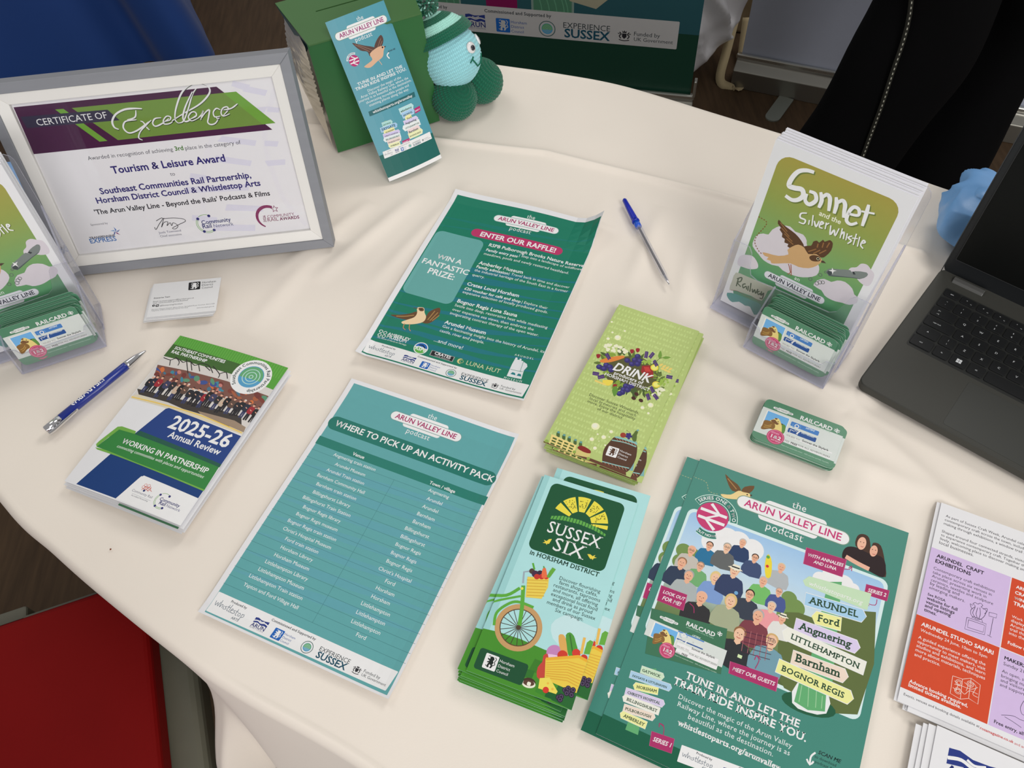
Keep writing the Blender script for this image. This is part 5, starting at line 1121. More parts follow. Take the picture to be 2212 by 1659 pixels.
for k in range(1, ND + 1):
    for i, p in enumerate(OUT2):
        n = NM[i]; front = sst(0.6, 0.45, p[1]) * sst(-0.9, -0.8, p[0])
        H = 0.34 - 0.14 * sst(-0.38, -0.44, p[0]) * sst(0.65, 0.5, p[1])
        if k <= 6:
            a = k / 6 * math.pi / 2; o_ = -0.012 + 0.012 * math.sin(a); z = -0.003 - 0.012 * (1 - math.cos(a)); d = 0
        else:
            d = (k - 6) / (ND - 6) * H; z = -0.015 - d; o_ = 0.0
        s_ = i / N * 2 * math.pi
        fl = 0.13 * sst(-0.36, -0.28, p[0]) * sst(0.4, 0.3, p[1]) * d
        fl += 0.070 * sst(0.10, 0.30, d) * sst(-0.372, -0.348, p[0]) * sst(-0.318, -0.338, p[0]) * sst(0.45, 0.35, p[1])
        fl += (0.04 * math.sin(s_ * 13 + 0.6) + 0.02 * math.sin(s_ * 29)) * d * (1 if not (p[1] < 0.62 and p[0] < -0.15) else 0.0)
        V.append((p[0] + n[0] * (o_ + fl), p[1] + n[1] * (o_ + fl), z))
    a = base + (k - 1) * N
    for i in range(N): F.append([a + i, a + N + i, a + N + (i + 1) % N, a + (i + 1) % N])
cloth = mat('cream_cloth', c(226, 217, 206), 0.85, var=0.035, vscale=7, bump=0.10, bscale=700, sheen=0.15, spec=0.2)
o = link('tablecloth', mesh([(v[0], v[1], v[2] + TZ) for v in V], F, True), cloth)
tag(o, 'cream cloth with pressed folds covering the display table', 'tablecloth')
b = MB(); b.tube([(-0.4235, 0.3705, 0.0), (-0.4228, 0.3715, 0.0004), (-0.4222, 0.3722, 0.0)], [0.0002, 0.0010, 0.0002], 6)
for i, v in enumerate(b.v): b.v[i] = (v[0], v[1], v[2] + TZ - 0.0012)
tag(b.build('crumb', mat('crumb_brown', c(120, 60, 35), 0.8)), 'tiny brown crumb on the bare front of the tablecloth', 'crumb')

# ================================================================ red chair
t = thing('red_chair', 'red seated chair with grey frame pushed against the front of the table', 'chair', (-0.510, 0.468, -TZ), R(15.6))
red = mat('red_vinyl', c(122, 12, 12), 0.6, var=0.12, vscale=8, bump=0.12, bscale=900, spec=0.12); gry = mat('grey_chair_frame', c(104, 104, 90), 0.4, var=0.06)
b = MB(); b.prism(rrpts(-0.46, -0.44, -0.015, 0.0, 0.03), 0.42, 0.46); b.build('seat_cushion', red, t, bevel=0.008, seg=3, sm=False)
b = MB(); b.prism(rrpts(-0.50, -0.48, 0.026, -0.012, 0.02), 0.365, 0.418); b.build('seat_shell', gry, t, bevel=0.012, seg=3)
b = MB(); b.box(-0.30, -0.08, 0.005, 0.035, 0.36, 0.40); b.box(-0.54, -0.20, -0.01, 0.05, 0.35, 0.40); b.build('frame_bracket', gry, t, bevel=0.004)
for x, y in ((-0.48, -0.46), (0.02, -0.46), (0.02, -0.03), (-0.48, -0.03)):
    b = MB(); b.tube([(x, y, 0), (x * 0.97, y * 0.97, 0.37)], 0.013, 10); b.build('leg', gry, t)
b = MB(); b.prism([(-0.49, -0.50), (0.03, -0.50), (0.03, -0.475), (-0.49, -0.475)], 0.60, 0.92); b.build('backrest', red, t, bevel=0.01)
for x in (-0.47, 0.01):
    b = MB(); b.tube([(x, -0.465, 0.38), (x, -0.50, 0.62)], 0.013, 10); b.build('back_post', gry, t)

# ================================================================ neighbouring table in blue
NV = mat('blue_cloth', c(0, 52, 118), 0.75, var=0.10, vscale=5, bump=0.05, bscale=600, sheen=0.1)
t = thing('blue_cloth_table', 'table behind the certificate under a floor-length royal blue cloth', 'table', (-1.6, 2.6, -TZ))
b = MB(); b.box(-0.9, 0.45, 0.0, 0.7, 0.70, 0.735); b.build('table_top', MATS['table_board'], t)
bot = catmull([(-3.1, 2.22), (-2.4, 2.30), (-1.9, 2.24), (-1.5, 2.33), (-1.20, 2.36), (-1.07, 2.44), (-0.98, 2.36), (-0.885, 2.345), (-0.855, 2.42), (-0.92, 2.60), (-1.02, 2.9), (-1.0, 3.3), (-1.1, 3.5), (-2.4, 3.5), (-3.1, 3.4)], 8, True)
V, F = [], []; n = len(bot); M_ = 14; cx, cy = -1.95, 2.9
for k in range(M_ + 1):
    f = k / M_
    for p in bot:
        g = 1 - 0.20 * f ** 1.1
        V.append((cx + (p[0] - cx) * g + 1.6, cy + (p[1] - cy) * g * (1 - 0.03 * f) - 2.6, 0.738 * f))
for k in range(M_):
    for i in range(n): F.append([k*n+i, k*n+(i+1) % n, (k+1)*n+(i+1) % n, (k+1)*n+i])
F.append([M_ * n + i for i in range(n)])
link('cloth_drape', mesh(V, F, True), NV, t)

# ================================================================ roller banners
AL = mat('brushed_aluminium', c(150, 148, 140), 0.32, 0.85, var=0.05, vscale=3)
def banner(name, label, x, y, yaw, w, face=None, panel=None, h=1.9, feet=()):
    t = thing(name, label, 'banner', (x, y, -TZ), yaw)
    z0 = 0.085
    b = MB(); b.prism([(-0.045, 0.0), (0.035, 0.0), (0.035, 0.045), (0.012, 0.075), (0.004, 0.085), (-0.014, 0.085), (-0.018, 0.07), (-0.045, 0.055)], -0.01, w + 0.01, M=Matrix(((0, 0, 1, 0), (1, 0, 0, 0), (0, 1, 0, 0), (0, 0, 0, 1))))
    b.build('base_case', AL, t, bevel=0.002)
    b = MB(); b.box(-0.012, w + 0.012, -0.02, -0.010, 0.078, 0.092); b.build('clamp_rail', mat('bright_aluminium', c(205, 205, 198), 0.25, 0.9), t, bevel=0.003)
    b = MB(); b.box(w + 0.006, w + 0.014, -0.026, -0.004, 0.092, 0.14); b.build('end_clip', MATS['bright_aluminium'], t, bevel=0.002)
    b = MB(); b.tube([(w / 2, 0.03, 0.05), (w / 2, 0.02, h)], 0.012, 10); b.build('support_pole', AL, t)
    b = MB(); b.box(0, w, -0.004, -0.002, z0, h); pn = b.build('banner_panel', panel, t)
    for fx, fy in feet:
        b = MB(); a = R(fx[1]); L = 0.12; d = Vector((math.sin(a), -math.cos(a))); nn = Vector((math.cos(a), math.sin(a))); o0 = Vector((fx[0], fy)); P = []
        P += [tuple(o0 + nn * 0.021), tuple(o0 - nn * 0.021)]
        e = o0 + d * (L - 0.021)
        P += [tuple(e + (-nn * math.cos(R(q)) + d * math.sin(R(q))) * 0.021) for q in range(0, 181, 20)]
        P = [P[1]] + P[2:] + [P[0]]
        b.prism(P[::-1] if sum(P[i][0]*P[(i+1)%len(P)][1]-P[(i+1)%len(P)][0]*P[i][1] for i in range(len(P))) < 0 else P, 0.0, 0.004); b.build('swing_foot', mat('grey_foot', c(128, 132, 124), 0.45, 0.3), t)
    return t
B1x, B1y, B1yaw, B1w = 0.560 - 0.85 * math.cos(R(-17.17)), 1.917 - 0.85 * math.sin(R(-17.17)), R(-17.17), 0.85
bt = banner('roller_banner', 'teal roller banner with a white strip of logos behind the knitted toy', B1x, B1y, B1yaw, B1w, panel=mat('banner_green', c(14, 58, 44), 0.45, var=0.03), h=1.85, feet=(((0.15, 0), -0.045), ((0.7, 0), -0.045)))
A = Art(0.85, 1.6, [(0, 0), (0.85, 0), (0.85, 1.6), (0, 1.6)])      # metres from the top left of the panel
m = A.m; H_ = 1.6
rc = lambda col, x0, x1, z0, z1: m.poly(col, [(x0, H_ - z0), (x1, H_ - z0), (x1, H_ - z1), (x0, H_ - z1)])
rc((42, 84, 92), 0, 0.85, 0.173, 1.6)
A.cur = 'signpost_picture'
rc((150, 178, 168), 0.408, 0.522, 0.17, 0.62); rc((74, 122, 96), 0.414, 0.516, 0.17, 0.61); rc((150, 178, 168), 0.08, 0.215, 0.17, 0.5); rc((74, 122, 96), 0.085, 0.21, 0.17, 0.5)
for x in (0.43, 0.45, 0.47, 0.49, 0.50, 0.11, 0.14, 0.17, 0.19): m.line((95, 150, 120), 0.0025, [(x, H_ - 0.17), (x + 0.006, H_ - 0.21), (x - 0.005, H_ - 0.26), (x + 0.003, H_ - 0.3)], 4)
m.poly((196, 192, 165), [(0.51, H_ - 0.238), (0.58, H_ - 0.222), (0.61, H_ - 0.25), (0.60, H_ - 0.30), (0.51, H_ - 0.30)])
for i in range(6): m.poly((190 - 12 * i, 195, 160 + 10 * i), [(0.3 + 0.02 * (i % 2), H_ - 0.33 - i * 0.1), (0.7, H_ - 0.31 - i * 0.1), (0.7, H_ - 0.38 - i * 0.1), (0.3 + 0.02 * (i % 2), H_ - 0.40 - i * 0.1)])
A.cur = 'pink_label'; m.poly((122, 22, 78), rrpts(0.285, H_ - 0.30, 0.37, H_ - 0.202, 0.008))
strip(A.m, (0.05, H_ - 0.206), (0.797, H_ - 0.206), (0.05, H_ - 0.128))
for k_ in A.parts: A.parts[k_] = [(a_, b_, [tuple(q * (0.62 if min(cc) > 0.3 else 1.0) for cc in [cc] for q in cc) for cc in c_], d_) for a_, b_, c_, d_ in A.parts[k_]]  # pale inks darkened, the dim light low behind the table put into their colour
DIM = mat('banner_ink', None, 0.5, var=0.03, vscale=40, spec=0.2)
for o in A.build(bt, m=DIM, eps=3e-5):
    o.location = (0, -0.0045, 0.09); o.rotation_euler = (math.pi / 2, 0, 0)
b2 = banner('roller_banner', 'blank grey-blue roller banner beside the tote bag, half behind the legs', 0.743, 2.084, R(-27.12), 0.85, panel=mat('banner_grey', c(170, 175, 190), 0.5, var=0.03), h=1.7, feet=(((0.155, -10), -0.045), ((0.81, 0), -0.045)))

# ================================================================ carrier bag and tote
def crumple(name, pr, m, parent=None, seed=0, amp=0.02, nu=72, nv=60, freq=9):
    """closed sack: pr(v) gives centre x,y, half sizes a,b and height z at level v"""
    V, F = [], []
    for j in range(nv + 1):
        cx, cy, a, b_, z = pr(j / nv)
        for i in range(nu):
            t_ = 2 * math.pi * i / nu; ct, st = math.cos(t_), math.sin(t_)
            x, y = cx + a * abs(ct) ** 0.75 * (1 if ct > 0 else -1), cy + b_ * abs(st) ** 0.75 * (1 if st > 0 else -1)
            q = Vector((x * freq, y * freq, z * freq * 0.6 + seed)); d = amp * (1 - abs(noise.noise(q)) * 3.2) + amp * 0.5 * noise.noise(q * 2.7)
            k = min(1, 6 * (j / nv), 6 * (1 - j / nv) + 0.15)
            V.append((x + d * ct * k, y + d * st * k, max(0.002, z + 0.4 * d * k)))
    for j in range(nv):
        for i in range(nu): F.append([j*nu+i, j*nu+(i+1) % nu, (j+1)*nu+(i+1) % nu, (j+1)*nu+i])
    F.append(list(range(nu))[::-1]); F.append([nv * nu + i for i in range(nu)])
    return link(name, mesh(V, F, True), m, parent)
pl = mat('white_plastic_film', c(222, 221, 224), 0.3, var=0.08, vscale=6, bump=0.4, bscale=60, coat=0.3)
o = crumple('plastic_bag', lambda v: (-0.05 + 0.06 * min(1, v * 4), 0.0, 0.06 + 0.075 * min(1, v * 3.5), 0.085, 0.004 + 0.55 * v), pl, None, 3, 0.026, 110, 90, 11)
o.location = (0.600, 2.17, 0); tag(o, 'full white plastic carrier bag on the floor between the two banners', 'bag')
t = thing('tote_bag', 'natural cotton tote bag with black printed doodles on the floor behind the banners', 'bag', (0.86, 2.30, -TZ), R(-20))
cot = mat('natural_cotton', c(150, 130, 98), 0.85, var=0.08, vscale=20, bump=0.15, bscale=500)
o = crumple('bag_body', lambda v: (0.0, 0.06, 0.19 - 0.02 * v, 0.07 - 0.03 * v, 0.004 + 0.40 * v), cot, t, 8, 0.008, freq=6)
def ribbon(name, P, w, m, parent, th=0.002, side=(1, 0, 0.2)):
    P = [Vector(p) for p in catmull(P, 6)]; V, F = [], []; sd = Vector(side).normalized()
    for i, p in enumerate(P):
        d = (P[min(i + 1, len(P) - 1)] - P[max(i - 1, 0)]).normalized(); a = (sd - d * sd.dot(d)).normalized() * w / 2; n_ = d.cross(a).normalized() * th
        V += [p - a, p + a, p + a + n_, p - a + n_]
    for i in range(len(P) - 1):
        for k in range(4): F.append([i*4+k, i*4+(k+1) % 4, (i+1)*4+(k+1) % 4, (i+1)*4+k])
    F += [[3, 2, 1, 0], [len(V)-4, len(V)-3, len(V)-2, len(V)-1]]
    return link(name, mesh(V, F, True), m, parent)
cot2 = mat('cotton_strap', c(172, 156, 122), 0.85, var=0.05, vscale=30, bump=0.1, bscale=500)
Mi = t.matrix_world.inverted()
L = lambda P: [tuple(Mi @ Vector(p)) for p in P]
ribbon('bag_handle', L([(0.775, 2.26, 0.28), (0.752, 2.215, 0.18), (0.712, 2.13, 0.075), (0.688, 2.075, 0.014), (0.705, 2.045, 0.004), (0.735, 2.035, 0.004), (0.755, 2.075, 0.016), (0.768, 2.15, 0.03), (0.79, 2.235, 0.10)]), 0.026, cot2, t)
A = Art(0.3, 0.3, [(0, 0), (0.3, 0), (0.3, 0.3), (0, 0.3)]); A.cur = 'printed_doodle'; K_ = (30, 28, 26)
A.m.text('Tha', 0.012, 0.10, 0.085, 0.10, K_, b=2, serif=2)
for st in ('0.0,0.15 0.03,0.14 0.035,0.175 0.0,0.18', '0.012,0.155 0.012,0.165', '0.06,0.15 0.085,0.148 0.082,0.185 0.058,0.182 0.06,0.15', '0.0,0.19 0.02,0.182', '0.01,0.06 0.05,0.055'): A.m.line(K_, 0.0035, st, 0)
for o in A.build(t, m=INKM): o.location = (-0.15, -0.032, 0.005); o.rotation_euler = (math.pi / 2, 0, 0)

# ================================================================ person in black
def skin(name, pts_, edges, rad, m, parent=None, sub=2, root=0):
    me = bpy.data.meshes.new(name); me.from_pydata(pts_, edges, []); o = link(name, me, m, parent)
    s = o.modifiers.new('skin', 'SKIN'); s.use_smooth_shade = True
    for i, r_ in enumerate(rad): me.skin_vertices[0].data[i].radius = r_ if isinstance(r_, tuple) else (r_, r_)
    me.skin_vertices[0].data[root].use_root = True
    q = o.modifiers.new('sub', 'SUBSURF'); q.levels = q.render_levels = sub; return o
t = thing('person', 'person standing behind the table in wide black trousers with a stitched side seam', 'person', (0.89, 1.42, -TZ))
flesh = mat('skin', (0.52, 0.33, 0.24), 0.5, var=0.05, sss=0.1); BLK = mat('black_fabric', (0.004, 0.004, 0.0045), 0.9, var=0.1, spec=0.08); 
P = [(0, 0, 0.95), (0, 0, 1.15), (0, 0.01, 1.33), (0, 0, 1.42), (0, -0.01, 1.50), (-0.06, 0, 0.80), (-0.04, 0, 0.50), (-0.12, 0, 0.09), (-0.14, -0.09, 0.04), (0.11, 0.02, 0.80), (0.222, 0.08, 0.50), (0.18, 0.08, 0.09), (0.16, -0.05, 0.04),
     (-0.17, 0.01, 1.36), (-0.22, 0.02, 1.10), (-0.12, -0.16, 1.03), (0.17, 0.01, 1.36), (0.22, 0.02, 1.10), (0.12, -0.16, 1.03), (0.175, 0.06, 0.66), (0.208, 0.08, 0.34)]
Ed = [(0, 1), (1, 2), (2, 3), (3, 4), (0, 5), (5, 6), (6, 7), (7, 8), (0, 9), (9, 19), (19, 10), (10, 20), (20, 11), (11, 12), (2, 13), (13, 14), (14, 15), (2, 16), (16, 17), (17, 18)]
skin('body', P, Ed, [.11, .11, .12, .05, .05, .07, .05, .04, .035, .06, .035, .04, .035, .05, .035, .025, .05, .035, .025, .05, .035], flesh, t)
skin('head', [(0, -0.02, 1.52), (0, -0.03, 1.60), (0, -0.02, 1.68)], [(0, 1), (1, 2)], [(.06, .07), (.075, .09), (.06, .07)], flesh, t)
skin('hair', [(0, 0.02, 1.56), (0, 0.02, 1.64), (0, 0.0, 1.71)], [(0, 1), (1, 2)], [(.07, .06), (.086, .085), (.065, .075)], mat('brown_hair', c(60, 42, 30), 0.7, var=0.3, vscale=80), t)
for s_ in (-1, 1):
    b = MB(); b.tube([(s_ * 0.03, -0.115, 1.625), (s_ * 0.03, -0.125, 1.625)], [0.011, 0.005], 10); b.build('eye', mat('eye_white', (0.7, 0.7, 0.7), 0.2), t)
    for k in range(5):
        b = MB(); x0 = s_ * (0.115 - 0.006); b.tube([(x0 - s_ * 0.010 * k + s_ * .01, -0.17, 1.03 + 0.008 * (2 - k)), (x0 - s_ * 0.012 * k - s_ * .012, -0.215 + 0.006 * abs(k - 2), 1.02 + 0.008 * (2 - k)), (x0 - s_ * 0.012 * k - s_ * .03, -0.235 + 0.008 * abs(k - 2), 1.005 + 0.008 * (2 - k))], [0.009, 0.008, 0.006], 8); b.build('finger', flesh, t, sm=True)
b = MB(); b.tube([(0, -0.115, 1.60), (0, -0.135, 1.585), (0, -0.118, 1.578)], [0.008, 0.012, 0.006], 8); b.build('nose', flesh, t, sm=True)
b = MB(); b.tube([(-0.024, -0.108, 1.555), (0, -0.116, 1.552), (0.024, -0.108, 1.555)], [0.003, 0.006, 0.003], 8); b.build('mouth', mat('lips', (0.4, 0.15, 0.13), 0.4), t, sm=True)
skin('black_top', [(0, 0, 0.93), (0, 0, 1.15), (0, 0.01, 1.33), (0, 0, 1.41), (-0.17, 0.01, 1.36), (-0.22, 0.02, 1.10), (-0.14, -0.13, 1.035), (0.17, 0.01, 1.36), (0.22, 0.02, 1.10), (0.14, -0.13, 1.035)],
     [(0, 1), (1, 2), (2, 3), (2, 4), (4, 5), (5, 6), (2, 7), (7, 8), (8, 9)], [.155, .13, .145, .065, .062, .048, .038, .062, .048, .038], BLK, t)
def leg_tube(rings, name):
    V, F = [], []; n = 36
    R_ = catmull(rings, 6)
    for cx, cy, z, a, b_ in R_:
        for i in range(n):
            q = 2 * math.pi * i / n; w = 1 + 0.03 * math.sin(3 * q + z * 9)
            V.append((cx + a * math.cos(q) * w, cy + b_ * math.sin(q) * w, z))
    for j in range(len(R_) - 1):
        for i in range(n): F.append([j*n+i, j*n+(i+1) % n, (j+1)*n+(i+1) % n, (j+1)*n+i])
    F.append([(len(R_)-1)*n+i for i in range(n)]); F.append(list(range(n))[::-1])
    return V, F, R_
V1, F1, RL = leg_tube([(-0.125, 0, 0.03, 0.122, 0.12), (-0.120, 0, 0.20, 0.116, 0.115), (-0.080, 0, 0.36, 0.112, 0.105), (-0.042, 0, 0.50, 0.120, 0.108), (-0.028, 0, 0.635, 0.106, 0.11), (-0.050, 0, 0.80, 0.110, 0.12), (-0.06, 0, 0.95, 0.12, 0.125)], 'l')
V2, F2, _ = leg_tube([(0.180, 0.08, 0.03, 0.120, 0.10), (0.190, 0.08, 0.18, 0.104, 0.095), (0.214, 0.08, 0.36, 0.068, 0.085), (0.224, 0.08, 0.50, 0.062, 0.085), (0.175, 0.06, 0.66, 0.088, 0.10), (0.11, 0.02, 0.80, 0.11, 0.12), (0.06, 0, 0.95, 0.12, 0.125)], 'r')
b = MB(); b.add(V1, F1); b.add(V2, F2); tr = b.build('trousers', BLK, t, sm=True)
b = MB(); b2_ = MB(); prev = None; cnt = 0
pth = []
for cx, cy, z, a, bb in RL:
    q = R(-110 - 115 * max(-0.1, min(0.45, z - 0.36))); pth.append(Vector((cx + a * math.cos(q) * 1.03, cy + bb * math.sin(q) * 1.03 - 0.0005, z)))
b.tube(pth, 0.0045, 8)
o = b.build('seam_tape', mat('dark_seam_tape', (0.018, 0.018, 0.012), 0.7), t); 
LL = [0]
for p, q in zip(pth, pth[1:]): LL.append(LL[-1] + (q - p).length)
k = 0.0
while k < LL[-1]:
    pos = [Vector([np.interp(k + e, LL, [p[i] for p in pth]) for i in range(3)]) + Vector((-0.001, -0.0040, 0.002)) for e in (0, 0.004)]
    b2_.tube(pos, 0.0010, 5); k += 0.0095
o = b2_.build('seam_stitching', mat('white_thread', c(190, 190, 175), 0.6), t); o['kind'] = 'stuff'
for s_ in (-1, 1):
    b = MB(); b.prism(rrpts(s_ * 0.15 - 0.045, -0.16, s_ * 0.15 + 0.045, 0.12, 0.04), 0.0, 0.06); b.build('shoe', mat('black_leather', (0.01, 0.01, 0.01), 0.4), t, bevel=0.02, seg=3)
# ================================================================ loose sheets and stacks on the table
def art_of(w, h, corners, face):
    A = Art(w, h, corners); face(A.v); return A
ORD = ('first', 'second', 'third', 'fourth', 'fifth', 'sixth', 'seventh', 'eighth', 'ninth', 'tenth', 'eleventh', 'twelfth', 'thirteenth', 'fourteenth')
# --- raffle sheet (one curled A4)
def bend_raf(x, y):
    u, v = x / 0.21, y / 0.297
    return 0.0012 + 0.020 * max(0, (u - 0.82) / 0.18) ** 1.8 * sst(0.80, 1.0, v) + 0.006 * max(0, v - 0.93) / 0.07 * (1 - u) * 0.5 + 0.004 * max(0, u - 0.9) / 0.1 * (0.4 + 0.6 * v) + 0.004 * max(0, 0.06 - u) / 0.06 * (1 - v) + 0.0035 * max(0, 0.08 - v) / 0.08 + 0.0012 * math.sin(u * 7 + v * 4)
t = thing('raffle_flyer', 'dark green flyer with a raffle heading and one curled corner', 'flyer', M=frame(-0.179, 0.5928, 0.0002, -0.4357))
paper('sheet', 0.21, 0.297, 0.0002, t, bend=bend_raf)
art_of(0.21, 0.297, RAF, face_raffle).build(t, bend=bend_raf)
# --- pick-up list
def bend_whr(x, y):
    u, v = x / 0.21, y / 0.297
    return 0.0006 + 0.004 * max(0, v - 0.93) / 0.07 * (0.3 + 0.7 * u) + 0.002 * max(0, u - 0.93) / 0.07 + 0.0006 * math.sin(u * 5 + v * 6) + 0.002 * max(0, 0.05 - v) / 0.05
t = thing('venue_list_flyer', 'pale teal flyer with a long table of venues and towns', 'flyer', M=frame(-0.3206, 0.2959, 0.0002, -0.481))
paper('sheet', 0.21, 0.297, 0.0002, t, bend=bend_whr)
art_of(0.21, 0.297, WHR, face_where).build(t, bend=bend_whr)
# --- folded leaflets in piles
def pile(name, w, h, n, dz, th, topM, corners, face, base, edge, lab_top, lab_low, cat, group, offs, rad=0.0, full=3, lab2=None, rough=None):
    top = thing(name, lab_top, cat, M=topM, group=group)
    paper('sheet', w, h, th, top, rad=rad, m=base, edge=edge)
    art_of(w, h, corners, face).build(top)
    kids_of[top.name] = kids(top)
    for i in range(1, n):
        dx, dy, da = offs(i)
        M = topM @ Matrix.Translation((dx, dy, -dz * i)) @ Matrix.Rotation(R(da), 4, 'Z')
        lb = lab_low % ORD[i]
        if lab2 and i in lab2: lb = lab2[i]
        o = copy_tree(top, M, lb, group, only=None if i < full else ('sheet', 'printed_panel'))
    return top
GP_ = mat('green_leaflet_paper', c(172, 190, 112), 0.45, var=0.03, vscale=90); GE = mat('green_leaflet_edge', c(178, 196, 128), 0.7, var=0.25, vscale=800)
rnd = random.Random(21)
OD = [(0, 0, 0), (0.0125, -0.004, 2.0), (0.0005, 0.001, 0.3), (0.003, -0.002, 1.2), (0.006, 0.001, 0.2), (0.002, -0.003, 1.0), (0.007, -0.002, 0.6), (0.005, -0.004, 1.6), (0.008, 0.000, 0.3), (0.006, -0.003, 1.1)]
pile('drinks_leaflet', 0.099, 0.21, 10, 0.00122, 0.0008, frame(0.0275, 0.4457, 0.0125, -0.5374), DRKC, face_drink, GP_, GE, 'topmost pale green drinks leaflet of its pile, with a bouquet of fruit and leaves',
     'pale green drinks leaflet, %s from the top of its fanned pile', 'leaflet', 'pile of drinks leaflets', lambda i: OD[i], full=3, lab2={1: 'second drinks leaflet down, a sliver of its brown barrel showing beside the top one'})
SP = mat('blue_leaflet_paper', c(166, 214, 214), 0.45, var=0.04, vscale=50); SE = mat('blue_leaflet_edge', c(140, 185, 160), 0.7, var=0.25, vscale=800)
OS = [(0, 0, 0), (0.0105, 0.0125, 0.3), (-0.0085, -0.001, -1.6), (-0.004, -0.005, -0.6), (-0.0075, -0.003, -1.3), (-0.005, -0.006, -0.4), (-0.007, -0.005, -1.0), (-0.004, -0.008, -0.3), (-0.006, -0.007, -0.9), (-0.005, -0.009, -0.5), (-0.007, -0.008, -1.0)]
pile('food_leaflet', 0.099, 0.21, 11, 0.0013, 0.0009, frame(-0.0629, 0.2148, 0.0150, -0.434), SIXC, face_six, SP, SE, 'topmost pale blue leaflet with a bicycle wheel and a yellow sun on dark green',
     'pale blue bicycle leaflet, %s from the top of its pile', 'leaflet', 'pile of bicycle leaflets', lambda i: OS[i], full=4, lab2={1: 'second bicycle leaflet down, shifted up and to the right of the top one'})
PT_ = mat('teal_sheet_paper', c(58, 128, 114), 0.42, var=0.02, vscale=60)
top = thing('podcast_flyer', 'upper of two teal flyers with a crowd of portraits and a big signpost', 'flyer', M=frame(0.0461, 0.1553, 0.0022, -0.5055), group='teal portrait flyers')
paper('sheet', 0.21, 0.297, 0.0005, top, m=PT_, edge=PAPER_EDGE); art_of(0.21, 0.297, PODC, face_podcast).build(top); kids_of[top.name] = kids(top)
copy_tree(top, frame(0.0335, 0.1595, 0.0014, -0.5052), 'lower of the two teal portrait flyers, its left edge showing')
# --- annual review booklet
def bend_rev(x, y):
    u, v = x / 0.154, y / 0.21
    return 0.011 * math.sin(min(1, u * 0.9 + 0.05) * 2.2) * 0.62 + 0.002 * u + 0.001 * math.sin(v * 3)
t = thing('annual_review_booklet', 'curved green, white and blue annual review booklet beside the blue metal-tipped pen', 'booklet', M=frame(-0.4842, 0.4505, 0.009, -0.4599))
for k in range(5):
    dx, dy = ((0, 0), (0.0035, -0.0015), (-0.0005, -0.0028), (0.005, -0.003), (0.001, -0.0045))[k]
    o = paper('front_cover' if k == 0 else 'page', 0.154 if k < 2 else 0.152, 0.21, 0.0003, t, bend=lambda x, y, k=k: bend_rev(x, y) * (1 - 0.16 * k) - 0.0016 * k)
    o.location = (dx, dy, 0)
art_of(0.154, 0.21, RVC, face_review).build(t, bend=bend_rev)
MB_ = MB(); MB_.prism([(0.075, 0.0), (0.15, 0.0), (0.15, 0.002), (0.075, 0.002)], -0.0004, 0.0004); o = MB_.build('inner_print', mat('dark_green_print', c(40, 95, 60), 0.5), t); o.location = (0.002, -0.0035, 0.0055)
# --- business cards
WC = mat('business_card', (0.80, 0.80, 0.80), 0.5, var=0.02); CE = mat('card_edge', (0.66, 0.66, 0.68), 0.7, var=0.2, vscale=900)
OB = [(0, 0, 0)] + [(rnd.uniform(-0.0030, -0.0002), rnd.uniform(-0.0028, 0.0002), rnd.uniform(-1.2, 0.6)) for i in range(14)]
pile('business_card', 0.085, 0.055, 12, 0.00062, 0.00045, frame(-0.4385, 0.6735, 0.0085, 0.015), BZC, face_business, WC, CE, 'topmost white business card of the small stack, with a black lion badge',
     'white business card, %s from the top of the small stack', 'card', 'stack of business cards', lambda i: (OB[i][0] * min(1, i / 5) - 0.0004 * i, OB[i][1] * min(1, i / 5), OB[i][2]), full=1)
# --- railcards
RG = mat('railcard_green', c(76, 130, 100), 0.4, var=0.03, vscale=80); RE = mat('railcard_edge', c(150, 175, 160), 0.5, var=0.25, vscale=700)
RCA = art_of(0.0856, 0.054, RC, face_railcard)
def railcard(M, label, group):
    t = thing('railcard', label, 'card', M=M, group=group); paper('card', 0.0856, 0.054, 0.0005, t, rad=0.0055, m=RG, edge=RE); RCA.build(t); kids_of[t.name] = kids(t); return t
proto = railcard(frame(0.2462, 0.4335, 0.0085, -0.560), 'topmost green railcard of the loose stack lying flat in front of the laptop', 'loose stack of railcards')
OR = [(0, 0, 0), (0.0022, -0.0006, -0.6), (0.0005, -0.0015, 0.6), (0.0012, -0.0010, 0.2)] + [(rnd.uniform(-0.0006, 0.0018), rnd.uniform(-0.0018, 0.0004), rnd.uniform(-0.8, 0.8)) for i in range(12)]
for i in range(1, 13):
    dx, dy, da = OR[i]
    copy_tree(proto, proto.matrix_world @ Matrix.Translation((dx, dy, -0.00062 * i)) @ Matrix.Rotation(R(da), 4, 'Z'), 'green railcard, %s from the top of the loose stack on the cloth' % ORD[i], only=None if i < 3 else ('card', 'printed_panel'))
# --- craft flyers
top = thing('craft_flyer', 'uppermost lilac and orange-red craft flyer at the right edge', 'flyer', M=frame(0.3091, 0.1603, 0.0042, -0.5305), group='lilac and orange craft flyers')
paper('sheet', 0.148, 0.21, 0.0003, top); art_of(0.148, 0.21, CRC, face_craft).build(top); kids_of[top.name] = kids(top)
for i, (dx, dy, da) in enumerate(((0.0095, -0.0045, 0.2), (-0.0025, 0.000, 0.3), (0.008, -0.003, 0.6), (0.006, -0.004, 0.1))):
    copy_tree(top, top.matrix_world @ Matrix.Translation((dx, dy, -0.0008 * (i + 1))) @ Matrix.Rotation(R(da), 4, 'Z'),
              'craft flyer just under the uppermost one, its lower left corner peeping out' if i == 0 else 'lilac and orange craft flyer, %s from the top of its pile' % ORD[i + 1], only=None if i == 0 else ('sheet', 'printed_panel'))
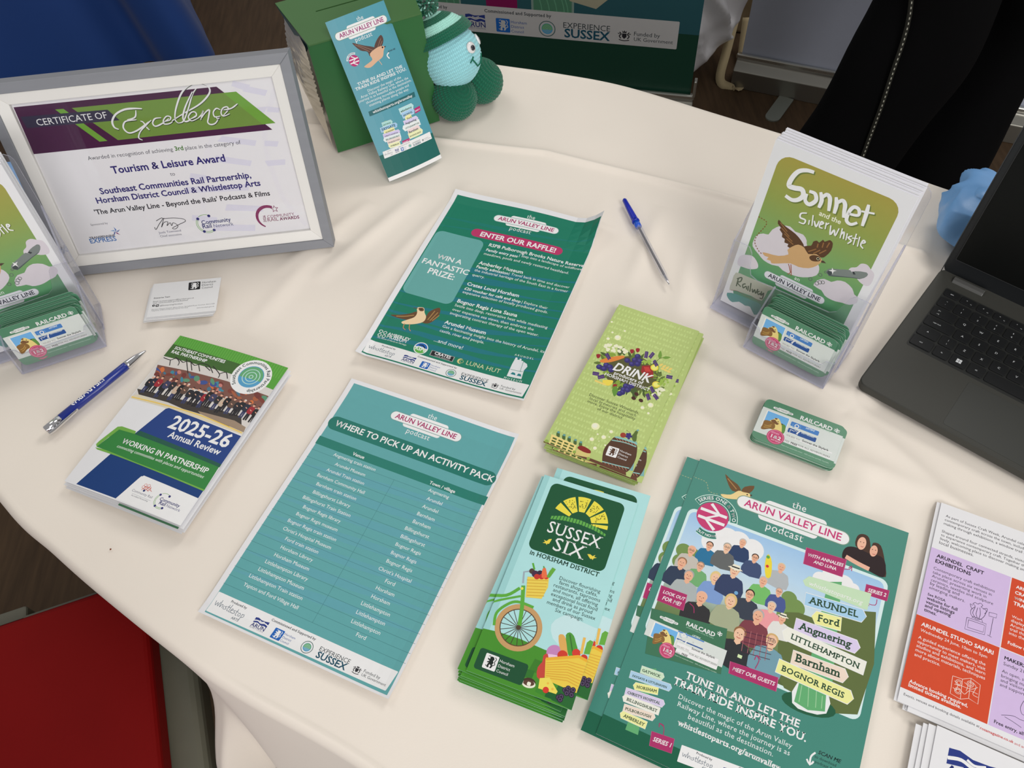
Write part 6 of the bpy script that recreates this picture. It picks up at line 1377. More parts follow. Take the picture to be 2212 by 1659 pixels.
# --- white council leaflets in the bottom right corner
top = thing('council_leaflet', 'uppermost white leaflet with a navy wave logo in the bottom right corner', 'leaflet', M=frame(0.2285, -0.0435, 0.0065, -0.5305), group='white leaflets in the bottom right corner')
paper('sheet', 0.148, 0.21, 0.0005, top); A = Art(0.148, 0.21, [(0, 0), (0.148, 0), (0.148, 0.21), (0, 0.21)])
arun(A.m, (0.012, 0.014), (0.054, 0.014), (0.012, 0.042)); A.cur = 'body_text'
for i in range(9): A.m.text('Information and advice for visitors and residents'[: 30 + (i * 7) % 19], 0.012, 0.075 + i * 0.009, 0.11 + 0.003 * (i % 4), 0.075 + i * 0.009, (80, 80, 90))
A.parts.pop('body_text'); A.build(top); kids_of[top.name] = kids(top)
for i, (dx, dy, da) in enumerate(((-0.004, -0.001, 0.6), (-0.009, -0.002, 0.3), (-0.012, -0.005, 0.9))):
    copy_tree(top, top.matrix_world @ Matrix.Translation((dx, dy, -0.0012 * (i + 1))) @ Matrix.Rotation(R(da), 4, 'Z'), 'white leaflet, %s from the top of the pile in the bottom right corner' % ORD[i + 1], only=('sheet',))

# ================================================================ pens
def pen_blue():
    t = thing('ballpoint_pen', 'blue metal pen with silver tip and white lettering left of the booklet', 'pen', (-0.5245, 0.5205, 0.0), math.atan2(0.1035, 0.0925))
    CH = mat('chrome', (0.72, 0.72, 0.74), 0.12, 1.0); NB = mat('navy_barrel', c(20, 42, 130), 0.3, 0.0, coat=0.4)
    L_ = 0.139; z = 0.0056
    b = MB(); b.tube([(0.020, 0, z), (0.108, 0, z), (0.112, 0, z)], [0.0052, 0.0052, 0.0050], 28); b.build('barrel', NB, t, sm=False).data.polygons.foreach_set('use_smooth', [True] * 56 + [False, False])
    b = MB(); b.tube([(0.111, 0, z), (0.114, 0, z), (0.125, 0, z), (0.134, 0, z - 0.0006), (0.137, 0, z - 0.001), (0.139, 0, z - 0.001)], [0.0052, 0.0051, 0.0040, 0.0022, 0.0012, 0.0009], 24); b.build('tip_cone', CH, t, sm=True)
    b = MB(); b.tube([(0.0, 0, z), (0.001, 0, z), (0.020, 0, z)], [0.0042, 0.0052, 0.0053], 24); b.build('end_sleeve', CH, t, sm=True)
    b = MB(); b.prism([(0.0, -0.0085), (0.006, -0.0092), (0.036, -0.0068), (0.040, -0.0052), (0.036, -0.0050), (0.008, -0.0056), (0.0, -0.0056)], z - 0.0018, z + 0.0018); b.build('clip', CH, t, bevel=0.0006)
    A = Art(0.09, 0.012, [(0, 0), (0.09, 0), (0.09, 0.012), (0, 0.012)]); A.cur = 'lettering'
    A.m.text('METROBUS', 0.062, 0.0037, 0.018, 0.0037, (225, 228, 235), b=2, hs=1.0, tilt=1)
    r_ = 0.00525
    for o in A.build(t, z=0, bend=lambda x, y: math.sqrt(max(1e-8, r_ ** 2 - min(r_, abs(y - 0.0065)) ** 2)), step=0.0007): o.location = (0.020, -0.0062, z)
pen_blue()
def pen_clear():
    a = math.atan2(0.656 - 0.812, 0.201 - 0.169); t = thing('capped_ballpoint_pen', 'clear plastic ballpoint pen with a royal blue cap end near the folded crease', 'pen', (0.169, 0.812, 0.0), a)
    BL = mat('royal_blue_plastic', c(20, 35, 165), 0.3); LB_ = mat('blue_plug', c(30, 80, 190), 0.25)
    z = 0.0048
    b = MB(); b.tube([(0.0, 0, z), (0.002, 0, z), (0.020, 0, z), (0.040, 0, z), (0.0425, 0, z), (0.0425, 0, z), (0.045, 0, z)], [0.0018, 0.0030, 0.0036, 0.0043, 0.0044, 0.0050, 0.0050], 24); b.build('cap', BL, t, sm=True)
    b = MB(); b.tube([(0.045, 0, z), (0.055, 0, z)], [0.0043, 0.0040], 24); b.build('end_plug', LB_, t, sm=True)
    b = MB(); b.tube([(0.050, 0, z), (0.140, 0, z), (0.152, 0, z)], [0.0041, 0.0040, 0.0022], 6); b.build('clear_barrel', glassy('clear_plastic', (0.94, 0.94, 0.95), 2.0, 0.14), t)
    b = MB(); b.tube([(0.053, 0.0003, z - 0.0008), (0.148, 0, z)], 0.0014, 10); b.build('ink_tube', mat('dark_ink_tube', c(52, 48, 46), 0.25), t, sm=True)
    b = MB(); b.tube([(0.143, 0, z), (0.154, 0, z), (0.158, 0, z), (0.1592, 0, z)], [0.0016, 0.0013, 0.0007, 0.0003], 12); b.build('metal_point', MATS['chrome'], t, sm=True)
pen_clear()

# ================================================================ framed certificate
fyaw, flean, FW, FH = 0.0354, 0.301, 0.3477, 0.2441; B1_, B2_ = 0.0118, 0.0135
t = thing('framed_certificate', 'grey and white framed certificate of excellence leaning on its easel', 'picture frame', M=frame(-0.5626, 0.7693, 0.0, fyaw, flean))
FG = mat('grey_wood_frame', c(128, 130, 136), 0.5, var=0.10, vscale=14, stretch=(1, 6, 1), bump=0.05); FWH = mat('white_frame_lip', c(222, 220, 216), 0.45, var=0.02)
def moulding(name, x0, y0, x1, y1, wd, z0, z1, m, zi=None):
    zi = z1 if zi is None else zi
    for k, P in enumerate((((x0, y0), (x1, y0), (x1 - wd, y0 + wd), (x0 + wd, y0 + wd)), ((x1, y0), (x1, y1), (x1 - wd, y1 - wd), (x1 - wd, y0 + wd)), ((x1, y1), (x0, y1), (x0 + wd, y1 - wd), (x1 - wd, y1 - wd)), ((x0, y1), (x0, y0), (x0 + wd, y0 + wd), (x0 + wd, y1 - wd)))):
        b = MB(); V = [(*p, z0) for p in P] + [(*P[0], z1), (*P[1], z1), (*P[2], zi), (*P[3], zi)]
        b.add(V, [[3, 2, 1, 0], [4, 5, 6, 7], [0, 1, 5, 4], [1, 2, 6, 5], [2, 3, 7, 6], [3, 0, 4, 7]]); b.build(name, m, t, bevel=0.0006)
moulding('grey_frame_rail', 0, 0, FW, FH, B1_, -0.010, 0.0105, FG)
moulding('white_frame_rail', B1_, B1_, FW - B1_, FH - B1_, B2_, -0.006, 0.0085, FWH, 0.0065)
X0 = B1_ + B2_; cw, ch = FW - 2 * X0, FH - 2 * X0
o = paper('certificate_sheet', cw, ch, 0.0004, t, m=mat('certificate_paper', c(228, 224, 238), 0.5, var=0.01)); o.location = (X0, X0, 0.001)
for o in art_of(cw, ch, CTC, face_certificate).build(t): o.location = (X0, X0, 0.001)
b = MB(); b.box(X0, FW - X0, X0, FH - X0, 0.0028, 0.0040); b.build('glass_pane', glassy('picture_glass', (0.985, 0.985, 0.99), 0.8), t)
b = MB(); b.box(B1_, FW - B1_, B1_, FH - B1_, -0.009, -0.006); b.build('backing_board', mat('fibreboard', c(110, 85, 60), 0.8), t)
b = MB(); Lg = 0.20; a_ = flean * 2 + 0.05; b.prism([(FW / 2 - 0.03, 0.0), (FW / 2 + 0.03, 0.0), (FW / 2 + 0.02, Lg), (FW / 2 - 0.02, Lg)], -0.002, 0.002, M=Matrix.Translation((0, 0.001, -0.13)) @ Matrix.Rotation(0.58, 4, 'X')); b.build('easel_strut', MATS['fibreboard'], t)

# ================================================================ green box
byaw = 0.3443
t = thing('ballot_box', 'green cardboard box with a slot in its lid and a crinkled silver side', 'box', (-0.219, 0.9642, 0.0), byaw)
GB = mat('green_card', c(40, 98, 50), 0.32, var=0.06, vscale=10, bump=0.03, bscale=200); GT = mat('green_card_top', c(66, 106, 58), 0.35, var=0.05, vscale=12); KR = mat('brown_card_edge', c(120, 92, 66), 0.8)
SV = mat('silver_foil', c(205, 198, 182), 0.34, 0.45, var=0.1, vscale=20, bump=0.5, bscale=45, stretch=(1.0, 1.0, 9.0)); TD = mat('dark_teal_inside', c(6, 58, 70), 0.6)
# silver body: left wall with horizontal crinkles
W_, D_, H_ = 0.150, 0.112, 0.158; V, F = [], []; ny, nz = 20, 60
for j in range(nz + 1):
    for i in range(ny + 1):
        y, z = 0.017 + D_ * i / ny, H_ * j / nz
        cr = 0.0035 * math.exp(-((z - 0.095) / 0.035) ** 2) * (math.sin(z * 900 + 2 * math.sin(y * 60)) * 0.5 + noise.noise(Vector((y * 40, z * 260, 2))))
        V.append((-0.004 - cr * 0.8 - 0.011 * math.sin(math.pi * j / nz) * min(1, i / 5), y, z))
for j in range(nz):
    for i in range(ny): a = j * (ny + 1) + i; F.append([a, a + ny + 1, a + ny + 2, a + 1])
n0 = len(V); V += [(W_, 0.017, 0), (W_, 0.017, H_), (W_, 0.017 + D_, 0), (W_, 0.017 + D_, H_), (0.004, 0.017, 0.0), (0.004, 0.017, H_), (0.004, 0.017 + D_, 0), (0.004, 0.017 + D_, H_)]
F += [[n0+4, n0, n0+1, n0+5], [n0, n0+2, n0+3, n0+1], [n0+2, n0+6, n0+7, n0+3], [n0+4, n0+6, n0+2, n0]]
link('silver_body', mesh(V, F, True), SV, t)
b = MB(); Vf = [(-0.001, 0.0, 0.0), (0.1555, 0.0, 0.0), (0.1555, 0.011, 0.163), (-0.001, 0.011, 0.163)]
b.add([(x, y, z) for x, y, z in Vf] + [(x, y + 0.003, z) for x, y, z in Vf], [[0, 1, 2, 3], [7, 6, 5, 4], [0, 4, 5, 1], [3, 2, 6, 7]], 0); b.add([(Vf[1][0], Vf[1][1], Vf[1][2]), (Vf[1][0], Vf[1][1] + .003, 0), (Vf[2][0], Vf[2][1] + .003, Vf[2][2]), Vf[2]], [[0, 1, 2, 3]], 1); b.add([(Vf[0][0], Vf[0][1], 0), (Vf[0][0], .003, 0), (Vf[3][0], Vf[3][1] + .003, Vf[3][2]), Vf[3]], [[3, 2, 1, 0]], 0)
b.build('front_flap', [GB, KR], t)
b = MB(); b.box(0.052, 0.054, -0.0008, 0.0, 0.004, 0.158, M=Matrix.Rotation(-0.067, 4, 'X')); b.build('flap_crease', mat('green_card_crease', c(30, 88, 40), 0.4), t)
# lid with a slot, a little wider at the back
def slab(b, P, th=0.002):
    k = len(P); b.add([(x, y, z) for x, y, z in P] + [(x, y, z - th) for x, y, z in P], [list(range(k)), list(range(2 * k - 1, k - 1, -1))] + [[i, k + i, k + (i + 1) % k, (i + 1) % k] for i in range(k)])
b = MB()
LL_ = lambda y: -0.013 * (y - 0.0095) / 0.104; RR_ = lambda y: 0.1545 + 0.013 * (y - 0.0095) / 0.104; ZZ = lambda y: 0.1635 + 0.002 * (y - 0.0095) / 0.1
q_ = lambda x, y: (x, y, ZZ(y))
slab(b, [q_(0.0, 0.0095), q_(0.1545, 0.0095), q_(RR_(0.0775), 0.0775), q_(LL_(0.0775), 0.0775)]); slab(b, [q_(LL_(0.0800), 0.0800), q_(RR_(0.0800), 0.0800), q_(RR_(0.124), 0.124), q_(LL_(0.124), 0.124)])
slab(b, [q_(LL_(0.0775), 0.0775), q_(0.030, 0.0775), q_(0.030, 0.0800), q_(LL_(0.0800), 0.0800)]); slab(b, [q_(0.110, 0.0775), q_(RR_(0.0775), 0.0775), q_(RR_(0.0800), 0.0800), q_(0.110, 0.0800)])
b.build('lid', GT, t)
b = MB(); b.box(0.030, 0.110, 0.0775, 0.0800, 0.160, 0.1635); b.build('slot', mat('slot_dark', c(22, 30, 20), 0.9), t)
b = MB(); b.add([(LL_(0.03), 0.03, 0.1615), (LL_(0.122), 0.122, 0.163), (-0.004, 0.120, 0.13), (-0.002, 0.040, 0.135), (0.0, 0.014, 0.158)], [[0, 1, 2, 3, 4], [4, 3, 2, 1, 0]]); b.build('inner_side_flap', TD, t)
b = MB(); b.add([(0.0, 0.0095, 0.1632), (LL_(0.124), 0.124, 0.1655), (LL_(0.124) + 0.001, 0.124, 0.160), (0.0005, 0.010, 0.1575)], [[0, 1, 2, 3], [3, 2, 1, 0]]); b.build('lid_lip', GB, t)

# ================================================================ tall leaflet leaning on the box
P0, P1, P2 = Vector((-0.145, 0.892, 0.0005)), Vector((-0.074, 0.931, 0.0005)), Vector((-0.190, 0.990, 0.187))
ex = (P1 - P0); w_ = ex.length + 0.003; ex.normalize(); ey = (P2 - P0); ey -= ex * ey.dot(ex); ey.normalize(); ez = ex.cross(ey)
MT = Matrix(((ex.x, ey.x, ez.x, P0.x), (ex.y, ey.y, ez.y, P0.y), (ex.z, ey.z, ez.z, P0.z + TZ), (0, 0, 0, 1)))
# sheared slightly to the left as it leans
bend_t = lambda x, y: 0.006 * (1 - ((x - w_ / 2) / (w_ / 2)) ** 2) * (1.0 - 0.5 * y / 0.213) 
t = thing('tall_leaflet', 'tall teal leaflet with a flying bird leaning against the green box', 'leaflet', M=MT)
kk = (P2 - P0).dot(ex) / 0.213
paper('sheet', w_, 0.213, 0.0004, t, bend=bend_t, m=mat('leaflet_teal', c(78, 148, 164), 0.42, var=0.03, vscale=20))
art_of(w_, 0.213, TLC, face_tall).build(t, bend=bend_t)

# ================================================================ knitted toy
t = thing('knitted_toy', 'round pale blue knitted toy with googly eyes, striped bobble hat and green feet', 'toy', (-0.047, 1.05, 0.0))
def knit(name, ctr, rad, axis, rgb, parent, cols=44, rows=30, th0=0.0, th1=math.pi, stretch=1.0, amp=0.0011, cmap=None, m=None, rough=0.9, puff=None):
    ax = Vector(axis).normalized(); a = ax.orthogonal().normalized(); b_ = ax.cross(a); V, F, C = [], [], []; nu, nv = cols * 6, rows * 6
    for j in range(nv + 1):
        th = th0 + (th1 - th0) * j / nv; 
        for i in range(nu):
            ph = 2 * math.pi * i / nu; u = (i / 6) % 1.0; v = j / 6.0
            # V stitches: two slanted lobes in every column
            s_ = abs(u - 0.5) * 2; lobe = abs(math.sin(math.pi * u * 2)) ** 0.7 * (0.55 + 0.45 * math.cos(2 * math.pi * (v + 0.45 * s_)))
            d = amp * lobe * min(1, 3 * math.sin(th)) + 0.0004 * noise.noise(Vector((i * .3, j * .3, 1)))
            r_ = (rad if puff is None else puff(th, ph)) + d
            p = ax * (math.cos(th) * r_ * stretch) + (a * math.cos(ph) + b_ * math.sin(ph)) * (math.sin(th) * r_)
            V.append(tuple(Vector(ctr) + p)); C.append((*([x * (0.8 + 0.35 * lobe) for x in (cmap(th) if cmap else rgb)]), 1))
    for j in range(nv):
        for i in range(nu): F.append([j*nu+i, (j+1)*nu+i, (j+1)*nu+(i+1) % nu, j*nu+(i+1) % nu])
    me = mesh(V, F, True); at = me.color_attributes.new('ink', 'FLOAT_COLOR', 'POINT'); at.data.foreach_set('color', np.array(C).ravel())
    return link(name, me, m or mat('knitted_wool', None, 0.95, var=0.10, vscale=500, bump=0.3, bscale=1500, sheen=0.3), parent)
LBL, DGR, MNT = c(150, 212, 220), c(8, 96, 70), c(165, 222, 208)
ctr = (0, 0, 0.082); AX = (-0.35, 0.35, 0.87)
knit('body', ctr, 0.0432, AX, LBL, t, cols=46, rows=26)
axv = Vector(AX).normalized()
def hatc(th):
    k = (th - 0.05) / 1.12
    return DGR if k > 0.76 else MNT if k > 0.50 else DGR if k > 0.26 else MNT
knit('striped_hat', tuple(Vector(ctr) + axv * 0.002), 0.046, AX, DGR, t, cols=44, rows=18, th0=0.05, th1=1.19, stretch=1.26, amp=0.0014, cmap=hatc, puff=lambda th, ph: 0.0455 + 0.0035 * sst(0.86, 0.95, th))
b = MB(); rr_ = random.Random(5); pc = Vector(ctr) + axv * 0.074; C = []
for i in range(420):
    d = Vector((rr_.gauss(0, 1), rr_.gauss(0, 1), rr_.gauss(0, 1))).normalized(); s_ = d.orthogonal().normalized() * 0.0013; e_ = d.cross(s_)
    p = pc + d * 0.006; q = pc + d * rr_.uniform(0.014, 0.0185); n_ = len(b.v)
    b.add([p + s_, p - s_ * .5 + e_ * .9, p - s_ * .5 - e_ * .9, q + s_ * 1.2, q - s_ * .6 + e_, q - s_ * .6 - e_], [[0, 1, 4, 3], [1, 2, 5, 4], [2, 0, 3, 5], [3, 4, 5]])
    C += [(*(MNT if i % 4 == 0 else DGR), 1)] * 6
o = b.build('pompom', MATS['knitted_wool'], t); at = o.data.color_attributes.new('ink', 'FLOAT_COLOR', 'POINT'); at.data.foreach_set('color', np.array(C).ravel()); o['kind'] = 'stuff'
knit('foot', (-0.001, -0.022, 0.0305), 0.0325, (0.5, -0.5, 0.8), DGR, t, cols=26, rows=18, amp=0.0026, stretch=0.93)
knit('foot', (0.040, 0.012, 0.0295), 0.0315, (0.7, 0.1, 0.7), DGR, t, cols=26, rows=18, amp=0.0026, stretch=0.95)
def onball(d, r=1.0): return Vector(ctr) + Vector(d).normalized() * 0.0440 * r
for d in ((0.695, -0.482, 0.533), (0.90, 0.226, 0.353)):
    d = Vector(d).normalized(); p = onball(d)
    b = MB(); b.tube([p - d * 0.001, p + d * 0.0012, p + d * 0.0024, p + d * 0.0030], [0.0078, 0.0078, 0.0060, 0.0015], 22); e = b.build('googly_eye', mat('eye_plastic', (0.82, 0.82, 0.82), 0.12, coat=0.8), t, sm=True)
    q = d.cross(Vector((0, 0, 1))).normalized(); dn = d.cross(q); pp = p + dn * 0.0012
    b = MB(); b.tube([pp + d * 0.0022, pp + d * 0.0036, pp + d * 0.0038], [0.0038, 0.0036, 0.0008], 18); o = b.build('pupil', mat('black_pupil', (0.02, 0.02, 0.03), 0.15, coat=0.8), e, sm=True)
for P_ in (((0.731, -0.614, 0.299), (0.698, -0.673, 0.244), (0.627, -0.758, 0.182)), ((0.698, -0.673, 0.244), (0.77, -0.62, 0.09), (0.839, -0.538, -0.082)), ((0.839, -0.538, -0.082), (0.937, -0.34, -0.081), (0.974, -0.189, 0.126))):
    b = MB(); b.tube([onball(q, 1.02) for q in catmull(P_, 5)], 0.0010, 8); b.build('stitched_mouth', mat('green_thread', c(10, 100, 75), 0.9), t, sm=True)

# ================================================================ leaflet holders with story books and railcards
LEAN = 0.2237
ACR = glassy('clear_acrylic', (0.975, 0.975, 0.985), 1.0, 0.035, (0.85, 0.86, 0.95)); ACE = glassy('acrylic_edge', (0.84, 0.84, 0.90), 1.6, 0.30, (0.70, 0.71, 0.82), 0.15)  # edge material carries a pale lavender tone as painted edge highlight
def wall(name, P3, th, parent):
    """flat acrylic wall from a 3-D outline with edge highlights put in by a paler edge colour"""
    P = [Vector(p) for p in P3]; n = (P[1] - P[0]).cross(P[2] - P[1]).normalized() * th; k = len(P); b = MB()
    b.add(P + [p + n for p in P], [list(range(k)), list(range(k, 2 * k))[::-1]], 0); b.v = b.v[:]
    b.f += [[i, k + i, k + (i + 1) % k, (i + 1) % k] for i in range(k)]; b.mi += [1] * k
    return b.build(name, [ACR, ACE], parent)
def make_holder(x, y, yaw, lean, label):
    t = thing('leaflet_holder', label, 'leaflet holder', (x, y, 0), yaw); sl, cl = math.sin(lean), math.cos(lean)
    S = lambda X, off, h: (X, off + h * sl, 0.002 + h * cl)
    XL, XR = -0.0055, 0.1555; th = 0.002
    back = [(XL, 0), (XR, 0), (XR, 0.198), (XR - 0.002, 0.203), (XR - 0.007, 0.207), (XL + 0.007, 0.207), (XL + 0.002, 0.203), (XL, 0.198)]
    wall('back_panel', [S(a, 0.0262, h) for a, h in back], th, t)
    cut = [(XL, 0), (XR, 0), (XR, 0.0925), (XR - 0.017, 0.0925), (0.134, 0.088), (0.131, 0.078), (0.127, 0.066), (0.120, 0.061), (0.035, 0.057), (0.026, 0.060), (0.022, 0.070), (0.019, 0.086), (0.014, 0.0925), (XL, 0.0925)]
    wall('front_panel', [S(a, -0.0085, h) for a, h in cut], th, t)
    for X in (XL, XR):
        wall('side_panel', [S(X, -0.0085, 0), S(X, 0.0282, 0), S(X, 0.0282, 0.140), S(X, -0.0085, 0.0925)], th if X == XL else -th, t)
    b = MB(); b.box(XL, XR, -0.016, 0.030, 0.0, 0.003, 1); b.build('base_rail', [ACR, ACE], t, bevel=0.001)
    # small pocket
    sl2, cl2 = math.sin(0.173), math.cos(0.173); c0, c1 = 0.0555, 0.1545
    Q = lambda X, off, h: (X, off + h * sl2, 0.002 + h * cl2)
    wall('pocket_front', [Q(c0, -0.0435, 0), Q(c1, -0.0435, 0), Q(c1, -0.0435, 0.038), Q(c1 - 0.010, -0.0435, 0.036), Q(c1 - 0.014, -0.0435, 0.028), Q(c0 + 0.014, -0.0435, 0.026), Q(c0 + 0.010, -0.0435, 0.034), Q(c0, -0.0435, 0.038)], th, t)
    for X in (c0, c1): wall('pocket_side', [Q(X, -0.0435, 0), (X, -0.010, 0.002), (X, -0.010 + 0.06 * sl, 0.062), Q(X, -0.0435, 0.038)], th if X == c0 else -th, t)
    b = MB(); b.box(c0, c1, -0.0445, -0.010, 0.0, 0.003, 1); b.build('pocket_base', [ACR, ACE], t, bevel=0.001)
    return t
BA = art_of(0.148, 0.21, BKC, face_book); BP = mat('book_page_edge', (0.74, 0.74, 0.82), 0.7, var=0.02, vscale=60)
def make_book(M, label, group):
    t = thing('story_book', label, 'book', M=M, group=group)
    b = MB(); b.box(0.0004, 0.1476, 0.0004, 0.2096, -0.0026, -0.0004); b.build('page_block', BP, t)
    paper('front_cover', 0.148, 0.21, 0.0004, t); BA.build(t)
    o = paper('back_cover', 0.148, 0.21, 0.0004, t); o.location = (0, 0, -0.0026); kids_of[t.name] = kids(t); return t
def fill(x, y, yaw, lean, side, nb=6, nc=11):
    H = Matrix.Translation((x, y, TZ)) @ Matrix.Rotation(yaw, 4, 'Z')
    global BOOK0
    for i in range(nb):
        tw = (0, 0.4, -0.5, 0.3, -0.6, 0.2)[i] * 0.5
        M = H @ Matrix.Translation((0.0005 * (i % 2), -0.001 + 0.0042 * i, 0.0045)) @ Matrix.Rotation(math.pi / 2 - lean, 4, 'X') @ Matrix.Rotation(R(tw), 4, 'Z')
        lb = (f'frontmost story book with a flying bird cover in the {side} holder' if i == 0 else f'{ORD[i]} story book counted from the front in the {side} holder'); g = f'story books in the {side} holder'
        if BOOK0 is None: BOOK0 = make_book(M, lb, g)
        else: copy_tree(BOOK0, M, lb, g, only=None if i == 0 else ('page_block', 'front_cover', 'back_cover'))
    for i in range(nc):
        rx = (0, -0.0022, -0.0015, -0.0030, -0.002, -0.0012, -0.0035, -0.001, -0.0025, -0.003, -0.001)[i]
        if i > 1: rx += 0.004 * (i % 3 == 0)
        M = H @ Matrix.Translation((0.0615 + rx + 0.0015 * min(i, 2), -0.0395 + 0.0022 * i, 0.012 - 0.007 * (i > 0) + 0.0008 * i)) @ Matrix.Rotation(math.pi / 2 - 0.173 - 0.002 * i, 4, 'X') @ Matrix.Rotation(R((0, 0.4, -0.5, 0.3, 0.7, -0.2, 0.5, 0, 0.4, -0.3, 0.2)[i]), 4, 'Z')
        lb = (f'frontmost green railcard in the small pocket of the {side} holder' if i == 0 else f'{ORD[i]} green railcard from the front in the pocket of the {side} holder')
        copy_tree(proto, M, lb, f'railcards in the {side} holder', only=None if i < 2 else ('card', 'printed_panel'))
BOOK0 = None
HR = (0.2572, 0.6264, -0.7436); HL = (-0.6438, 0.6312, 0.3312)
make_holder(*HR, LEAN, 'clear acrylic leaflet holder beside the laptop')
fill(*HR, LEAN, 'right')
make_holder(*HL, LEAN + 0.03, 'clear acrylic leaflet holder cut off by the left edge of the photo')
fill(*HL, LEAN + 0.03, 'left')

# ================================================================ laptop
lyaw = R(-44.5); t = thing('laptop', 'dark grey open laptop with a black screen on the right of the table', 'laptop', (0.374, 0.486, 0.0), lyaw)
LG_ = mat('dark_grey_laptop', c(60, 60, 56), 0.5, var=0.02, vscale=200, bump=0.02, bscale=900, spec=0.2); LK = mat('black_key', c(27, 28, 29), 0.5, var=0.03, spec=0.2); LD = mat('laptop_bezel', c(24, 26, 28), 0.35); SCN = mat('screen_glass', c(12, 13, 12), 0.35, spec=0.2)
b = MB(); b.prism(rrpts(0, 0, 0.325, 0.214, 0.010), 0.0035, 0.0145); b.build('base', LG_, t, bevel=0.0015, seg=3)
b = MB(); b.prism(rrpts(0.004, 0.004, 0.321, 0.20, 0.01), 0.0008, 0.0036); b.build('bottom_tray', LD, t)
b = MB(); b.prism(rrpts(0.017, 0.080, 0.308, 0.186, 0.003), 0.01445, 0.01462); b.build('keyboard_well', mat('keyboard_well', c(42, 43, 42), 0.5, spec=0.2), t)
def key(x0, x1, y, h=0.0148, leg=(), name='key'):
    b = MB(); b.prism(rrpts(x0 + 0.0011, y - h / 2, x1 - 0.0011, y + h / 2, 0.0018, 4), 0.0146, 0.0160); o = b.build(name, LK, t, bevel=0.0004)
    if leg:
        A = Art(x1 - x0, h, [(0, 0), (x1 - x0, 0), (x1 - x0, h), (0, h)]); A.cur = 'key_legend'; w = x1 - x0
        for s_, fx, fy, sz in leg:
            A.m.textk(s_, w * fx, h * fy + sz * .36, sz, (205, 208, 210))
        for q in A.build(o, m=INKM): q.location = (x0, y - h / 2, 0.0160)
P_ = 0.019
x = 0.0175; key(x, x + P_, 0.178, 0.0105, (('esc', .5, .5, .003),))
for i in range(13):
    x0 = 0.0175 + P_ * (i + 1); key(x0, x0 + P_, 0.178, 0.0105, ((('<', '<', '<', '*', '*', '=', '=', '+', '+', '-', '-', '>', '>')[i], .4, .4, .0028), ('F%d' % (i + 1), .7, .7, .0018)))
for i, s_ in enumerate(('`', '1', '2', '3', '4', '5', '6', '7', '8', '9', '0', '-', '=')):
    x0 = 0.0175 + P_ * i; up_ = '¬!"£$%^&*()_+'[i]; key(x0, x0 + P_, 0.1612, leg=((s_, .5, .7, .0034), (up_, .5, .3, .0026)))
key(0.0175 + P_ * 13, 0.306, 0.1612)
key(0.0175, 0.0465, 0.1440, leg=(('|<-', .3, .35, .0026), ('->|', .3, .7, .0026)))
for i, s_ in enumerate('QWERTYUIOP[]'): x0 = 0.0465 + P_ * i; key(x0, x0 + P_, 0.1440, leg=((s_, .5, .5, .0040),))
key(0.0175, 0.0515, 0.1265, leg=(('caps lock', .42, .5, .0024),))
for i, s_ in enumerate("ASDFGHJKL;'#"): x0 = 0.0515 + P_ * i; key(x0, x0 + P_, 0.1265, leg=((s_, .5, .5, .0040),))
key(0.0175, 0.0425, 0.1088, leg=(('^', .45, .5, .005),)); key(0.0425, 0.0610, 0.1088, leg=(('|', .5, .3, .003), ('\\', .5, .7, .003)))
for i, s_ in enumerate('ZXCVBNM,./'): x0 = 0.0615 + P_ * i; key(x0, x0 + P_, 0.1088, leg=((s_, .5, .5, .0040),))
key(0.0615 + P_ * 10, 0.306, 0.1088)
key(0.0175, 0.0435, 0.0912, leg=(('ctrl', .45, .5, .0026),)); key(0.0435, 0.0625, 0.0912, leg=(('fn', .5, .5, .0026),))
key(0.0625, 0.0820, 0.0912); key(0.0820, 0.1010, 0.0912, leg=(('alt', .5, .5, .0026),)); key(0.1010, 0.1960, 0.0912, name='space_bar'); key(0.196, 0.215, 0.0912, leg=(('alt gr', .5, .5, .0022),)); key(0.215, 0.234, 0.0912); key(0.234, 0.306, 0.0912)
b = MB()
for i in (0, 1):
    for j in (0, 1): b.box(0.0695 + i * 0.0030, 0.0721 + i * 0.0030, 0.0886 + j * 0.0030, 0.0912 + j * 0.0030, 0.01601, 0.01606)
b.build('four_square_legend', mat('legend_white', c(205, 208, 210), 0.5), t)
b = MB(); b.prism(rrpts(0.092, 0.006, 0.207, 0.0735, 0.003), 0.01450, 0.01468); b.build('trackpad', mat('trackpad', c(58, 59, 56), 0.42, spec=0.2), t, bevel=0.0003)
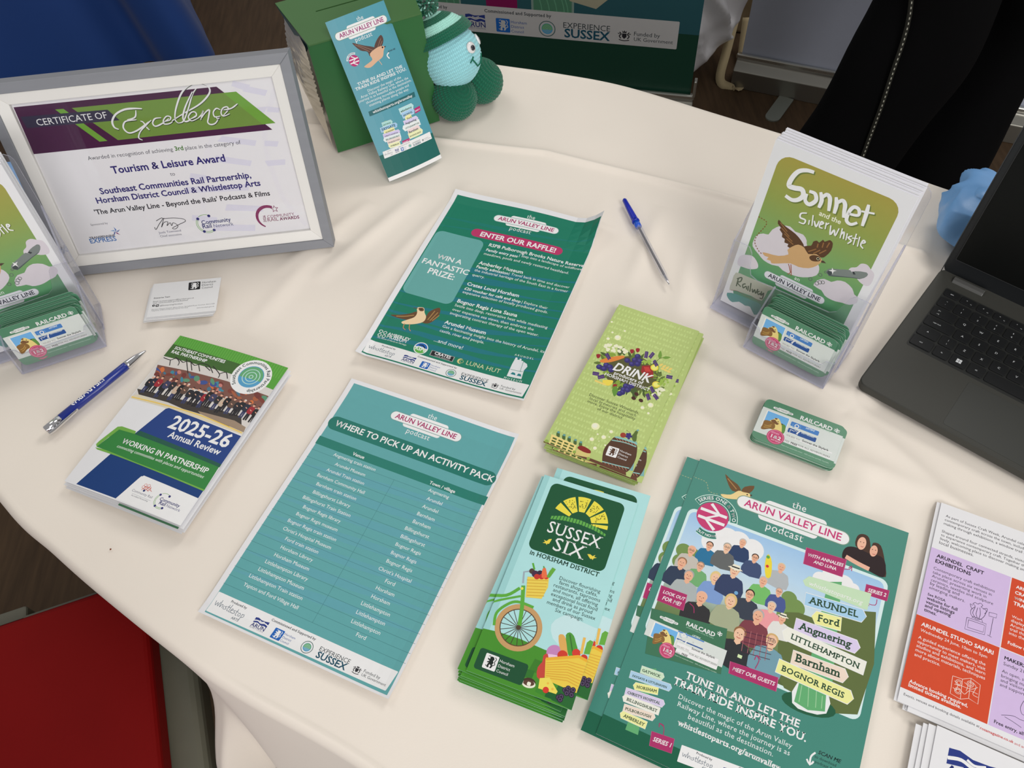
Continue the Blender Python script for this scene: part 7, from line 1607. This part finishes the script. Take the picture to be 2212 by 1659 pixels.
for x0 in (0.018, 0.262): b = MB(); b.prism([(0.196, 0.0125), (0.207, 0.0125), (0.207, 0.0165), (0.2045, 0.018), (0.199, 0.0172)], x0, x0 + 0.036, M=Matrix(((0, 0, 1, 0), (1, 0, 0, 0), (0, 1, 0, 0), (0, 0, 0, 1)))); b.build('hinge', mat('hinge_grey', c(86, 86, 84), 0.4, 0.3), t, bevel=0.0008)
LM = Matrix.Translation((0, 0.2095, 0.0125)) @ Matrix.Rotation(R(81.8), 4, 'X')
b = MB(); b.prism(rrpts(0.001, 0.0, 0.324, 0.216, 0.009), -0.006, -0.0008, M=LM); b.build('lid', LD, t, bevel=0.0008)
b = MB(); b.prism(rrpts(0.009, 0.022, 0.316, 0.209, 0.002), -0.0008, -0.0003, M=LM); b.build('screen', SCN, t)
b = MB()
for x0, x1, y0, y1 in ((0.0005, 0.3245, -0.0005, 0.0005), (0.0005, 0.0015, 0, 0.215), (0.0085, 0.0090, 0.0215, 0.209), (0.0085, 0.316, 0.0215, 0.0220)): b.box(x0, x1, y0, y1, -0.0008, 0.0002, M=LM)
b.build('rubber_gasket', mat('gasket', c(44, 45, 46), 0.5), t)

# ================================================================ blue plastic gloves behind the laptop and the frame
BPm = mat('thin_blue_plastic', c(112, 162, 215), 0.4, var=0.10, vscale=25, bump=0.35, bscale=70)
def glove(name, loc, s, label, seed, yaw=0):
    o = crumple(name, lambda v: (0.010 * math.sin(4 * v), 0.012 * v, (0.050 * math.sin(math.pi * min(0.97, 0.22 + 0.76 * v)) + 0.004) * s, (0.030 * math.sin(math.pi * min(0.97, 0.22 + 0.76 * v)) + 0.004) * s, 0.001 + 0.052 * v * s), BPm, None, seed, 0.008 * s, 90, 60, 19)
    o.matrix_world = Matrix.Translation((loc[0], loc[1], TZ + loc[2])) @ Matrix.Rotation(yaw, 4, 'Z'); tag(o, label, 'plastic bag'); return o
glove('crumpled_blue_bag', (0.595, 0.705, 0.0), 1.18, 'crumpled pale blue plastic bag tucked behind the laptop lid', 4, R(50))
o = glove('crumpled_blue_bag', (-0.700, 0.93, 0.0), 1.1, 'crumpled blue plastic bag behind the left side of the certificate frame', 9)
bpy.data.objects.remove(_to)
bpy.context.view_layer.update()
